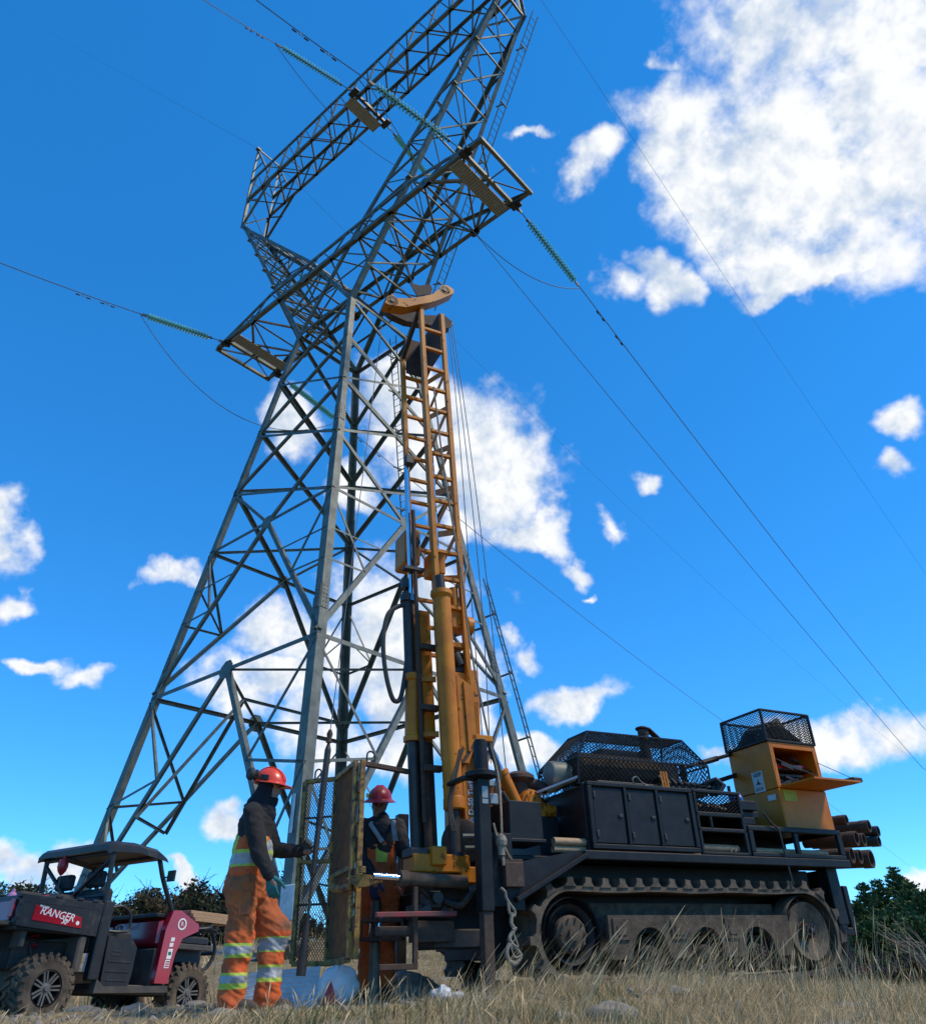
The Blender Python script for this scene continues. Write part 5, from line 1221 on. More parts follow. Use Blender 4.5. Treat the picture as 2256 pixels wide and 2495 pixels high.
def folds(vs, fs, amp, sx, sz, seed=0.0):
    """push the cloth in and out along its normals in uneven slanting folds"""
    n = np.zeros_like(vs); F = np.array([f[:3] for f in fs]); cr = np.cross(vs[F[:, 1]] - vs[F[:, 0]], vs[F[:, 2]] - vs[F[:, 0]])
    for k in range(3): np.add.at(n, F[:, k], cr)
    n /= np.maximum(np.linalg.norm(n, axis=1), 1e-9)[:, None]
    d = np.array([mnoise.fractal(Vector((p[0] * sx + seed, p[1] * sx, p[2] * sz + p[0] * 3)), 0.9, 2.1, 3) for p in vs])
    d2 = np.array([mnoise.noise(Vector((p[0] * 5 + seed, p[1] * 5, p[2] * 26 + p[0] * 14))) for p in vs])
    return vs + n * (amp * d + amp * .7 * np.abs(d2))[:, None]
def cloth(name, vs, fs, mats, pick, parent):
    """mesh whose faces take the material that pick(centre) names"""
    m = MB(); m.add(vs, fs); C_ = np.array([vs[list(f)].mean(0) for f in fs]); m.m = [int(i) for i in pick(C_)]
    return m.build(name, mats, parent, smooth=60)
M['skin'] = material('skin', (.30, .17, .11), (.24, .13, .085), .55, scale=30)
M['skin_dark'] = material('tanned_skin', (.30, .17, .11), (.23, .125, .08), .6, scale=30)
M['hood'] = material('navy_fleece', (.007, .008, .012), (.013, .014, .019), .95, scale=40, bump=.2, bscale=120)
M['sweater'] = material('charcoal_knit', (.014, .012, .011), (.024, .021, .019), .95, scale=25, bump=.2, bscale=150)
M['hiviz'] = material('orange_workwear', (.72, .125, .020), (.58, .090, .016), .85, scale=7, spot=(.20, .075, .03), spot_scale=5, spot_cut=(.5, .72), bump=.12, bscale=50)
M['hiviz_dirty'] = material('dirty_orange_workwear', (.50, .115, .024), (.34, .085, .026), .9, scale=6, spot=(.11, .065, .04), spot_scale=7, spot_cut=(.52, .7), bump=.12, bscale=50)
M['lime'] = material('lime_tape', (.48, .58, .06), (.38, .46, .06), .7, scale=9, spot=(.25, .24, .12), spot_scale=12, spot_cut=(.55, .7))
M['silver'] = material('silver_tape', (.36, .37, .37), (.26, .27, .27), .45, scale=14, spot=(.16, .15, .13), spot_scale=10, spot_cut=(.55, .7))
M['glove_teal'] = material('teal_glove', (.018, .17, .155), (.014, .12, .11), .75, scale=20, bump=.2, bscale=90)
M['glove_blue'] = material('navy_glove', (.012, .03, .085), (.010, .02, .055), .7, scale=20, bump=.2)
M['glove_grey'] = material('grey_glove', (.05, .058, .05), (.03, .035, .03), .8, scale=20, bump=.2)
M['helmet_orange'] = material('orange_helmet', (.80, .062, .018), (.74, .055, .018), .32, scale=3, spec=.6)
M['helmet_red'] = material('red_helmet', (.44, .020, .022), (.36, .018, .02), .35, scale=8, spot=(.55, .12, .10), spot_scale=25, spot_cut=(.62, .68))
M['boot'] = material('work_boot', (.05, .035, .026), (.085, .06, .042), .85, scale=14, bump=.15)
M['jacket'] = material('dark_jacket', (.012, .013, .015), (.022, .022, .024), .8, scale=9, bump=.2, bscale=40)

def hand(parent, name, wrist, fwd, palm_n, thumb_dir, mat, curl=0.5, size=1.0, length=.185):
    """gloved hand: palm, four curled fingers of unequal length and a thumb from the side of the palm"""
    f = unit(fwd); n = unit(palm_n - f * (np.asarray(palm_n) @ f)); t = unit(thumb_dir - f * (np.asarray(thumb_dir) @ f)); t = unit(t - n * (t @ n))
    k = length / .185; mb = MB(); w = np.asarray(wrist, float)
    capsule(mb, w - f * .03 * k, w + f * .02 * k, .036 * k, .034 * k, sq=.85)
    for q in (-.027, -.009, .009, .027): capsule(mb, w + f * .02 * k + t * q * .8 * k, w + f * .085 * k + t * q * 1.1 * k, .018 * k, .016 * k)
    for q, L_, r in ((.031, .070, .0120), (.0105, .080, .0125), (-.0105, .074, .0122), (-.031, .058, .0112)):
        p = w + f * .088 * k + t * q * 1.12 * k; d = f
        for j in range(3):
            a = curl * (.55, .9, .8)[j]; d2 = unit(d * math.cos(a) + n * math.sin(a) * 1.0); nn = unit(n * math.cos(a) - d * math.sin(a))
            e = p + d2 * L_ * k * (.44, .32, .26)[j]; capsule(mb, p, e, r * k * (1, .95, .88)[j], r * k * (.95, .88, .78)[j], n=8); p = e; d = d2; n = nn
        n = unit(palm_n - f * (np.asarray(palm_n) @ f))
    p = w + f * .02 * k + t * .030 * k; d = unit(f * .65 + t * .7 + n * .25)
    for j, L_ in enumerate((.045, .034, .028)):
        e = p + d * L_ * k; capsule(mb, p, e, (.017, .0145, .0125)[j] * k, (.0145, .0125, .0105)[j] * k, n=8); p = e; d = unit(d + f * .35 + n * curl * .5 - t * .15)
    vs, fs = fuse(mb, .0055, 2); m = MB(); m.add(vs, fs); return m.build(name, mat, parent, smooth=60)

def head_shape(mb, c, fwd, up, s=1.0):
    f, u = unit(fwd), unit(up); r = np.cross(f, u)
    ellipsoid(mb, c + u * .02 * s, f * .095 * s, r * .075 * s, u * .115 * s)
    ellipsoid(mb, c + f * .03 * s - u * .055 * s, f * .062 * s, r * .055 * s, u * .065 * s)
    capsule(mb, c + f * .088 * s + u * .015 * s, c + f * .108 * s - u * .022 * s, .011 * s, .016 * s, n=8)
    for q in (-1, 1):
        ellipsoid(mb, c - f * .005 * s + r * q * .074 * s - u * .005 * s, f * .022 * s, r * .010 * s, u * .032 * s, 10, 6)
        ellipsoid(mb, c + f * .072 * s + r * q * .032 * s + u * .032 * s, f * .02 * s, r * .026 * s, u * .010 * s, 8, 6)
    ellipsoid(mb, c + f * .084 * s - u * .055 * s, f * .012 * s, r * .026 * s, u * .008 * s, 8, 6)
    ellipsoid(mb, c + f * .078 * s - u * .090 * s, f * .02 * s, r * .028 * s, u * .018 * s, 8, 6)

def boot(parent, ank, toe_dir, mat=None):
    f = unit(V3(toe_dir[0], toe_dir[1], 0)); g = G(ank[0], ank[1]); a = V3(ank[0], ank[1], g)
    mb = MB(); capsule(mb, a + EZ3 * .075 - f * .04, a + EZ3 * .06 + f * .16, .058, .048); capsule(mb, a + EZ3 * .05, a + EZ3 * .22, .062, .06)
    vs, fs = fuse(mb, .010, 3); vs[:, 2] = np.maximum(vs[:, 2], g + .004); m = MB(); m.add(vs, fs); return m.build('boot', mat or M['boot'], parent, smooth=60)

# ---- worker on the left, seen from the side, one hand on the rod
Y1 = 7.16
w1 = thing('person', (at_y('P', 600, 2460, Y1)[0], Y1, G(at_y('P', 600, 2460, Y1)[0], Y1)), 'worker in orange high visibility bib trousers and orange helmet holding the drill rod', 'person')
def A(x, y, d=Y1): return at_y('P', x, y, d)
hd1 = A(657, 1922); fw1 = unit(V3(.93, -.20, -.16)); up1 = unit(V3(.10, 0, 1)); nk = A(634, 1972)
shN, shF = A(617, 1982, 7.00), A(641, 1984, 7.36); elN, elF = A(631, 2078, 6.93), A(668, 2072, 7.42); wrN, wrF = A(659, 2134, 6.92), A(736, 2074, 7.34)
pel = A(606, 2148); wst = A(615, 2095); chest = A(624, 2015)
hpN, hpF = A(594, 2165, 7.07), A(622, 2165, 7.27); knN, knF = A(583, 2290, 7.03), A(667, 2282, 7.30); anN, anF = A(561, 2452, 7.03), A(650, 2432, 7.28)
body = MB(); head_shape(body, hd1, fw1, up1)
capsule(body, nk, hd1 - EZ3 * .06, .06, .055); capsule(body, wst, chest, .115, .13, sq=1.25); capsule(body, pel, wst, .12, .115, sq=1.2)
for s, e, w in ((shN, elN, wrN), (shF, elF, wrF)): capsule(body, mid(chest, s, .5), s, .08, .058); capsule(body, s, e, .05, .042); capsule(body, e, w, .04, .03); capsule(body, w, w + unit(w - e) * .08, .03, .028)
for h, k, a in ((hpN, knN, anN), (hpF, knF, anF)): capsule(body, pel, h, .10, .09); capsule(body, h, k, .08, .058); capsule(body, k, a, .055, .04)
vs, fs = fuse(body, .012, 4)
bm = MB(); bm.add(vs, fs); bm.build('body', M['skin_dark'], w1, smooth=60)
# knitted sweater
sw = MB(); capsule(sw, A(618, 2060), A(626, 2005), .14, .15, sq=1.3)
for s, e, w in ((shN, elN, wrN), (shF, elF, wrF)): capsule(sw, chest + (s - chest) * .4, s, .12, .088); capsule(sw, s, e, .085, .070); capsule(sw, e, w, .070, .048)
capsule(sw, nk - EZ3 * .04, nk + EZ3 * .02, .09, .075)
vs, fs = fuse(sw, .011, 4); vs = folds(vs, fs, .010, 9, 9)
cloth('sweater', vs, fs, [M['sweater']], lambda c: np.zeros(len(c)), w1)
# hood under the helmet
hb = MB(); ellipsoid(hb, hd1 + up1 * .01 - fw1 * .012, fw1 * .098, np.cross(fw1, up1) * .090, up1 * .128); capsule(hb, hd1 - EZ3 * .05 - fw1 * .03, nk + EZ3 * .01 - fw1 * .01, .092, .115); capsule(hb, nk - fw1 * .03, nk - EZ3 * .03 + fw1 * .03, .115, .12)
capsule(hb, hd1 - EZ3 * .09 + fw1 * .03, nk + V3(.06, 0, -.01), .06, .05)
vs, fs = fuse(hb, .010, 3); vs = folds(vs, fs, .010, 14, 18, 3.0)
keep = [i for i, f in enumerate(fs) if not ((vs[list(f)].mean(0) - hd1) @ fw1 > .062 and -.075 < (vs[list(f)].mean(0) - hd1) @ up1 < .06)]
hm_ = MB(); hm_.add(vs, [fs[i] for i in keep]); hm_.build('hood', M['hood'], w1, smooth=60)
# bib and trousers
bb = MB(); capsule(bb, A(607, 2130), A(618, 2060), .170, .165, sq=1.15); capsule(bb, A(618, 2060), A(623, 2025), .158, .140, sq=1.25)
vs, fs = fuse(bb, .010, 3); vs = folds(vs, fs, .012, 7, 9, 5.0)
def zof(y, x=620, d=Y1): return A(x, y, d)[2]
zt0, zt1, zt2, zt3 = zof(2116), zof(2108), zof(2085), zof(2076)
ctr = lambda c: A(606, 2140) + (c[:, 2:3] - A(606, 2140)[2]) * ((A(622, 2020) - A(606, 2140)) / (A(622, 2020)[2] - A(606, 2140)[2]))
def pick_bib(c):
    q = c - ctr(c); along = q[:, 0]; z = c[:, 2]; r = np.where(np.abs(along) > .105, 1, 0)
    band = ((z > zt1) & (z < zt2)); edge = ((z > zt0) & (z <= zt1)) | ((z >= zt2) & (z < zt3))
    strap = np.abs(np.abs(along) - (.135 - .25 * np.clip(z - zt3, 0, .3))) < .028
    o = np.zeros(len(c), int); o[(z > zt3) & strap] = 1; o[(z > zt3) & (np.abs(along) > .15)] = 2; o[edge] = 1; o[band] = 2; return o
cut = zof(1995)
sel = [f for f in fs if vs[list(f)].mean(0)[2] < cut]
cloth('bib', vs, sel, [M['hiviz'], M['lime'], M['silver']], pick_bib, w1)
tr = MB()
capsule(tr, A(608, 2118), A(603, 2160), .172, .185, sq=1.05)
for h, k, a, rr0, rr1, rr2 in ((hpN, knN, anN, .125, .105, .095), (hpF, knF, anF, .125, .110, .098)): capsule(tr, pel, h, .16, .14); capsule(tr, h, k, rr0, rr1); capsule(tr, k, a + EZ3 * .02, rr1, rr2); capsule(tr, a + EZ3 * .05, a - EZ3 * .0, rr2, rr2 * 1.04)
capsule(tr, mid(hpF, knF, .5), knF + V3(.02, 0, .02), .12, .115)
vs, fs = fuse(tr, .010, 4); vs = folds(vs, fs, .021, 6, 8, 9.0)
zN = [A(575, y, 7.03)[2] for y in (2120 + np.array([955, 1005, 1105, 1160, 1340, 1392, 1490, 1550]) / 5.376)]
zF = [A(660, y, 7.3)[2] for y in (2120 + np.array([880, 900, 1060, 1080, 1240, 1270, 1410, 1455]) / 5.376)]
dirt = lambda c: np.array([mnoise.noise(Vector((p[0] * 7, p[1] * 7, p[2] * 5))) for p in c])
def pick_tr(c):
    dN = np.linalg.norm(np.cross(c - knN, unit(anN - knN)), axis=1); dF = np.linalg.norm(np.cross(c - knF, unit(anF - knF)), axis=1)
    near = dN < dF; o = np.where(dirt(c) > -.05, 3, 0) if False else np.where(c[:, 2] > zof(2270), 3, 0); z = c[:, 2]
    for nearq, Z in ((True, zN), (False, zF)):
        s = near == nearq
        for hi, lo, mt in ((Z[0], Z[1], 1), (Z[1], Z[2], 2), (Z[2], Z[3], 1), (Z[4], Z[5], 1), (Z[5], Z[6], 2), (Z[6], Z[7], 1)): o[s & (z < hi) & (z >= lo)] = mt
    return o
cloth('trousers', vs, fs, [M['hiviz'], M['lime'], M['silver'], M['hiviz_dirty']], pick_tr, w1)
m = MB(); q = A(598, 2200, 6.93)
for (dx, dz) in ((-.06, .075), (.06, .075)): pass
pk_ = [A(578, 2175, 6.945), A(612, 2172, 6.945), A(614, 2225, 6.93), A(582, 2230, 6.93)]
m.prism(pk_, V3(0, -.006, 0)); m.build('thigh_pocket', M['hiviz_dirty'], w1)
for wr, el in ((wrN, elN), (wrF, elF)):
    m = MB(); d = unit(wr - el); m.lathe([(.050, -.05), (.055, -.045), (.055, .0), (.050, .004)], wr - d * .01, d, 16); m.build('cuff', M['sweater'], w1, smooth=40)
hand(w1, 'glove', wrN, unit(V3(.22, .02, -1)), V3(.3, .9, 0), V3(1, -.2, 0), M['glove_teal'], .45, length=.205)
hand(w1, 'glove', wrF, unit(rr(.565) + V3(-.03, -.02, -.02) - wrF + V3(0, 0, .0)), V3(0.1, -1, 0), V3(0, -.1, 1), M['glove_grey'], .95, length=.19)
boot(w1, anN, (1, -.1)); boot(w1, anF, (1, -.1))
def helmet(parent, c, fwd, up, mat, full_brim=False, s=1.0):
    f, u = unit(fwd), unit(up); r = np.cross(f, u); m = MB(); N = 28; rows = []
    for t in np.linspace(0, 90, 9):
        a = math.radians(t); rows.append((math.cos(a), math.sin(a)))
    vs = []; fs = []
    for (cr_, sr) in rows:
        for k in range(N):
            q = 2 * math.pi * k / N; vs.append(c + s * (cr_ * (math.cos(q) * .143 * f + math.sin(q) * .118 * r) + sr * .135 * u))
    for i in range(len(rows) - 1):
        for k in range(N): fs.append((i * N + k, i * N + (k + 1) % N, (i + 1) * N + (k + 1) % N, (i + 1) * N + k))
    m.add(vs, fs)
    for x in (-.022, 0, .022):     # raised ridges along the crown
        m.tube([c + s * (math.cos(a) * .145 * f + x * r + math.sin(a) * .137 * u) for a in np.linspace(.25, 2.9, 12)], .007 * s, 6)
    sh = m.build('helmet', mat, parent, smooth=50)
    b = MB(); vs = []; fs = []
    for k in range(N):
        q = 2 * math.pi * k / N; ext = (.045 + .012 * math.cos(q)) if full_brim else (.018 + .055 * max(0, math.cos(q)) ** 1.5)
        for (e, z) in ((0, .010), (ext, -.008 - (.012 if full_brim else .0)), (ext, -.014 - (.012 if full_brim else .0)), (-.006, -.004)):
            vs.append(c + s * ((.143 + e) * math.cos(q) * f + (.118 + e) * math.sin(q) * r + z * u))
    for k in range(N):
        for j in range(4): fs.append((k * 4 + j, k * 4 + (j + 1) % 4, ((k + 1) % N) * 4 + (j + 1) % 4, ((k + 1) % N) * 4 + j))
    b.add(vs, fs); b.build('brim', mat, sh, smooth=50)
    return sh, f, u, r
hc = hd1 + up1 * .045 - fw1 * .005
sh, f, u, r = helmet(w1, hc, fw1, up1, M['helmet_orange'])
em = MB(); c = hc - f * .125 + r * .10 + u * .045; em.lathe([(0, .0), (.04, .0), (.055, .012), (.055, .035), (.045, .05), (0, .05)], c, r * .8 - f * .6, 16); em.lathe([(0, 0), (.03, .0), (.05, -.02), (.045, -.035), (0, -.035)], c, r * .8 - f * .6, 16); em.build('ear_defender', M['rubber'], sh, smooth=40)
em = MB(); em.tube(smooth_path([c, c + f * .05 + r * .02 - u * .03, hc + r * .123 + u * .03]), .006, 5); em.bbox(hc + r * .122 + u * .030, f * .04, r * .008, u * .022, .008); em.build('ear_defender_arm', M['rubber'], sh)

# ---- worker behind the guard, facing the camera
Y2 = 8.4
w2 = thing('person', (at_y('P', 912, 2412, Y2)[0], Y2, G(at_y('P', 912, 2412, Y2)[0], Y2)), 'worker in red helmet and dark jacket standing between the guard and the mast', 'person')
def B_(x, y, d=Y2): return at_y('P', x, y, d)
hd2 = B_(924, 1965); fw2 = unit(V3(-.22, -.95, -.16)); up2 = unit(V3(.03, -.14, 1)); nk2 = B_(927, 1998)
sL, sR = B_(886, 2016, 8.42), B_(968, 2016, 8.44); eL, eR = B_(882, 2092, 8.36), B_(985, 2076, 8.36); hL, hR = B_(910, 2146, 8.12), B_(1003, 2090, 8.15)
pl2, ch2, ws2 = B_(925, 2178), B_(927, 2040), B_(926, 2110)
hp = (B_(905, 2180), B_(945, 2180)); kn = (B_(900, 2285), B_(940, 2285)); an = (B_(892, 2400), B_(936, 2404))
body = MB(); head_shape(body, hd2, fw2, up2); capsule(body, nk2, hd2 - EZ3 * .06, .06, .055); capsule(body, ws2, ch2, .13, .14, dirs=(0, 1, 0)); capsule(body, pl2, ws2, .13, .13)
for s, e, w in ((sL, eL, hL), (sR, eR, hR)): capsule(body, ch2 + (s - ch2) * .5, s, .08, .06); capsule(body, s, e, .05, .042); capsule(body, e, w, .04, .03); capsule(body, w, w + unit(w - e) * .07, .03, .028)
for h, k, a in zip(hp, kn, an): capsule(body, pl2, h, .10, .09); capsule(body, h, k, .08, .06); capsule(body, k, a, .055, .04)
vs, fs = fuse(body, .012, 4); bm = MB(); bm.add(vs, fs); bm.build('body', M['skin_dark'], w2, smooth=60)
jk_ = MB()
capsule(jk_, B_(926, 2120), B_(927, 2035), .165, .17, dirs=(0, 1, 0))
for s, e, w in ((sL, eL, hL), (sR, eR, hR)): capsule(jk_, ch2 + (s - ch2) * .4, s, .13, .092); capsule(jk_, s, e, .09, .075); capsule(jk_, e, w, .073, .052)
capsule(jk_, nk2 - EZ3 * .05, nk2 - EZ3 * .0, .11, .09)
vs, fs = fuse(jk_, .011, 4); vs = folds(vs, fs, .014, 8, 9, 2.0)
cloth('jacket', vs, fs, [M['jacket']], lambda c: np.zeros(len(c)), w2)
bb = MB(); capsule(bb, B_(926, 2165), B_(928, 2060), .180, .172, dirs=(0, 1, 0)); capsule(bb, B_(928, 2060), B_(930, 2030), .165, .15)
vs, fs = fuse(bb, .010, 3); vs = folds(vs, fs, .010, 7, 9, 4.0)
zb = lambda y: B_(926, y)[2]
xr = lambda x, y=2080: B_(x, y)[0]
def pick2(c):
    z, x = c[:, 2], c[:, 0]; o = np.zeros(len(c), int)
    o[(x > xr(922)) & (x < xr(948)) & (z > zb(2104)) & (z < zb(2062))] = 1
    o[(z < zb(2108)) & (z > zb(2098))] = 1; o[(z < zb(2136)) & (z > zb(2112))] = 2
    o[(x > xr(965)) & (z > zb(2104))] = 2
    return o
sel = []
for f_ in fs:
    q = vs[list(f_)].mean(0); front = q[1] < Y2 - .02
    if q[2] < zb(2052) and (front or q[2] < zb(2110)): sel.append(f_)
cloth('bib', vs, sel, [M['hiviz'], M['lime'], M['silver']], pick2, w2)
for xa, ya, xb, yb in ((903, 2008, 932, 2052), (957, 2006, 964, 2050)):
    a, b = B_(xa, ya, 8.22), B_(xb, yb, 8.19); m = MB(); m.tube([a + V3(0, .12, .03), a + V3(0, .01, 0), mid(a, b) + V3(0, -.02, 0), b], [.022, .022, .022, .026], 8); m.build('brace_strap', M['silver'], w2, smooth=True)
tr = MB(); capsule(tr, B_(926, 2150), B_(925, 2185), .175, .18, dirs=(0, 1, 0))
for h, k, a in zip(hp, kn, an): capsule(tr, pl2, h, .15, .13); capsule(tr, h, k, .118, .10); capsule(tr, k, a, .10, .092)
vs, fs = fuse(tr, .010, 4); vs = folds(vs, fs, .018, 6, 8, 1.0)
def pick3(c):
    z = c[:, 2]; o = np.zeros(len(c), int); o[(z < zb(2368)) & (z > zb(2340))] = 1; return o
cloth('trousers', vs, fs, [M['hiviz'], M['silver']], pick3, w2)
hand(w2, 'glove', hL, unit(V3(.06, -.25, -1)), V3(.6, .7, 0), V3(.8, -.5, 0), M['glove_blue'], .55, length=.21)
hand(w2, 'glove', hR, unit(V3(.5, -.6, .1)), V3(.2, .2, -1), V3(-.3, -.2, .9), M['jacket'], .8, length=.18)
boot(w2, an[0], (-.2, -1)); boot(w2, an[1], (.1, -1))
hc2 = hd2 + up2 * .062 - fw2 * .012
sh2, f, u, r = helmet(w2, hc2, fw2, up2, M['helmet_red'], True, 1.05)
m = MB(); m.bbox(hc2 + f * .10 - r * -.085 + u * .045, unit(f - r) * .004, unit(f + r) * .03, u * .02, .003); m.build('sticker', M['lime'], sh2)
m = MB(); gl = hd2 + up2 * .028 + fw2 * .10
for q in (-1, 1): m.lathe([(.030, 0), (.034, .004), (.030, .008)], gl + np.cross(fw2, up2) * q * .036, fw2, 14)
m.cyl(gl - np.cross(fw2, up2) * .008, gl + np.cross(fw2, up2) * .008, .004, n=6)
m.build('glasses', M['dark_steel'], w2, smooth=True)

# ------------------------------------------------------------------ side-by-side utility vehicle
UFW = V3(0.53035, 0.84778, 0); ULF = V3(-0.84778, 0.53035, 0)
UO = V3(-4.67844, 9.8, CAMZ - 0.0745761 - 0.33)
def UT(x, y, z): return UO + UFW * x + ULF * y + EZ3 * (z - 0.056 * x)
utv = thing('utility_vehicle', UT(1.0, .72, 0), 'dark red and black two seat utility vehicle with roof parked on the left', 'utility vehicle')
def ubox(mb, x0, x1, y0, y1, z0, z1, b=.015):
    c = UT((x0 + x1) / 2, (y0 + y1) / 2, (z0 + z1) / 2); up = unit(EZ3 + UFW * .056); fx = unit(UFW - EZ3 * .056)
    return mb.bbox(c, fx * (x1 - x0) / 2, ULF * (y1 - y0) / 2, up * (z1 - z0) / 2, b)
def upart(name, mat, *bx, parent=utv, b=.015):
    m = MB()
    for q in bx: ubox(m, *q, b=b)
    return m.build(name, mat, parent)
def uprism(name, mat, pts, y0, y1, parent=utv):
    m = MB(); m.prism([UT(x, y0, z) for x, z in pts], ULF * (y1 - y0)); return m.build(name, mat, parent)
def utube(name, mat, pts, r, parent=utv, n=8, sm=True):
    m = MB(); m.tube(smooth_path([UT(*p) for p in pts]) if (len(pts) > 2 and sm) else [UT(*p) for p in pts], r, n); return m.build(name, mat, parent, smooth=True)
wheel_mesh = {}
def uwheel(x, y, out, w):
    root = bpy.data.objects.new('wheel', None); COL.objects.link(root); root.parent = utv; root.empty_display_size = .1
    c = UT(x, y, .33); loc = c - ORG[utv.name]; ORG[root.name] = ORG[utv.name]
    ax = ULF * out
    m = MB(); R_ = .315
    m.lathe([(.165, -.04), (.20, -.045), (.27, -.05), (.305, -.02), (.315, .03), (.315, w - .03), (.305, w + .02), (.27, w + .05), (.18, w + .04)], c - ax * w, ax, 32)
    for k in range(22):
        a = 2 * math.pi * k / 22; rd = UFW * math.cos(a) + EZ3 * math.sin(a); tg = -UFW * math.sin(a) + EZ3 * math.cos(a)
        for h in (-1, 1):
            p = c - ax * w / 2 + rd * .318 + ax * h * w * .30 + tg * (.03 * h); m.obox(p, rd * .022, unit(ax + tg * .45 * h) * w * .24, tg * .018)
        p = c + ax * .035 + rd * .292; m.obox(p, rd * .03, ax * .018, tg * .020)
    tyre = m.build('tyre', M['mud_rubber'], root, smooth=35)
    m = MB(); m.lathe([(.172, -.03), (.178, .03), (.165, .035), (.155, -.03), (.15, -.09), (0, -.10)], c, ax, 28)
    rim = m.build('rim', M['dark_steel'], root, smooth=35)
    m = MB()
    for k in range(7):
        for q in (-.12, .12):
            a = 2 * math.pi * k / 7 + q; b = 2 * math.pi * k / 7 + q * 2.6
            d0 = UFW * math.cos(b) * .05 + EZ3 * math.sin(b) * .05; d1 = (UFW * math.cos(a) + EZ3 * math.sin(a)) * .163
            m.bar(c + d0 + ax * .015, c + d1 + ax * .025, .018, .022, ax)
    m.lathe([(0, .045), (.025, .045), (.03, .03), (.055, .025), (.06, .0), (.06, -.05)], c, ax, 16)
    m.build('spokes', material('alloy_wheel', (.13, .12, .10), (.20, .18, .15), .5, .5, scale=20) if 'alloy' not in M else M['alloy'], root, smooth=35)
M['alloy'] = material('alloy_wheel', (.15, .135, .11), (.22, .20, .165), .5, .4, scale=20)
uwheel(0, 0, -1, .25); uwheel(1.95, .02, -1, .21); uwheel(0, 1.45, 1, .25); uwheel(1.95, 1.43, 1, .21)
upart('chassis', M['dusty_plastic'], (-.15, 2.2, .40, 1.05, .30, .52), (.62, 1.45, .12, 1.33, .30, .40), (-.3, .5, .3, 1.15, .5, .80))
m = MB()
for (a, b) in (((0, .2, .34), (.15, .6, .42)), ((0, 1.25, .34), (.15, .85, .42)), ((1.95, .2, .34), (1.8, .6, .45)), ((1.95, 1.25, .34), (1.8, .85, .45)), ((0, .25, .36), (-.12, .45, .85)), ((1.95, .25, .36), (1.85, .4, .95))): m.cyl(UT(*a), UT(*b), .03, n=8)
o = m.build('suspension', M['greasy'], utv); o['kind'] = 'stuff'
# cargo bed
bed = upart('cargo_bed', M['plastic'], (-.48, .53, .02, .07, .90, 1.20), (-.48, .53, 1.37, 1.42, .90, 1.20), (-.50, -.45, .02, 1.42, .90, 1.20), (.48, .53, .02, 1.42, .90, 1.24), (-.48, .53, .02, 1.42, .86, .91), (-.52, .55, -.005, .05, 1.17, 1.215))
uprism('side_bolster', M['plastic'], [(-.50, .90), (.50, .86), (.53, 1.20), (-.48, 1.20), (-.52, 1.05)], -.015, .02, parent=bed)
rp = uprism('red_side_panel', M['red_paint'], [(-.335, .965), (.285, .925), (.265, 1.04), (-.32, 1.115)], -.022, -.014, parent=bed)
m = MB(); sl = unit(UFW - EZ3 * .165); put_text(m, 'RANGER', .112, UT(-.05, -.0245, 1.04), sl, EZ3, shear=.4, bold=.0005); m.build('lettering', M['print_white'], rp)
m = MB(); put_text(m, 'XP', .062, UT(.06, -.0245, .972), sl, EZ3, shear=.3, bold=.002); put_text(m, 'POLARIS', .030, UT(-.22, -.0245, 1.10), sl, EZ3, shear=.3, bold=.0008); m.build('lettering', M['print_white'], rp)
m = MB(); m.lathe([(0, .002), (.022, .002), (.022, 0)], UT(.225, -.0225, .975), -ULF, 14); m.build('sticker', M['print_white'], rp)
for x in (-.05, .22, .42):
    m = MB(); ubox(m, x - .04, x + .04, -.02, .03, 1.205, 1.235, .006); m.build('tie_down_rail', M['plastic'], bed)
m = MB(); ubox(m, -.525, -.505, .10, 1.34, .95, 1.14, .01); m.build('tailgate', M['red_paint'], bed)
for y in (.055, 1.30):
    m = MB(); ubox(m, -.53, -.505, y, y + .09, .98, 1.16, .02); m.build('tail_light', material('red_lens', (.55, .02, .02), (.45, .015, .015), .15, scale=5), bed)
upart('rear_bumper', M['greasy'], (-.62, -.54, .2, 1.25, .55, .62), (-.6, -.3, .3, .36, .5, .9), (-.6, -.3, 1.09, 1.15, .5, .9))
m = MB(); ubox(m, -.95, -.53, .05, 1.1, .90, .94, .006); m.build('lowered_flap', M['dusty_plastic'], utv)
# cab
upart('rear_quarter', M['plastic'], (.52, .66, -.02, .10, .42, 1.24), (.50, .60, .10, 1.34, .7, 1.28), (.52, .66, 1.33, 1.45, .42, 1.24))
uprism('seat_side_cover', M['plastic'], [(.66, .33), (1.02, .33), (1.06, .50), (1.08, .78), (1.0, .86), (.66, .88)], -.03, .10)
uprism('seat_side_cover', M['plastic'], [(.66, .33), (1.02, .33), (1.08, .78), (1.0, .86), (.66, .88)], 1.33, 1.46)
upart('floor_board', M['dusty_plastic'], (.60, 1.62, -.02, 1.46, .30, .36), (1.4, 1.7, .05, 1.4, .36, .8))
uprism('sill', M['dusty_plastic'], [(.58, .30), (1.62, .33), (1.60, .40), (.70, .37), (.60, .44)], -.04, .06)
for y in (.14, .78): upart('seat', M['rubber'], (.66, 1.12, y, y + .54, .82, .96), (.60, .74, y, y + .54, .94, 1.40), (.60, .70, y + .12, y + .42, 1.42, 1.60), b=.05)
rops = MB()
for y in (.03, 1.41):
    for a, b in zip([(.58, y, .8), (.56, y, 1.80)], [(.56, y, 1.80), (.56, y, 1.83)]): rops.tube([UT(*a), UT(*b)], .032, 8)
    rops.tube(smooth_path([UT(.56, y, 1.80), UT(.7, y, 1.865), UT(1.15, y, 1.85), UT(1.24, y, 1.80), UT(1.36, y, 1.55), UT(1.60, y, 1.16)]), .030, 8)
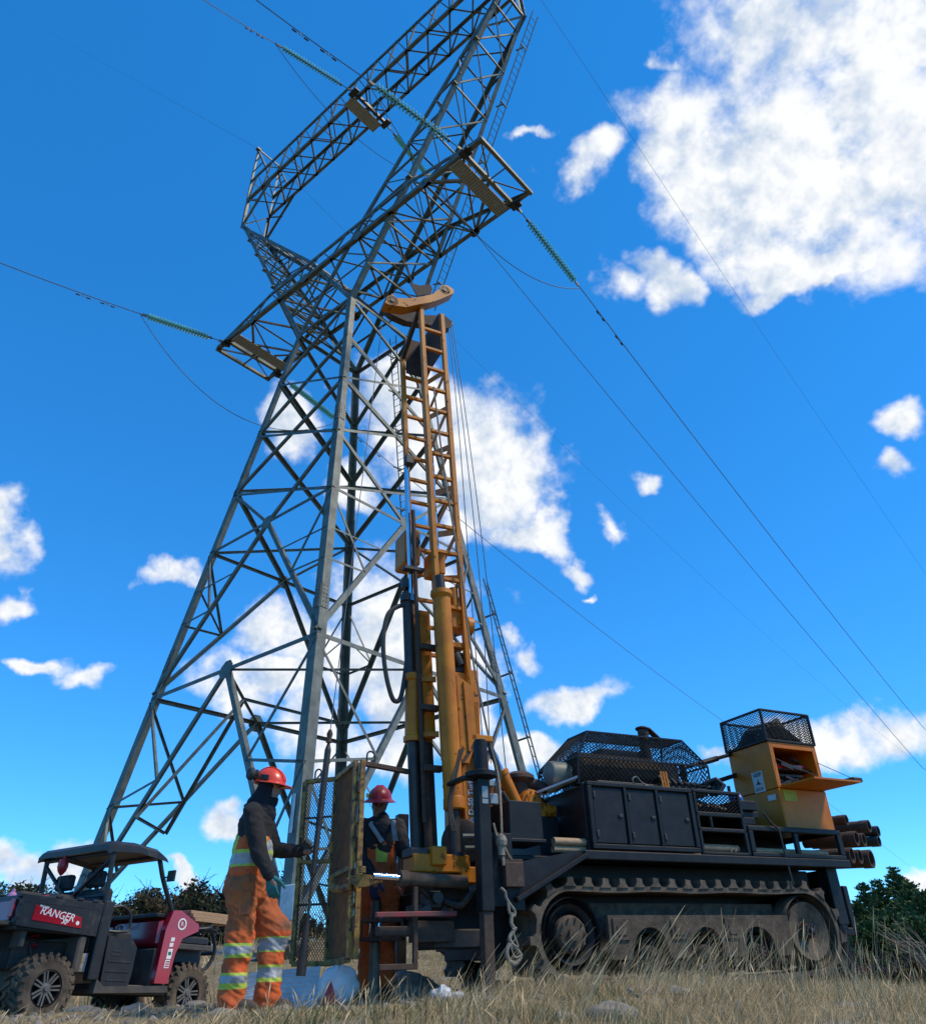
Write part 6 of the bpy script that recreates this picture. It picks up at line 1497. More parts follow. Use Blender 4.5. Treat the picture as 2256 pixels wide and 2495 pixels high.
rops.tube([UT(.56, .03, 1.78), UT(.56, 1.41, 1.78)], .028, 8); rops.tube([UT(.56, .03, 1.72), UT(.54, .80, 1.24)], .024, 8); rops.tube([UT(.56, 1.41, 1.72), UT(.54, .7, 1.24)], .024, 8); rops.tube([UT(1.22, .03, 1.82), UT(1.22, 1.41, 1.82)], .026, 8); rops.tube([UT(.57, .03, 1.30), UT(.57, 1.41, 1.30)], .024, 8)
rops.build('roll_cage', M['plastic'], utv, smooth=True)
rf = MB(); N = 14
for (z, e) in ((1.815, .0), (1.875, .0), (1.905, .05), (1.915, .18)): pass
pr = [(.46, 1.795), (.46, 1.86), (.52, 1.905), (.85, 1.93), (1.2, 1.905), (1.33, 1.845), (1.36, 1.80), (1.30, 1.815), (.9, 1.86), (.52, 1.82)]
ys = [-.02, .05, 1.39, 1.46]; ds = [-.045, 0, 0, -.045]; vs = [UT(x, y, z + d) for y, d in zip(ys, ds) for x, z in pr]; n_ = len(pr); fs = []
for j in range(3):
    for i in range(n_): fs.append((j * n_ + i, j * n_ + (i + 1) % n_, (j + 1) * n_ + (i + 1) % n_, (j + 1) * n_ + i))
fs += [tuple(range(n_ - 1, -1, -1)), tuple(3 * n_ + i for i in range(n_))]
rf.add(vs, fs); rf.build('roof', M['plastic'], utv, smooth=35)
utube('hip_restraint', M['plastic'], [(.68, .02, 1.18), (.80, -.01, 1.20), (.92, -.01, 1.12), (.93, -.01, .96), (.80, -.01, .93), (.68, .02, .93)], .016)
# panel gaps, hinges and small fittings
for q in ((.14, .145, -.0185, -.0135, .90, 1.19), (.40, .404, -.0185, -.0135, .88, 1.19), (-.47, .5, -.0185, -.0135, 1.135, 1.14)):
    upart('panel_gap', M['rubber'], q, parent=bed, b=.001)
for z in (.98, 1.12): upart('hinge', M['greasy'], (-.515, -.47, -.022, .0, z - .02, z + .02), parent=bed, b=.006)
for x0, x1, z in ((.70, 1.02, .52), (.70, 1.03, .62), (.72, 1.0, .43)): upart('moulded_rib', M['plastic'], (x0, x1, -.036, -.028, z - .008, z + .008), b=.004)
upart('seat_vent', M['rubber'], (.74, .86, -.034, -.028, .68, .70), (.74, .86, -.034, -.028, .72, .74), b=.002)
upart('mud_guard', M['dusty_plastic'], (.30, .40, .0, .24, .48, .86), b=.02); upart('mud_guard', M['dusty_plastic'], (-.36, -.30, .06, .26, .70, .88), b=.02)
upart('wheel_arch', M['dusty_plastic'], (1.66, 2.26, -.02, .03, .80, .87), b=.015)
for y in (.0, 1.42):
    utube('mirror_arm', M['plastic'], [(1.34, y, 1.58), (1.36, y - .10 if y < 1 else y + .10, 1.60)], .010, sm=False)
m = MB(); ubox(m, 1.33, 1.36, -.20, -.06, 1.53, 1.66, .012); m.build('side_mirror', M['plastic'], utv)
for z in (.45, .58): utube('shock_absorber', M['greasy'], [(-.12, .34, z + .25), (-.02, .20, z - .1)], .022, sm=False)
m = MB(); m.tube(smooth_path([UT(-.05, .30, .62 + .02 * math.sin(k)) + UFW * .045 * math.cos(k * 1.6) + ULF * .045 * math.sin(k * 1.6) + EZ3 * (.014 * k) for k in range(18)], 2), .009, 5); m.build('coil_spring', M['red_paint'], utv)
upart('headlight', M['galv_light'], (2.24, 2.262, .18, .40, .86, .95), b=.01); upart('headlight', M['galv_light'], (2.24, 2.262, 1.04, 1.26, .86, .95), b=.01)
# front
fe = uprism('front_fender', M['red_paint'], [(1.40, .42), (1.60, .42), (1.66, .75), (1.74, .92), (1.98, 1.02), (1.98, 1.09), (1.66, 1.235), (1.54, 1.22), (1.46, 1.0)], -.035, .06)
uprism('front_fender', M['red_paint'], [(1.40, .42), (1.60, .42), (1.66, .75), (1.74, .92), (1.98, 1.02), (1.98, 1.09), (1.66, 1.235), (1.54, 1.22), (1.46, 1.0)], 1.38, 1.475)
m = MB(); 
for (x, z, w, h) in ((1.585, .90, .028, .022), (1.575, .84, .028, .022), (1.565, .74, .036, .055), (1.548, .63, .036, .045)):
    m.obox(UT(x, -.0385, z), unit(UFW + EZ3 * -.0) * w, ULF * .0015, unit(EZ3 + UFW * .12) * h)
m.build('sticker', M['print_white'], fe)['kind'] = 'stuff'
m = MB()
for (x, z, w, h) in ((1.565, .745, .022, .018),): m.obox(UT(x, -.041, z), UFW * w, ULF * .001, EZ3 * h)
m.build('sticker_print', M['glove_teal'], fe)
m = MB()
for k in range(3): m.obox(UT(1.547 + .004 * k, -.041, .605 + .025 * k), UFW * .028, ULF * .001, EZ3 * .007)
m.build('sticker_print', M['red_paint'], fe)['kind'] = 'stuff'
m = MB(); c = UT(1.70, -.038, 1.08); m.lathe([(.050, 0), (.068, 0), (.068, .002), (.050, .002), (.050, 0)], c, -ULF, 20); put_text(m, 'R', .07, c - ULF * .002, UFW, EZ3); m.build('round_sticker', M['print_white'], fe)
upart('hood', M['red_paint'], (1.62, 2.12, .10, 1.34, 1.0, 1.18), b=.05)
da = upart('dashboard', M['red_paint'], (1.45, 1.62, .08, 1.36, .82, 1.14), b=.04)
upart('dash_top', M['plastic'], (1.38, 1.64, .07, 1.37, 1.14, 1.19), parent=da, b=.02)
m = MB(); put_text(m, 'N2', .17, UT(1.445, .95, 1.02), -ULF, EZ3, shear=.2); m.build('lettering', M['plastic'], da)
m = MB(); c = UT(1.40, .75, .74); ax = unit(-UFW - ULF * .4); m.lathe([(.11, 0), (.125, .01), (.125, .03), (.11, .035)], c, ax, 24)
e1 = frame(ax)[1]; e2 = frame(ax)[2]
for k in range(8): a = k * math.pi / 4; m.bar(c + ax * .02, c + ax * .02 + (e1 * math.cos(a) + e2 * math.sin(a)) * .115, .016, .01, ax)
m.build('chrome_trim_wheel', M['chrome'], utv, smooth=30)
m = MB(); m.lathe([(.17, -.012), (.182, 0), (.17, .012), (.158, 0), (.17, -.012)], UT(1.22, 1.05, 1.22), UFW * -.8 + EZ3 * .6, 22); m.cyl(UT(1.22, 1.05, 1.22), UT(1.45, 1.05, 1.08), .02, n=8); m.build('steering_wheel', M['rubber'], utv, smooth=True)
upart('front_fascia', M['plastic'], (1.75, 2.25, .12, 1.32, .62, 1.0), (1.7, 2.2, -.02, .14, .86, .96), (1.7, 2.2, 1.3, 1.46, .86, .96), b=.05)
for k, pts in enumerate(([(2.10, .18, 1.02), (2.32, .16, 1.06), (2.42, .16, .98), (2.46, .16, .80), (2.36, .18, .62), (2.15, .2, .58)], [(2.10, 1.26, 1.02), (2.32, 1.28, 1.06), (2.42, 1.28, .98), (2.46, 1.28, .80), (2.36, 1.26, .62), (2.15, 1.24, .58)])): utube('bumper_tube', M['plastic'], pts, .024)
utube('bumper_tube', M['plastic'], [(2.45, .16, .80), (2.45, 1.28, .80)], .024, sm=False)
utube('brush_guard', M['plastic'], [(2.02, .02, 1.05), (2.20, .0, 1.08), (2.26, .1, 1.14), (2.26, .4, 1.16)], .022)
def single(name, mat, mb, o, label, cat, smooth=False, group=None): return tag(mb.build(name, mat, origin=o, smooth=smooth), label, cat, group)
for i in range(3):
    m = MB(); ubox(m, 1.95, 2.62, .02 + .05 * i, .30 + .05 * i, 1.185 + .047 * (i - 1) - .0, 1.226 + .047 * (i - 1), .004)
    single('wooden_board', M['wood'], m, UT(2.2, .2, 1.14 + .047 * i), ['bottom board of the sawn planks on the vehicle nose', 'middle board of the sawn planks on the vehicle nose', 'top board of the sawn planks on the vehicle nose'][i], 'board', group='sawn planks on the utility vehicle')
M['red_plastic'] = material('red_plastic', (.52, .03, .035), (.42, .022, .028), .35, scale=5)
m = MB(); c = UT(.20, .62, .92); m.lathe([(0, 0), (.15, 0), (.19, .02), (.20, .20), (.19, .29), (.14, .35), (.05, .38), (0, .385)], c, EZ3, 20); single('fuel_can', M['red_plastic'], m, c, 'round red fuel can standing in the bed of the utility vehicle', 'fuel can', 40)
gg = thing('red_hanging_tool', UT(.44, .95, 1.24), 'red lantern shaped tool hanging from the rear of the vehicle roof', 'float')  # red hand tool like a grease gun, neither lamp nor float
c = at_y('U1', 905, 690, 10.7); m = MB(); m.lathe([(0, 0), (.02, .01), (.05, .05), (.065, .10), (.06, .16), (.045, .19), (.02, .20), (0, .2)], c, EZ3, 16); m.build('barrel', M['red_plastic'], gg, smooth=40)
m = MB(); m.tube([c + EZ3 * .19, c + V3(.03, 0, .27), at_y('U1', 965, 370, 10.7)], .018, 7); m.build('strap', M['red_plastic'], gg); m = MB(); m.cyl(c, at_y('U1', 865, 860, 10.7), .008, n=6); m.build('rod', M['galv'], gg)
m = MB(); c = at_y('U1', 50, 1380, 9.9); m.lathe([(0, 0), (.045, 0), (.05, .01), (.05, .27), (.04, .30), (.02, .31), (.02, .34), (0, .345)], c, unit(V3(.12, 0, 1)), 16); single('spray_can', material('pink_plastic', (.72, .30, .46), (.62, .24, .38), .35, scale=6), m, c, 'pink spray can on the rear flap of the utility vehicle', 'spray can', 40)
m = MB(); c = at_y('U1', 150, 1370, 9.75); ellipsoid(m, c, V3(.05, 0, 0), V3(0, .05, 0), V3(0, 0, .03), 10, 6); single('yellow_cap', M['rust_yellow'], m, c, 'small yellow cap beside the pink spray can', 'cap', True)
m = MB(); ubox(m, .02, .42, .95, 1.3, .92, 1.36, .05); ubox(m, .1, .4, .35, .55, .92, 1.3, .04); single('gear_bag', M['rubber'], m, UT(.2, 1.1, .92), 'dark gear bags piled in the bed of the utility vehicle', 'bag')

# ------------------------------------------------------------------ things lying on the ground
def corrugated():
    a, b = at_y('P', 592, 2458, 7.62), at_y('P', 772, 2462, 7.72); a[2] = G(a[0], a[1]) - .02; b[2] = G(b[0], b[1]) - .02
    up = V3(-.02, .18, .33); n = unit(np.cross(b - a, up)); m = MB(); K = 72; vs = []
    for i in range(K + 1):
        t = i / K; o = n * .014 * math.sin(t * 9 * 2 * math.pi)
        for q in (a, b):
            for s in (0, .002): vs.append(q + up * t + o + n * s)
    fs = []
    for i in range(K):
        k = i * 4; fs += [(k, k + 2, k + 6, k + 4), (k + 1, k + 5, k + 7, k + 3), (k, k + 4, k + 5, k + 1), (k + 2, k + 3, k + 7, k + 6)]
    m.add(vs, fs)
    return single('corrugated_sheet', material('corrugated_steel', (.72, .74, .76), (.55, .58, .61), .35, .15, scale=5, spot=(.22, .19, .15), spot_scale=6, spot_cut=(.6, .75)), m, a, 'blue grey corrugated steel sheet propped behind the worker with the orange helmet', 'metal sheet', True)
corrugated()
c = at_y('Q4', 290, 1800, 7.85); c[2] = G(c[0], c[1]); sk = MB(); ellipsoid(sk, c + EZ3 * .13, V3(.19, .02, 0), V3(0, .11, 0), V3(.02, 0, .17), 24, 16)
vs, fs = sk.v[0], sk.f; vs = folds(vs, fs, .022, 9, 10, 6.0)
sk = MB(); sk.add(vs, fs); sack = thing('sack', c, 'white plastic sack with a red triangle beside the corrugated sheet', 'sack')
sk.build('bag', material('white_sack', (.78, .77, .74), (.62, .61, .59), .45, scale=8, bump=.1), sack, smooth=60)
m = MB(); q = at_y('Q4', 225, 1650, 7.725); m.prism([q + V3(-.075, -.008, -.085), q + V3(.065, -.008, -.085), q + V3(-.005, -.002, .10)], V3(0, -.004, 0)); m.build('red_triangle', M['red_plastic'], sack)
m = MB(); m.prism([q + V3(-.05, -.012, -.13), q + V3(.05, -.012, -.13), q + V3(.05, -.01, -.10), q + V3(-.05, -.01, -.10)], V3(0, -.004, 0)); m.build('green_print', M['glove_teal'], sack)
M['plastic_bag'] = material('white_film', (.55, .56, .55), (.40, .41, .40), .4, scale=14, bump=.3)
for (px_, py_, d, s, lab) in ((1075, 2400, 6.9, .10, 'crumpled white plastic bag lying in the grass under the front of the rig'), (1118, 2412, 6.9, .055, 'small scrap of white plastic lying beside the crumpled bag')):
    c = at_y('P', px_, py_, d); c[2] = G(c[0], c[1]); m = MB(); ellipsoid(m, c + EZ3 * s * .4, V3(s, 0, 0), V3(0, s * .7, 0), V3(0, 0, s * .55), 16, 10); vs = folds(m.v[0], m.f, s * .35, 22, 22, px_); m2 = MB(); m2.add(vs, m.f); single('plastic_bag', M['plastic_bag'], m2, c, lab, 'plastic bag', 60)

# ------------------------------------------------------------------ rocks
M['rock'] = material('pale_granite', (.29, .24, .18), (.17, .14, .105), .92, scale=5, bump=.5, bscale=18, spot=(.14, .13, .10), spot_scale=9, spot_cut=(.55, .66))
rk = [(40, 2494, 5.6, .22, 'large flat pale rock in the left foreground below the vehicle'), (545, 2488, 6.8, .11, 'pale rock at the feet of the worker with the orange helmet'), (1490, 2492, 5.6, .15, 'flat tan rock in the grass in front of the tracks'),
      (985, 2408, 8.6, .34, 'long low boulder behind the second worker'), (1660, 2444, 6.6, .10, 'small white stone in the dry grass before the tracks'), (330, 2476, 8.6, .14, 'grey stone under the utility vehicle'), (205, 2452, 9.4, .20, 'grey rubble stone behind the rear wheel of the vehicle'),
      (475, 2440, 9.5, .12, 'light stone beside the front wheel of the vehicle'), (1380, 2492, 5.6, .08, 'half buried stone at the bottom edge beside the tan rock'), (690, 2478, 6.9, .09, 'small stone in front of the corrugated sheet')]
for x, y, d, s, lab in rk:
    c = at_y('P', x, y, d); c[2] = G(c[0], c[1]); m = MB(); ellipsoid(m, c + EZ3 * s * .12, V3(s, 0, 0), V3(0, s * .75, 0), V3(0, 0, s * .42), 22, 14)
    n = np.array([mnoise.fractal(Vector((p[0] * 2.2 / s * .4 + x, p[1] * 2.2 / s * .4, p[2] * 3 / s * .4)), .8, 2.1, 5) for p in m.v[0]]); vs = m.v[0] + (m.v[0] - c) * (.34 * n)[:, None]
    m2 = MB(); m2.add(vs, m.f); single('rock', M['rock'], m2, c, lab, 'rock', 30, 'rocks on the ground')
pebs = MB(); gr_ = np.random.default_rng(5)
for i in range(900):
    d = gr_.uniform(6.2, 12.5); x = gr_.uniform(-5.6, -.2) if gr_.random() < .85 else gr_.uniform(-.2, 1.5); s = gr_.uniform(.012, .05)
    c = V3(x, d, G(x, d) + s * .2); ax = gr_.normal(size=3); ax /= np.linalg.norm(ax); ay = np.cross(ax, V3(.3, .5, .8)); ay /= np.linalg.norm(ay); az = np.cross(ax, ay)
    ellipsoid(pebs, c, ax * s, ay * s * gr_.uniform(.5, .9), az * s * gr_.uniform(.4, .8), 6, 4)
tag(pebs.build('gravel', M['rock']), 'loose gravel scattered over the bare ground', 'gravel')['kind'] = 'stuff'

# ------------------------------------------------------------------ grass
def grass_mat(name, cols, rough=.8):
    m = bpy.data.materials.new(name); m.use_nodes = True; t = m.node_tree; N = t.nodes; L = t.links.new; b = N['Principled BSDF']; b.inputs['Roughness'].default_value = rough; b.inputs['Specular IOR Level'].default_value = .15
    a = N.new('ShaderNodeAttribute'); a.attribute_name = 'tone'; r = N.new('ShaderNodeValToRGB'); e = r.color_ramp.elements
    while len(e) < len(cols): e.new(.5)
    for i, c in enumerate(cols): e[i].position = i / (len(cols) - 1); e[i].color = (*c, 1)
    L(a.outputs['Fac'], r.inputs[0]); L(r.outputs[0], b.inputs['Base Color'])
    return m
def strands(name, base, height, lean, width, tone, mat, label, seg=3, curve=.5, head=None, seed=1):
    """blades: base (n,3), height (n), lean (n,2) horizontal displacement of the tip, width (n)"""
    n = len(base); r = np.random.default_rng(seed); ang = r.uniform(0, math.pi, n); side = np.stack([np.cos(ang), np.sin(ang) * .6, np.zeros(n)], -1)
    side[:, 0] = np.where(np.abs(side[:, 0]) < .35, .5, side[:, 0]); V, F, T = [], [], []
    k = seg + 1
    for i in range(k):
        t = i / seg; c = base + np.stack([lean[:, 0] * t ** (1 + curve), lean[:, 1] * t ** (1 + curve), height * (t - .12 * curve * t * t)], -1)
        w = width * (1 - .85 * t)
        if head is not None: w = np.where(head & (i >= seg - 1), width * (1.9 if i == seg - 1 else .5), w)
        V += [c - side * w[:, None] / 2, c + side * w[:, None] / 2]
    V = np.stack(V, 1).reshape(-1, 3); idx = np.arange(n)[:, None] * (2 * k)
    Q = np.concatenate([np.stack([idx[:, 0] + 2 * i, idx[:, 0] + 2 * i + 1, idx[:, 0] + 2 * i + 3, idx[:, 0] + 2 * i + 2], -1) for i in range(seg)])
    me = bpy.data.meshes.new(name); me.vertices.add(len(V)); me.vertices.foreach_set('co', V.astype(np.float32).ravel())
    me.loops.add(Q.size); me.loops.foreach_set('vertex_index', Q.astype(np.int32).ravel()); me.polygons.add(len(Q)); me.polygons.foreach_set('loop_start', np.arange(0, Q.size, 4, dtype=np.int32)); me.polygons.foreach_set('loop_total', np.full(len(Q), 4, dtype=np.int32))
    at = me.attributes.new('tone', 'FLOAT', 'POINT'); at.data.foreach_set('value', np.repeat(tone, 2 * k).astype(np.float32))
    me.materials.append(mat); me.update(calc_edges=True); ob = bpy.data.objects.new(name, me); COL.objects.link(ob); tag(ob, label, 'grass'); ob['kind'] = 'stuff'; return ob
straw = grass_mat('dry_grass', [(.17, .115, .045), (.38, .255, .11), (.54, .38, .19), (.70, .53, .30)])
green = grass_mat('fading_grass', [(.045, .06, .018), (.09, .10, .03), (.16, .145, .06), (.26, .21, .12)])
gr = np.random.default_rng(21)
def rigdist(x, y):
    u = (x - RJ[0]) * RU[0] + (y - RJ[1]) * RU[1]; v = (x - RJ[0]) * RV[0] + (y - RJ[1]) * RV[1]; return u, v
def scatter(n, y0, y1, keep, xs=.66):
    y = np.sqrt(gr.uniform(y0 ** 2, y1 ** 2, n)); x = gr.uniform(-xs, xs, n) * y; k = keep(x, y); return x[k], y[k]
def clump(x, y, s=.9, o=0.): return np.array([mnoise.noise(Vector((a * s + o, b * s, 3.1))) for a, b in zip(x, y)])
# short turf near the camera
def k1(x, y):
    u, v = rigdist(x, y); on_rig = (u > .3) & (u < 4.4) & (v > .05) & (v < 2.0)
    bare = (x < .2) & (y > 6.6) & (y < 12.5)
    return ~on_rig & (gr.random(len(x)) < np.where(bare, .16, 1.0))
x, y = scatter(95000, 3.6, 12, k1); c = clump(x, y); h = gr.uniform(.03, .12, len(x)) * (1 + .6 * np.clip(c, -.6, 1)) * np.where(x > -.4, 1.3, .6)
strands('short_grass', np.stack([x, y, gz(x, y) - .01], -1), h, gr.normal(0, .06, (len(x), 2)) + np.array([.035, 0]), gr.uniform(.003, .006, len(x)), np.clip(.5 + .3 * c + gr.normal(0, .22, len(x)), 0, 1), straw, 'short dry grass covering the foreground')
x, y = scatter(12000, 4.2, 8.0, lambda x, y: k1(x, y) & (x < 1.0) & (x > -1.6)); c = clump(x, y, 1.5, 7.0); k = c > .0; x, y, c = x[k], y[k], c[k]
strands('green_grass', np.stack([x, y, gz(x, y) - .01], -1), gr.uniform(.05, .15, len(x)), gr.normal(0, .06, (len(x), 2)), gr.uniform(.004, .008, len(x)), np.clip(gr.normal(.4, .25, len(x)), 0, 1), green, 'greener tufts of grass beside the drill hole', seed=4)
# meadow behind
x, y = scatter(30000, 11.5, 55, lambda x, y: np.ones(len(x), bool), .75); c = clump(x, y, .35)
strands('meadow_grass', np.stack([x, y, gz(x, y) - .02], -1), gr.uniform(.10, .32, len(x)) * (1 + .5 * c), gr.normal(0, .1, (len(x), 2)), gr.uniform(.012, .03, len(x)), np.clip(.45 + .35 * c + gr.normal(0, .2, len(x)), 0, 1), straw, 'dry meadow grass on the rise behind the machines', seg=2, seed=9)
# tall seeding stems in front of the tracks
def k2(x, y):
    u, v = rigdist(x, y); return (v < -.06) & (x > -.15) & (gr.random(len(x)) < np.clip(.25 + .5 * x, .1, 1) * np.where(v > -1.5, 1, .35) * np.where(x > 3.2, .3, 1) * np.where((x > 1.9) & (x <= 3.2), .55, 1) * .75)
x, y = scatter(17000, 4.7, 9.6, k2, .7); c = clump(x, y, 1.3, 2.0); k = c > -.25; x, y, c = x[k], y[k], c[k]
hh = (.14 + .46 * gr.random(len(x)) ** 1.5) * (1 + .25 * c) * np.where(x > 3.2, .75, 1); slant = np.where(x < 1.9, .62, .16) * hh
strands('tall_grass', np.stack([x, y, gz(x, y) - .01], -1), hh * np.where(x < 1.9, .86, 1), np.stack([slant + gr.normal(0, .07, len(x)), gr.normal(0, .08, len(x))], -1), gr.uniform(.0028, .0048, len(x)), np.clip(.66 + .25 * c + gr.normal(0, .18, len(x)), 0, 1), straw, 'tall dry seeding grass stems in front of the tracks', seg=6, curve=.45, head=gr.random(len(x)) < .45, seed=5)
x, y = scatter(1500, 4.8, 7.4, lambda x, y: (x < .4) & k1(x, y), .55)
strands('stray_grass', np.stack([x, y, gz(x, y) - .01], -1), gr.uniform(.08, .26, len(x)) * np.where(x < -1.5, .6, 1), gr.normal(.05, .08, (len(x), 2)), gr.uniform(.003, .005, len(x)), np.clip(gr.normal(.65, .2, len(x)), 0, 1), straw, 'scattered dry grass stems before the workers', seg=5, head=gr.random(len(x)) < .4, seed=6)
# ------------------------------------------------------------------ bushes and trees
def leaf_mat(name, cols):
    m = grass_mat(name, cols, .7); return m
M['bark'] = material('bark', (.085, .068, .052), (.05, .04, .03), .95, scale=14, bump=.4, bscale=30)
LM = {'olive': leaf_mat('olive_leaves', [(.020, .026, .009), (.045, .05, .016), (.085, .075, .026), (.14, .10, .045)]), 'brown': leaf_mat('turning_leaves', [(.028, .024, .010), (.06, .048, .018), (.115, .078, .03), (.17, .11, .05)]),
      'dark': leaf_mat('dark_leaves', [(.010, .016, .008), (.022, .030, .013), (.042, .048, .02), (.075, .07, .032)]), 'pine': leaf_mat('pine_needles', [(.026, .050, .018), (.055, .095, .032), (.090, .135, .045), (.14, .175, .065)]), 'red': leaf_mat('red_shrub_leaves', [(.05, .014, .014), (.10, .022, .020), (.16, .04, .03), (.20, .09, .05)])}
def leaves(name, P, size, tone, mat, parent, flat=None, seed=0):
    n = len(P); r = np.random.default_rng(seed); a = r.normal(size=(n, 3)); a /= np.linalg.norm(a, axis=1)[:, None]
    if flat is not None: a = flat / np.linalg.norm(flat, axis=1)[:, None]
    b = np.cross(a, r.normal(size=(n, 3))); b /= np.linalg.norm(b, axis=1)[:, None]; s = np.asarray(size)[:, None]
    V = np.stack([P - a * s * .6, P + b * s * .32, P + a * s * .6, P - b * s * .32], 1).reshape(-1, 3) - ORG[parent.name]
    Q = np.arange(4 * n).reshape(-1, 4); me = bpy.data.meshes.new(name); me.vertices.add(len(V)); me.vertices.foreach_set('co', V.astype(np.float32).ravel()); me.loops.add(Q.size); me.loops.foreach_set('vertex_index', Q.astype(np.int32).ravel())
    me.polygons.add(n); me.polygons.foreach_set('loop_start', np.arange(0, 4 * n, 4, dtype=np.int32)); me.polygons.foreach_set('loop_total', np.full(n, 4, dtype=np.int32))
    at = me.attributes.new('tone', 'FLOAT', 'POINT'); at.data.foreach_set('value', np.repeat(np.clip(tone, 0, 1), 4).astype(np.float32)); me.materials.append(mat); me.update(calc_edges=True)
    ob = bpy.data.objects.new(name, me); COL.objects.link(ob); ob.parent = parent; ORG[ob.name] = ORG[parent.name]; return ob
def bush(px, top, dist, w, kind, label, dens=1.0, seed=0, group='bushes behind the machines'):
    r = np.random.default_rng(seed); tp = at_y('P', px, top, dist); b = V3(tp[0], tp[1], G(tp[0], tp[1])); H = tp[2] - b[2]
    root = thing('bush', b, label, 'bush', group); mb = MB(); P, S, T = [], [], []; nb = 15
    for i in range(nb):
        a = r.uniform(0, 2 * math.pi); f = r.uniform(.25, 1); hh = H * r.uniform(.45, .98) * (1 - .25 * f); e = b + V3(math.cos(a) * w * .5 * f, math.sin(a) * w * .4 * f, hh); m1 = mid(b, e, .45) + V3(r.normal(0, .12), r.normal(0, .12), H * .08)
        mb.tube([b + V3(math.cos(a) * .12, math.sin(a) * .12, -.1), m1, e], [.045, .03, .010], 5)
        for q in range(7):
            c = mid(m1, e, r.uniform(-.1, 1.08)) + r.normal(0, .20, 3) * V3(w * .22, w * .2, H * .18); rad = r.uniform(.14, .34) * min(w, H) * .5; n = int(52 * dens); d = r.normal(size=(n, 3)); d /= np.linalg.norm(d, axis=1)[:, None]; d *= (r.uniform(.2, 1, n) ** .5)[:, None]
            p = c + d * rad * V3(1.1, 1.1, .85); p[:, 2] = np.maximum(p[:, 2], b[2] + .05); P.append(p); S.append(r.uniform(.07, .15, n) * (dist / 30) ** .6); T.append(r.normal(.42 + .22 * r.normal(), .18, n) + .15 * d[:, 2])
        for q in range(5):        # bare twigs poking out
            c = mid(m1, e, r.uniform(.4, 1)); d = unit(r.normal(size=3) * V3(1, 1, .4) + V3(0, 0, 1.1)); mb.tube([c, c + d * r.uniform(.3, .8)], [.010, .004], 4)
    mb.build('trunk', M['bark'], root)
    leaves('crown', np.concatenate(P), np.concatenate(S), np.concatenate(T), LM[kind], root, seed=seed)
B__ = [(25, 2150, 27, 4.6, 'olive', 'bush at the far left edge behind the utility vehicle'), (105, 2118, 30, 4.2, 'olive', 'tall olive bush left of the vehicle roof'), (205, 2170, 29, 3.6, 'brown', 'thin brown bush seen under the vehicle roof'), (320, 2150, 31, 4.0, 'olive', 'olive bush right of the vehicle cab'), (405, 2128, 30, 3.6, 'brown', 'brownish bush beyond the vehicle windscreen pillar'),
       (475, 2150, 25, 4.2, 'brown', 'broad brown bush above the stacked boards'), (548, 2112, 24, 4.4, 'dark', 'dense dark bush just left of the worker with the orange helmet'), (635, 2165, 27, 4.0, 'dark', 'dark bush hidden behind the worker with the orange helmet'), (705, 2105, 33, 3.2, 'dark', 'dark bush behind the near pylon leg'),
       (770, 2225, 26, 3.6, 'brown', 'brown bush seen through the left mesh gate'), (840, 2245, 27, 3.6, 'olive', 'olive bush behind the rusty side panel'), (930, 2190, 34, 4.0, 'dark', 'dark bush behind the worker with the red helmet'), (1010, 2255, 30, 4.0, 'olive', 'low olive bush visible under the mast base'), (1090, 2265, 31, 4.0, 'brown', 'low brown bush beyond the front jack post'),
       (500, 2262, 20, 2.4, 'dark', 'low dark bush beside the vehicle nose'), (1200, 2270, 34, 4.5, 'olive', 'low bush almost hidden behind the tracks')]
for i, (px, top, d, w, kind, lab) in enumerate(B__): bush(px, top, d, w, kind, lab, 1.15 if kind != 'brown' else .9, seed=30 + i)
bush(2150, 2345, 22, 3.4, 'red', 'low red leaved shrub at the right behind the grass', 1.0, 61, 'shrubs at the right edge'); bush(2235, 2335, 19, 2.6, 'brown', 'low brown shrub at the right edge of the grass', .8, 62, 'shrubs at the right edge'); bush(2070, 2362, 25, 3.0, 'brown', 'low brown shrub behind the rear jack', .8, 63, 'shrubs at the right edge')
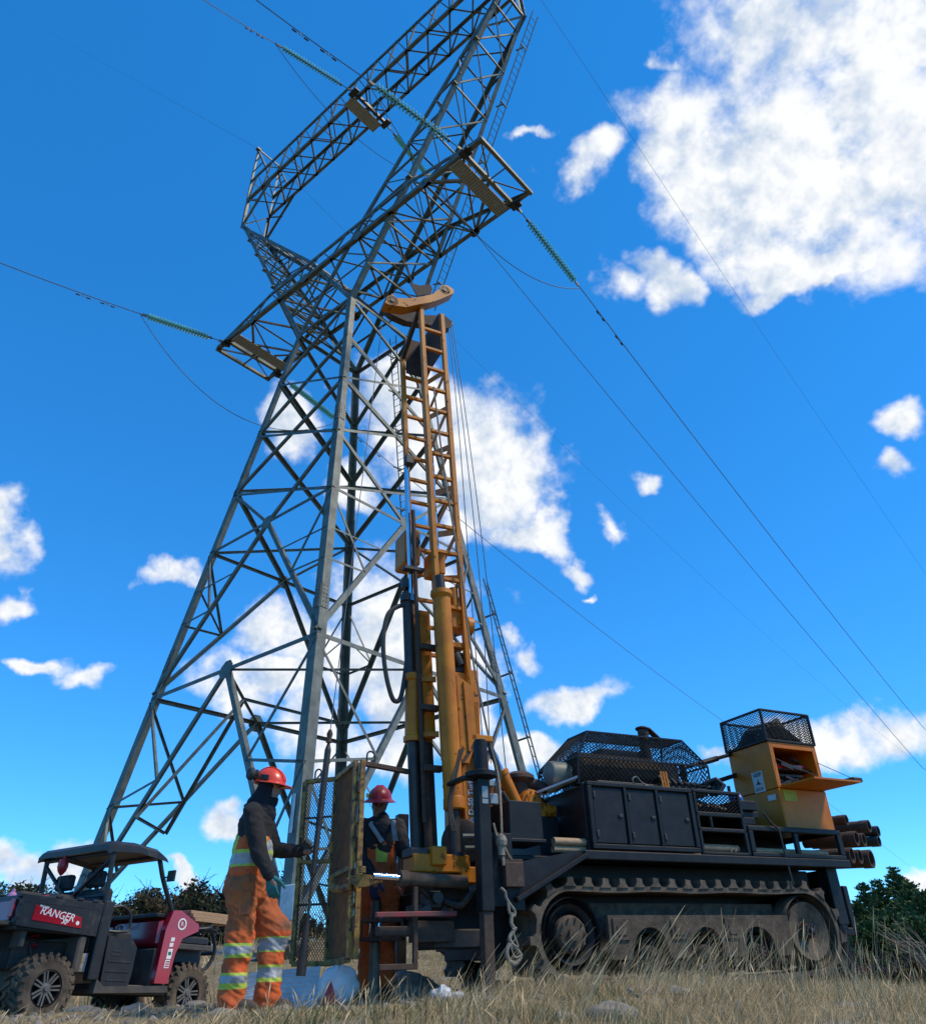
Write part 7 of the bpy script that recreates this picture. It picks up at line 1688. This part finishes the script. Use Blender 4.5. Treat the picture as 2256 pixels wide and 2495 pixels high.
def pine(px, top, dist, w, label, seed):
    r = np.random.default_rng(seed); tp = at_y('P', px, top, dist); b = V3(tp[0], tp[1], G(tp[0], tp[1])); H = tp[2] - b[2]
    root = thing('pine_tree', b, label, 'tree', 'pines at the right edge'); mb = MB(); mb.tube([b - EZ3 * .2, b + V3(r.normal(0, .1), 0, H * .5), b + EZ3 * H], [.20, .13, .02], 7); P, S, T, FL = [], [], [], []
    z = .06 * H
    while z < H * .985:
        f = z / H; L_ = w * .5 * (1 - f) ** .75 * r.uniform(.75, 1.1) + .12; nb = 7
        for k in range(nb):
            a = 2 * math.pi * k / nb + r.uniform(-.4, .4); ll = L_ * r.uniform(.65, 1.15); d = V3(math.cos(a), math.sin(a), .12 + .35 * f); c = b + EZ3 * z; e = c + d * ll
            mb.tube([c, mid(c, e) + EZ3 * -.04 * ll, e], [.035, .022, .008], 4)
            n = max(12, int(46 * ll)); t = r.uniform(.15, 1.05, n); p = c + (e - c) * t[:, None] + r.normal(0, 1, (n, 3)) * V3(.16, .16, .10) * (.35 + .5 * ll) * .75; P.append(p); S.append(r.uniform(.11, .26, n)); T.append(r.normal(.45 + .18 * r.normal(), .15, n) + .15 * (t - .5)); fl = np.tile(d + V3(0, 0, .3), (n, 1)) + r.normal(0, .45, (n, 3)); FL.append(fl)
        z += H * .045 * r.uniform(.8, 1.2)
    mb.build('trunk', M['bark'], root); leaves('crown', np.concatenate(P), np.concatenate(S), np.concatenate(T), LM['pine'], root, np.concatenate(FL), seed)
for i, (px, top, d, w, lab) in enumerate([(2172, 2112, 62, 4.6, 'tallest pine in the group at the right edge'), (2132, 2140, 58, 3.8, 'slender pine left of the tallest pine'), (2100, 2150, 66, 3.6, 'small pine close behind the casing pipes'), (2212, 2150, 56, 4.6, 'full pine right of the tallest pine'), (2246, 2172, 52, 4.6, 'pine cut by the right edge of the picture'), (2062, 2215, 70, 4.0, 'pine mostly hidden behind the rear of the rig'), (2160, 2225, 45, 4.4, 'young pine in front of the tallest pine'), (2225, 2235, 42, 4.2, 'young pine at the right edge in front of the row'), (2105, 2250, 44, 4.0, 'young pine behind the rear jack'), (2192, 2135, 70, 4.4, 'pine between the tallest pine and the full pine'), (2290, 2150, 60, 5.0, 'pine standing just past the right edge'), (2330, 2190, 48, 5.0, 'young pine past the right edge'), (2085, 2195, 60, 3.6, 'narrow pine under the casing pipes')]): pine(px, top, d, w, lab, 80 + i)
# bare twiggy shrub at the right edge
tp = at_y('P', 2240, 2330, 9.5); b = V3(tp[0] + .15, tp[1], G(tp[0], tp[1])); root = thing('bare_shrub', b, 'leafless pale twigs arching in from the right edge', 'shrub'); mb = MB(); r = np.random.default_rng(3)
for i in range(14):
    a = r.uniform(-.7, .2); L_ = r.uniform(.5, .95); e = b + V3(-L_ * r.uniform(.2, .75), r.normal(0, .15), L_ * .85); m1 = mid(b, e, .5) + V3(.03, 0, .12); mb.tube([b, m1, e], [.008, .006, .002], 4)
    for k in range(3): c = mid(m1, e, r.uniform(0, .9)); mb.tube([c, c + V3(-r.uniform(.05, .2), r.normal(0, .06), r.uniform(-.02, .16))], [.004, .0015], 4)
mb.build('twigs', material('pale_twig', (.26, .22, .17), (.18, .15, .11), .9, scale=20), root)
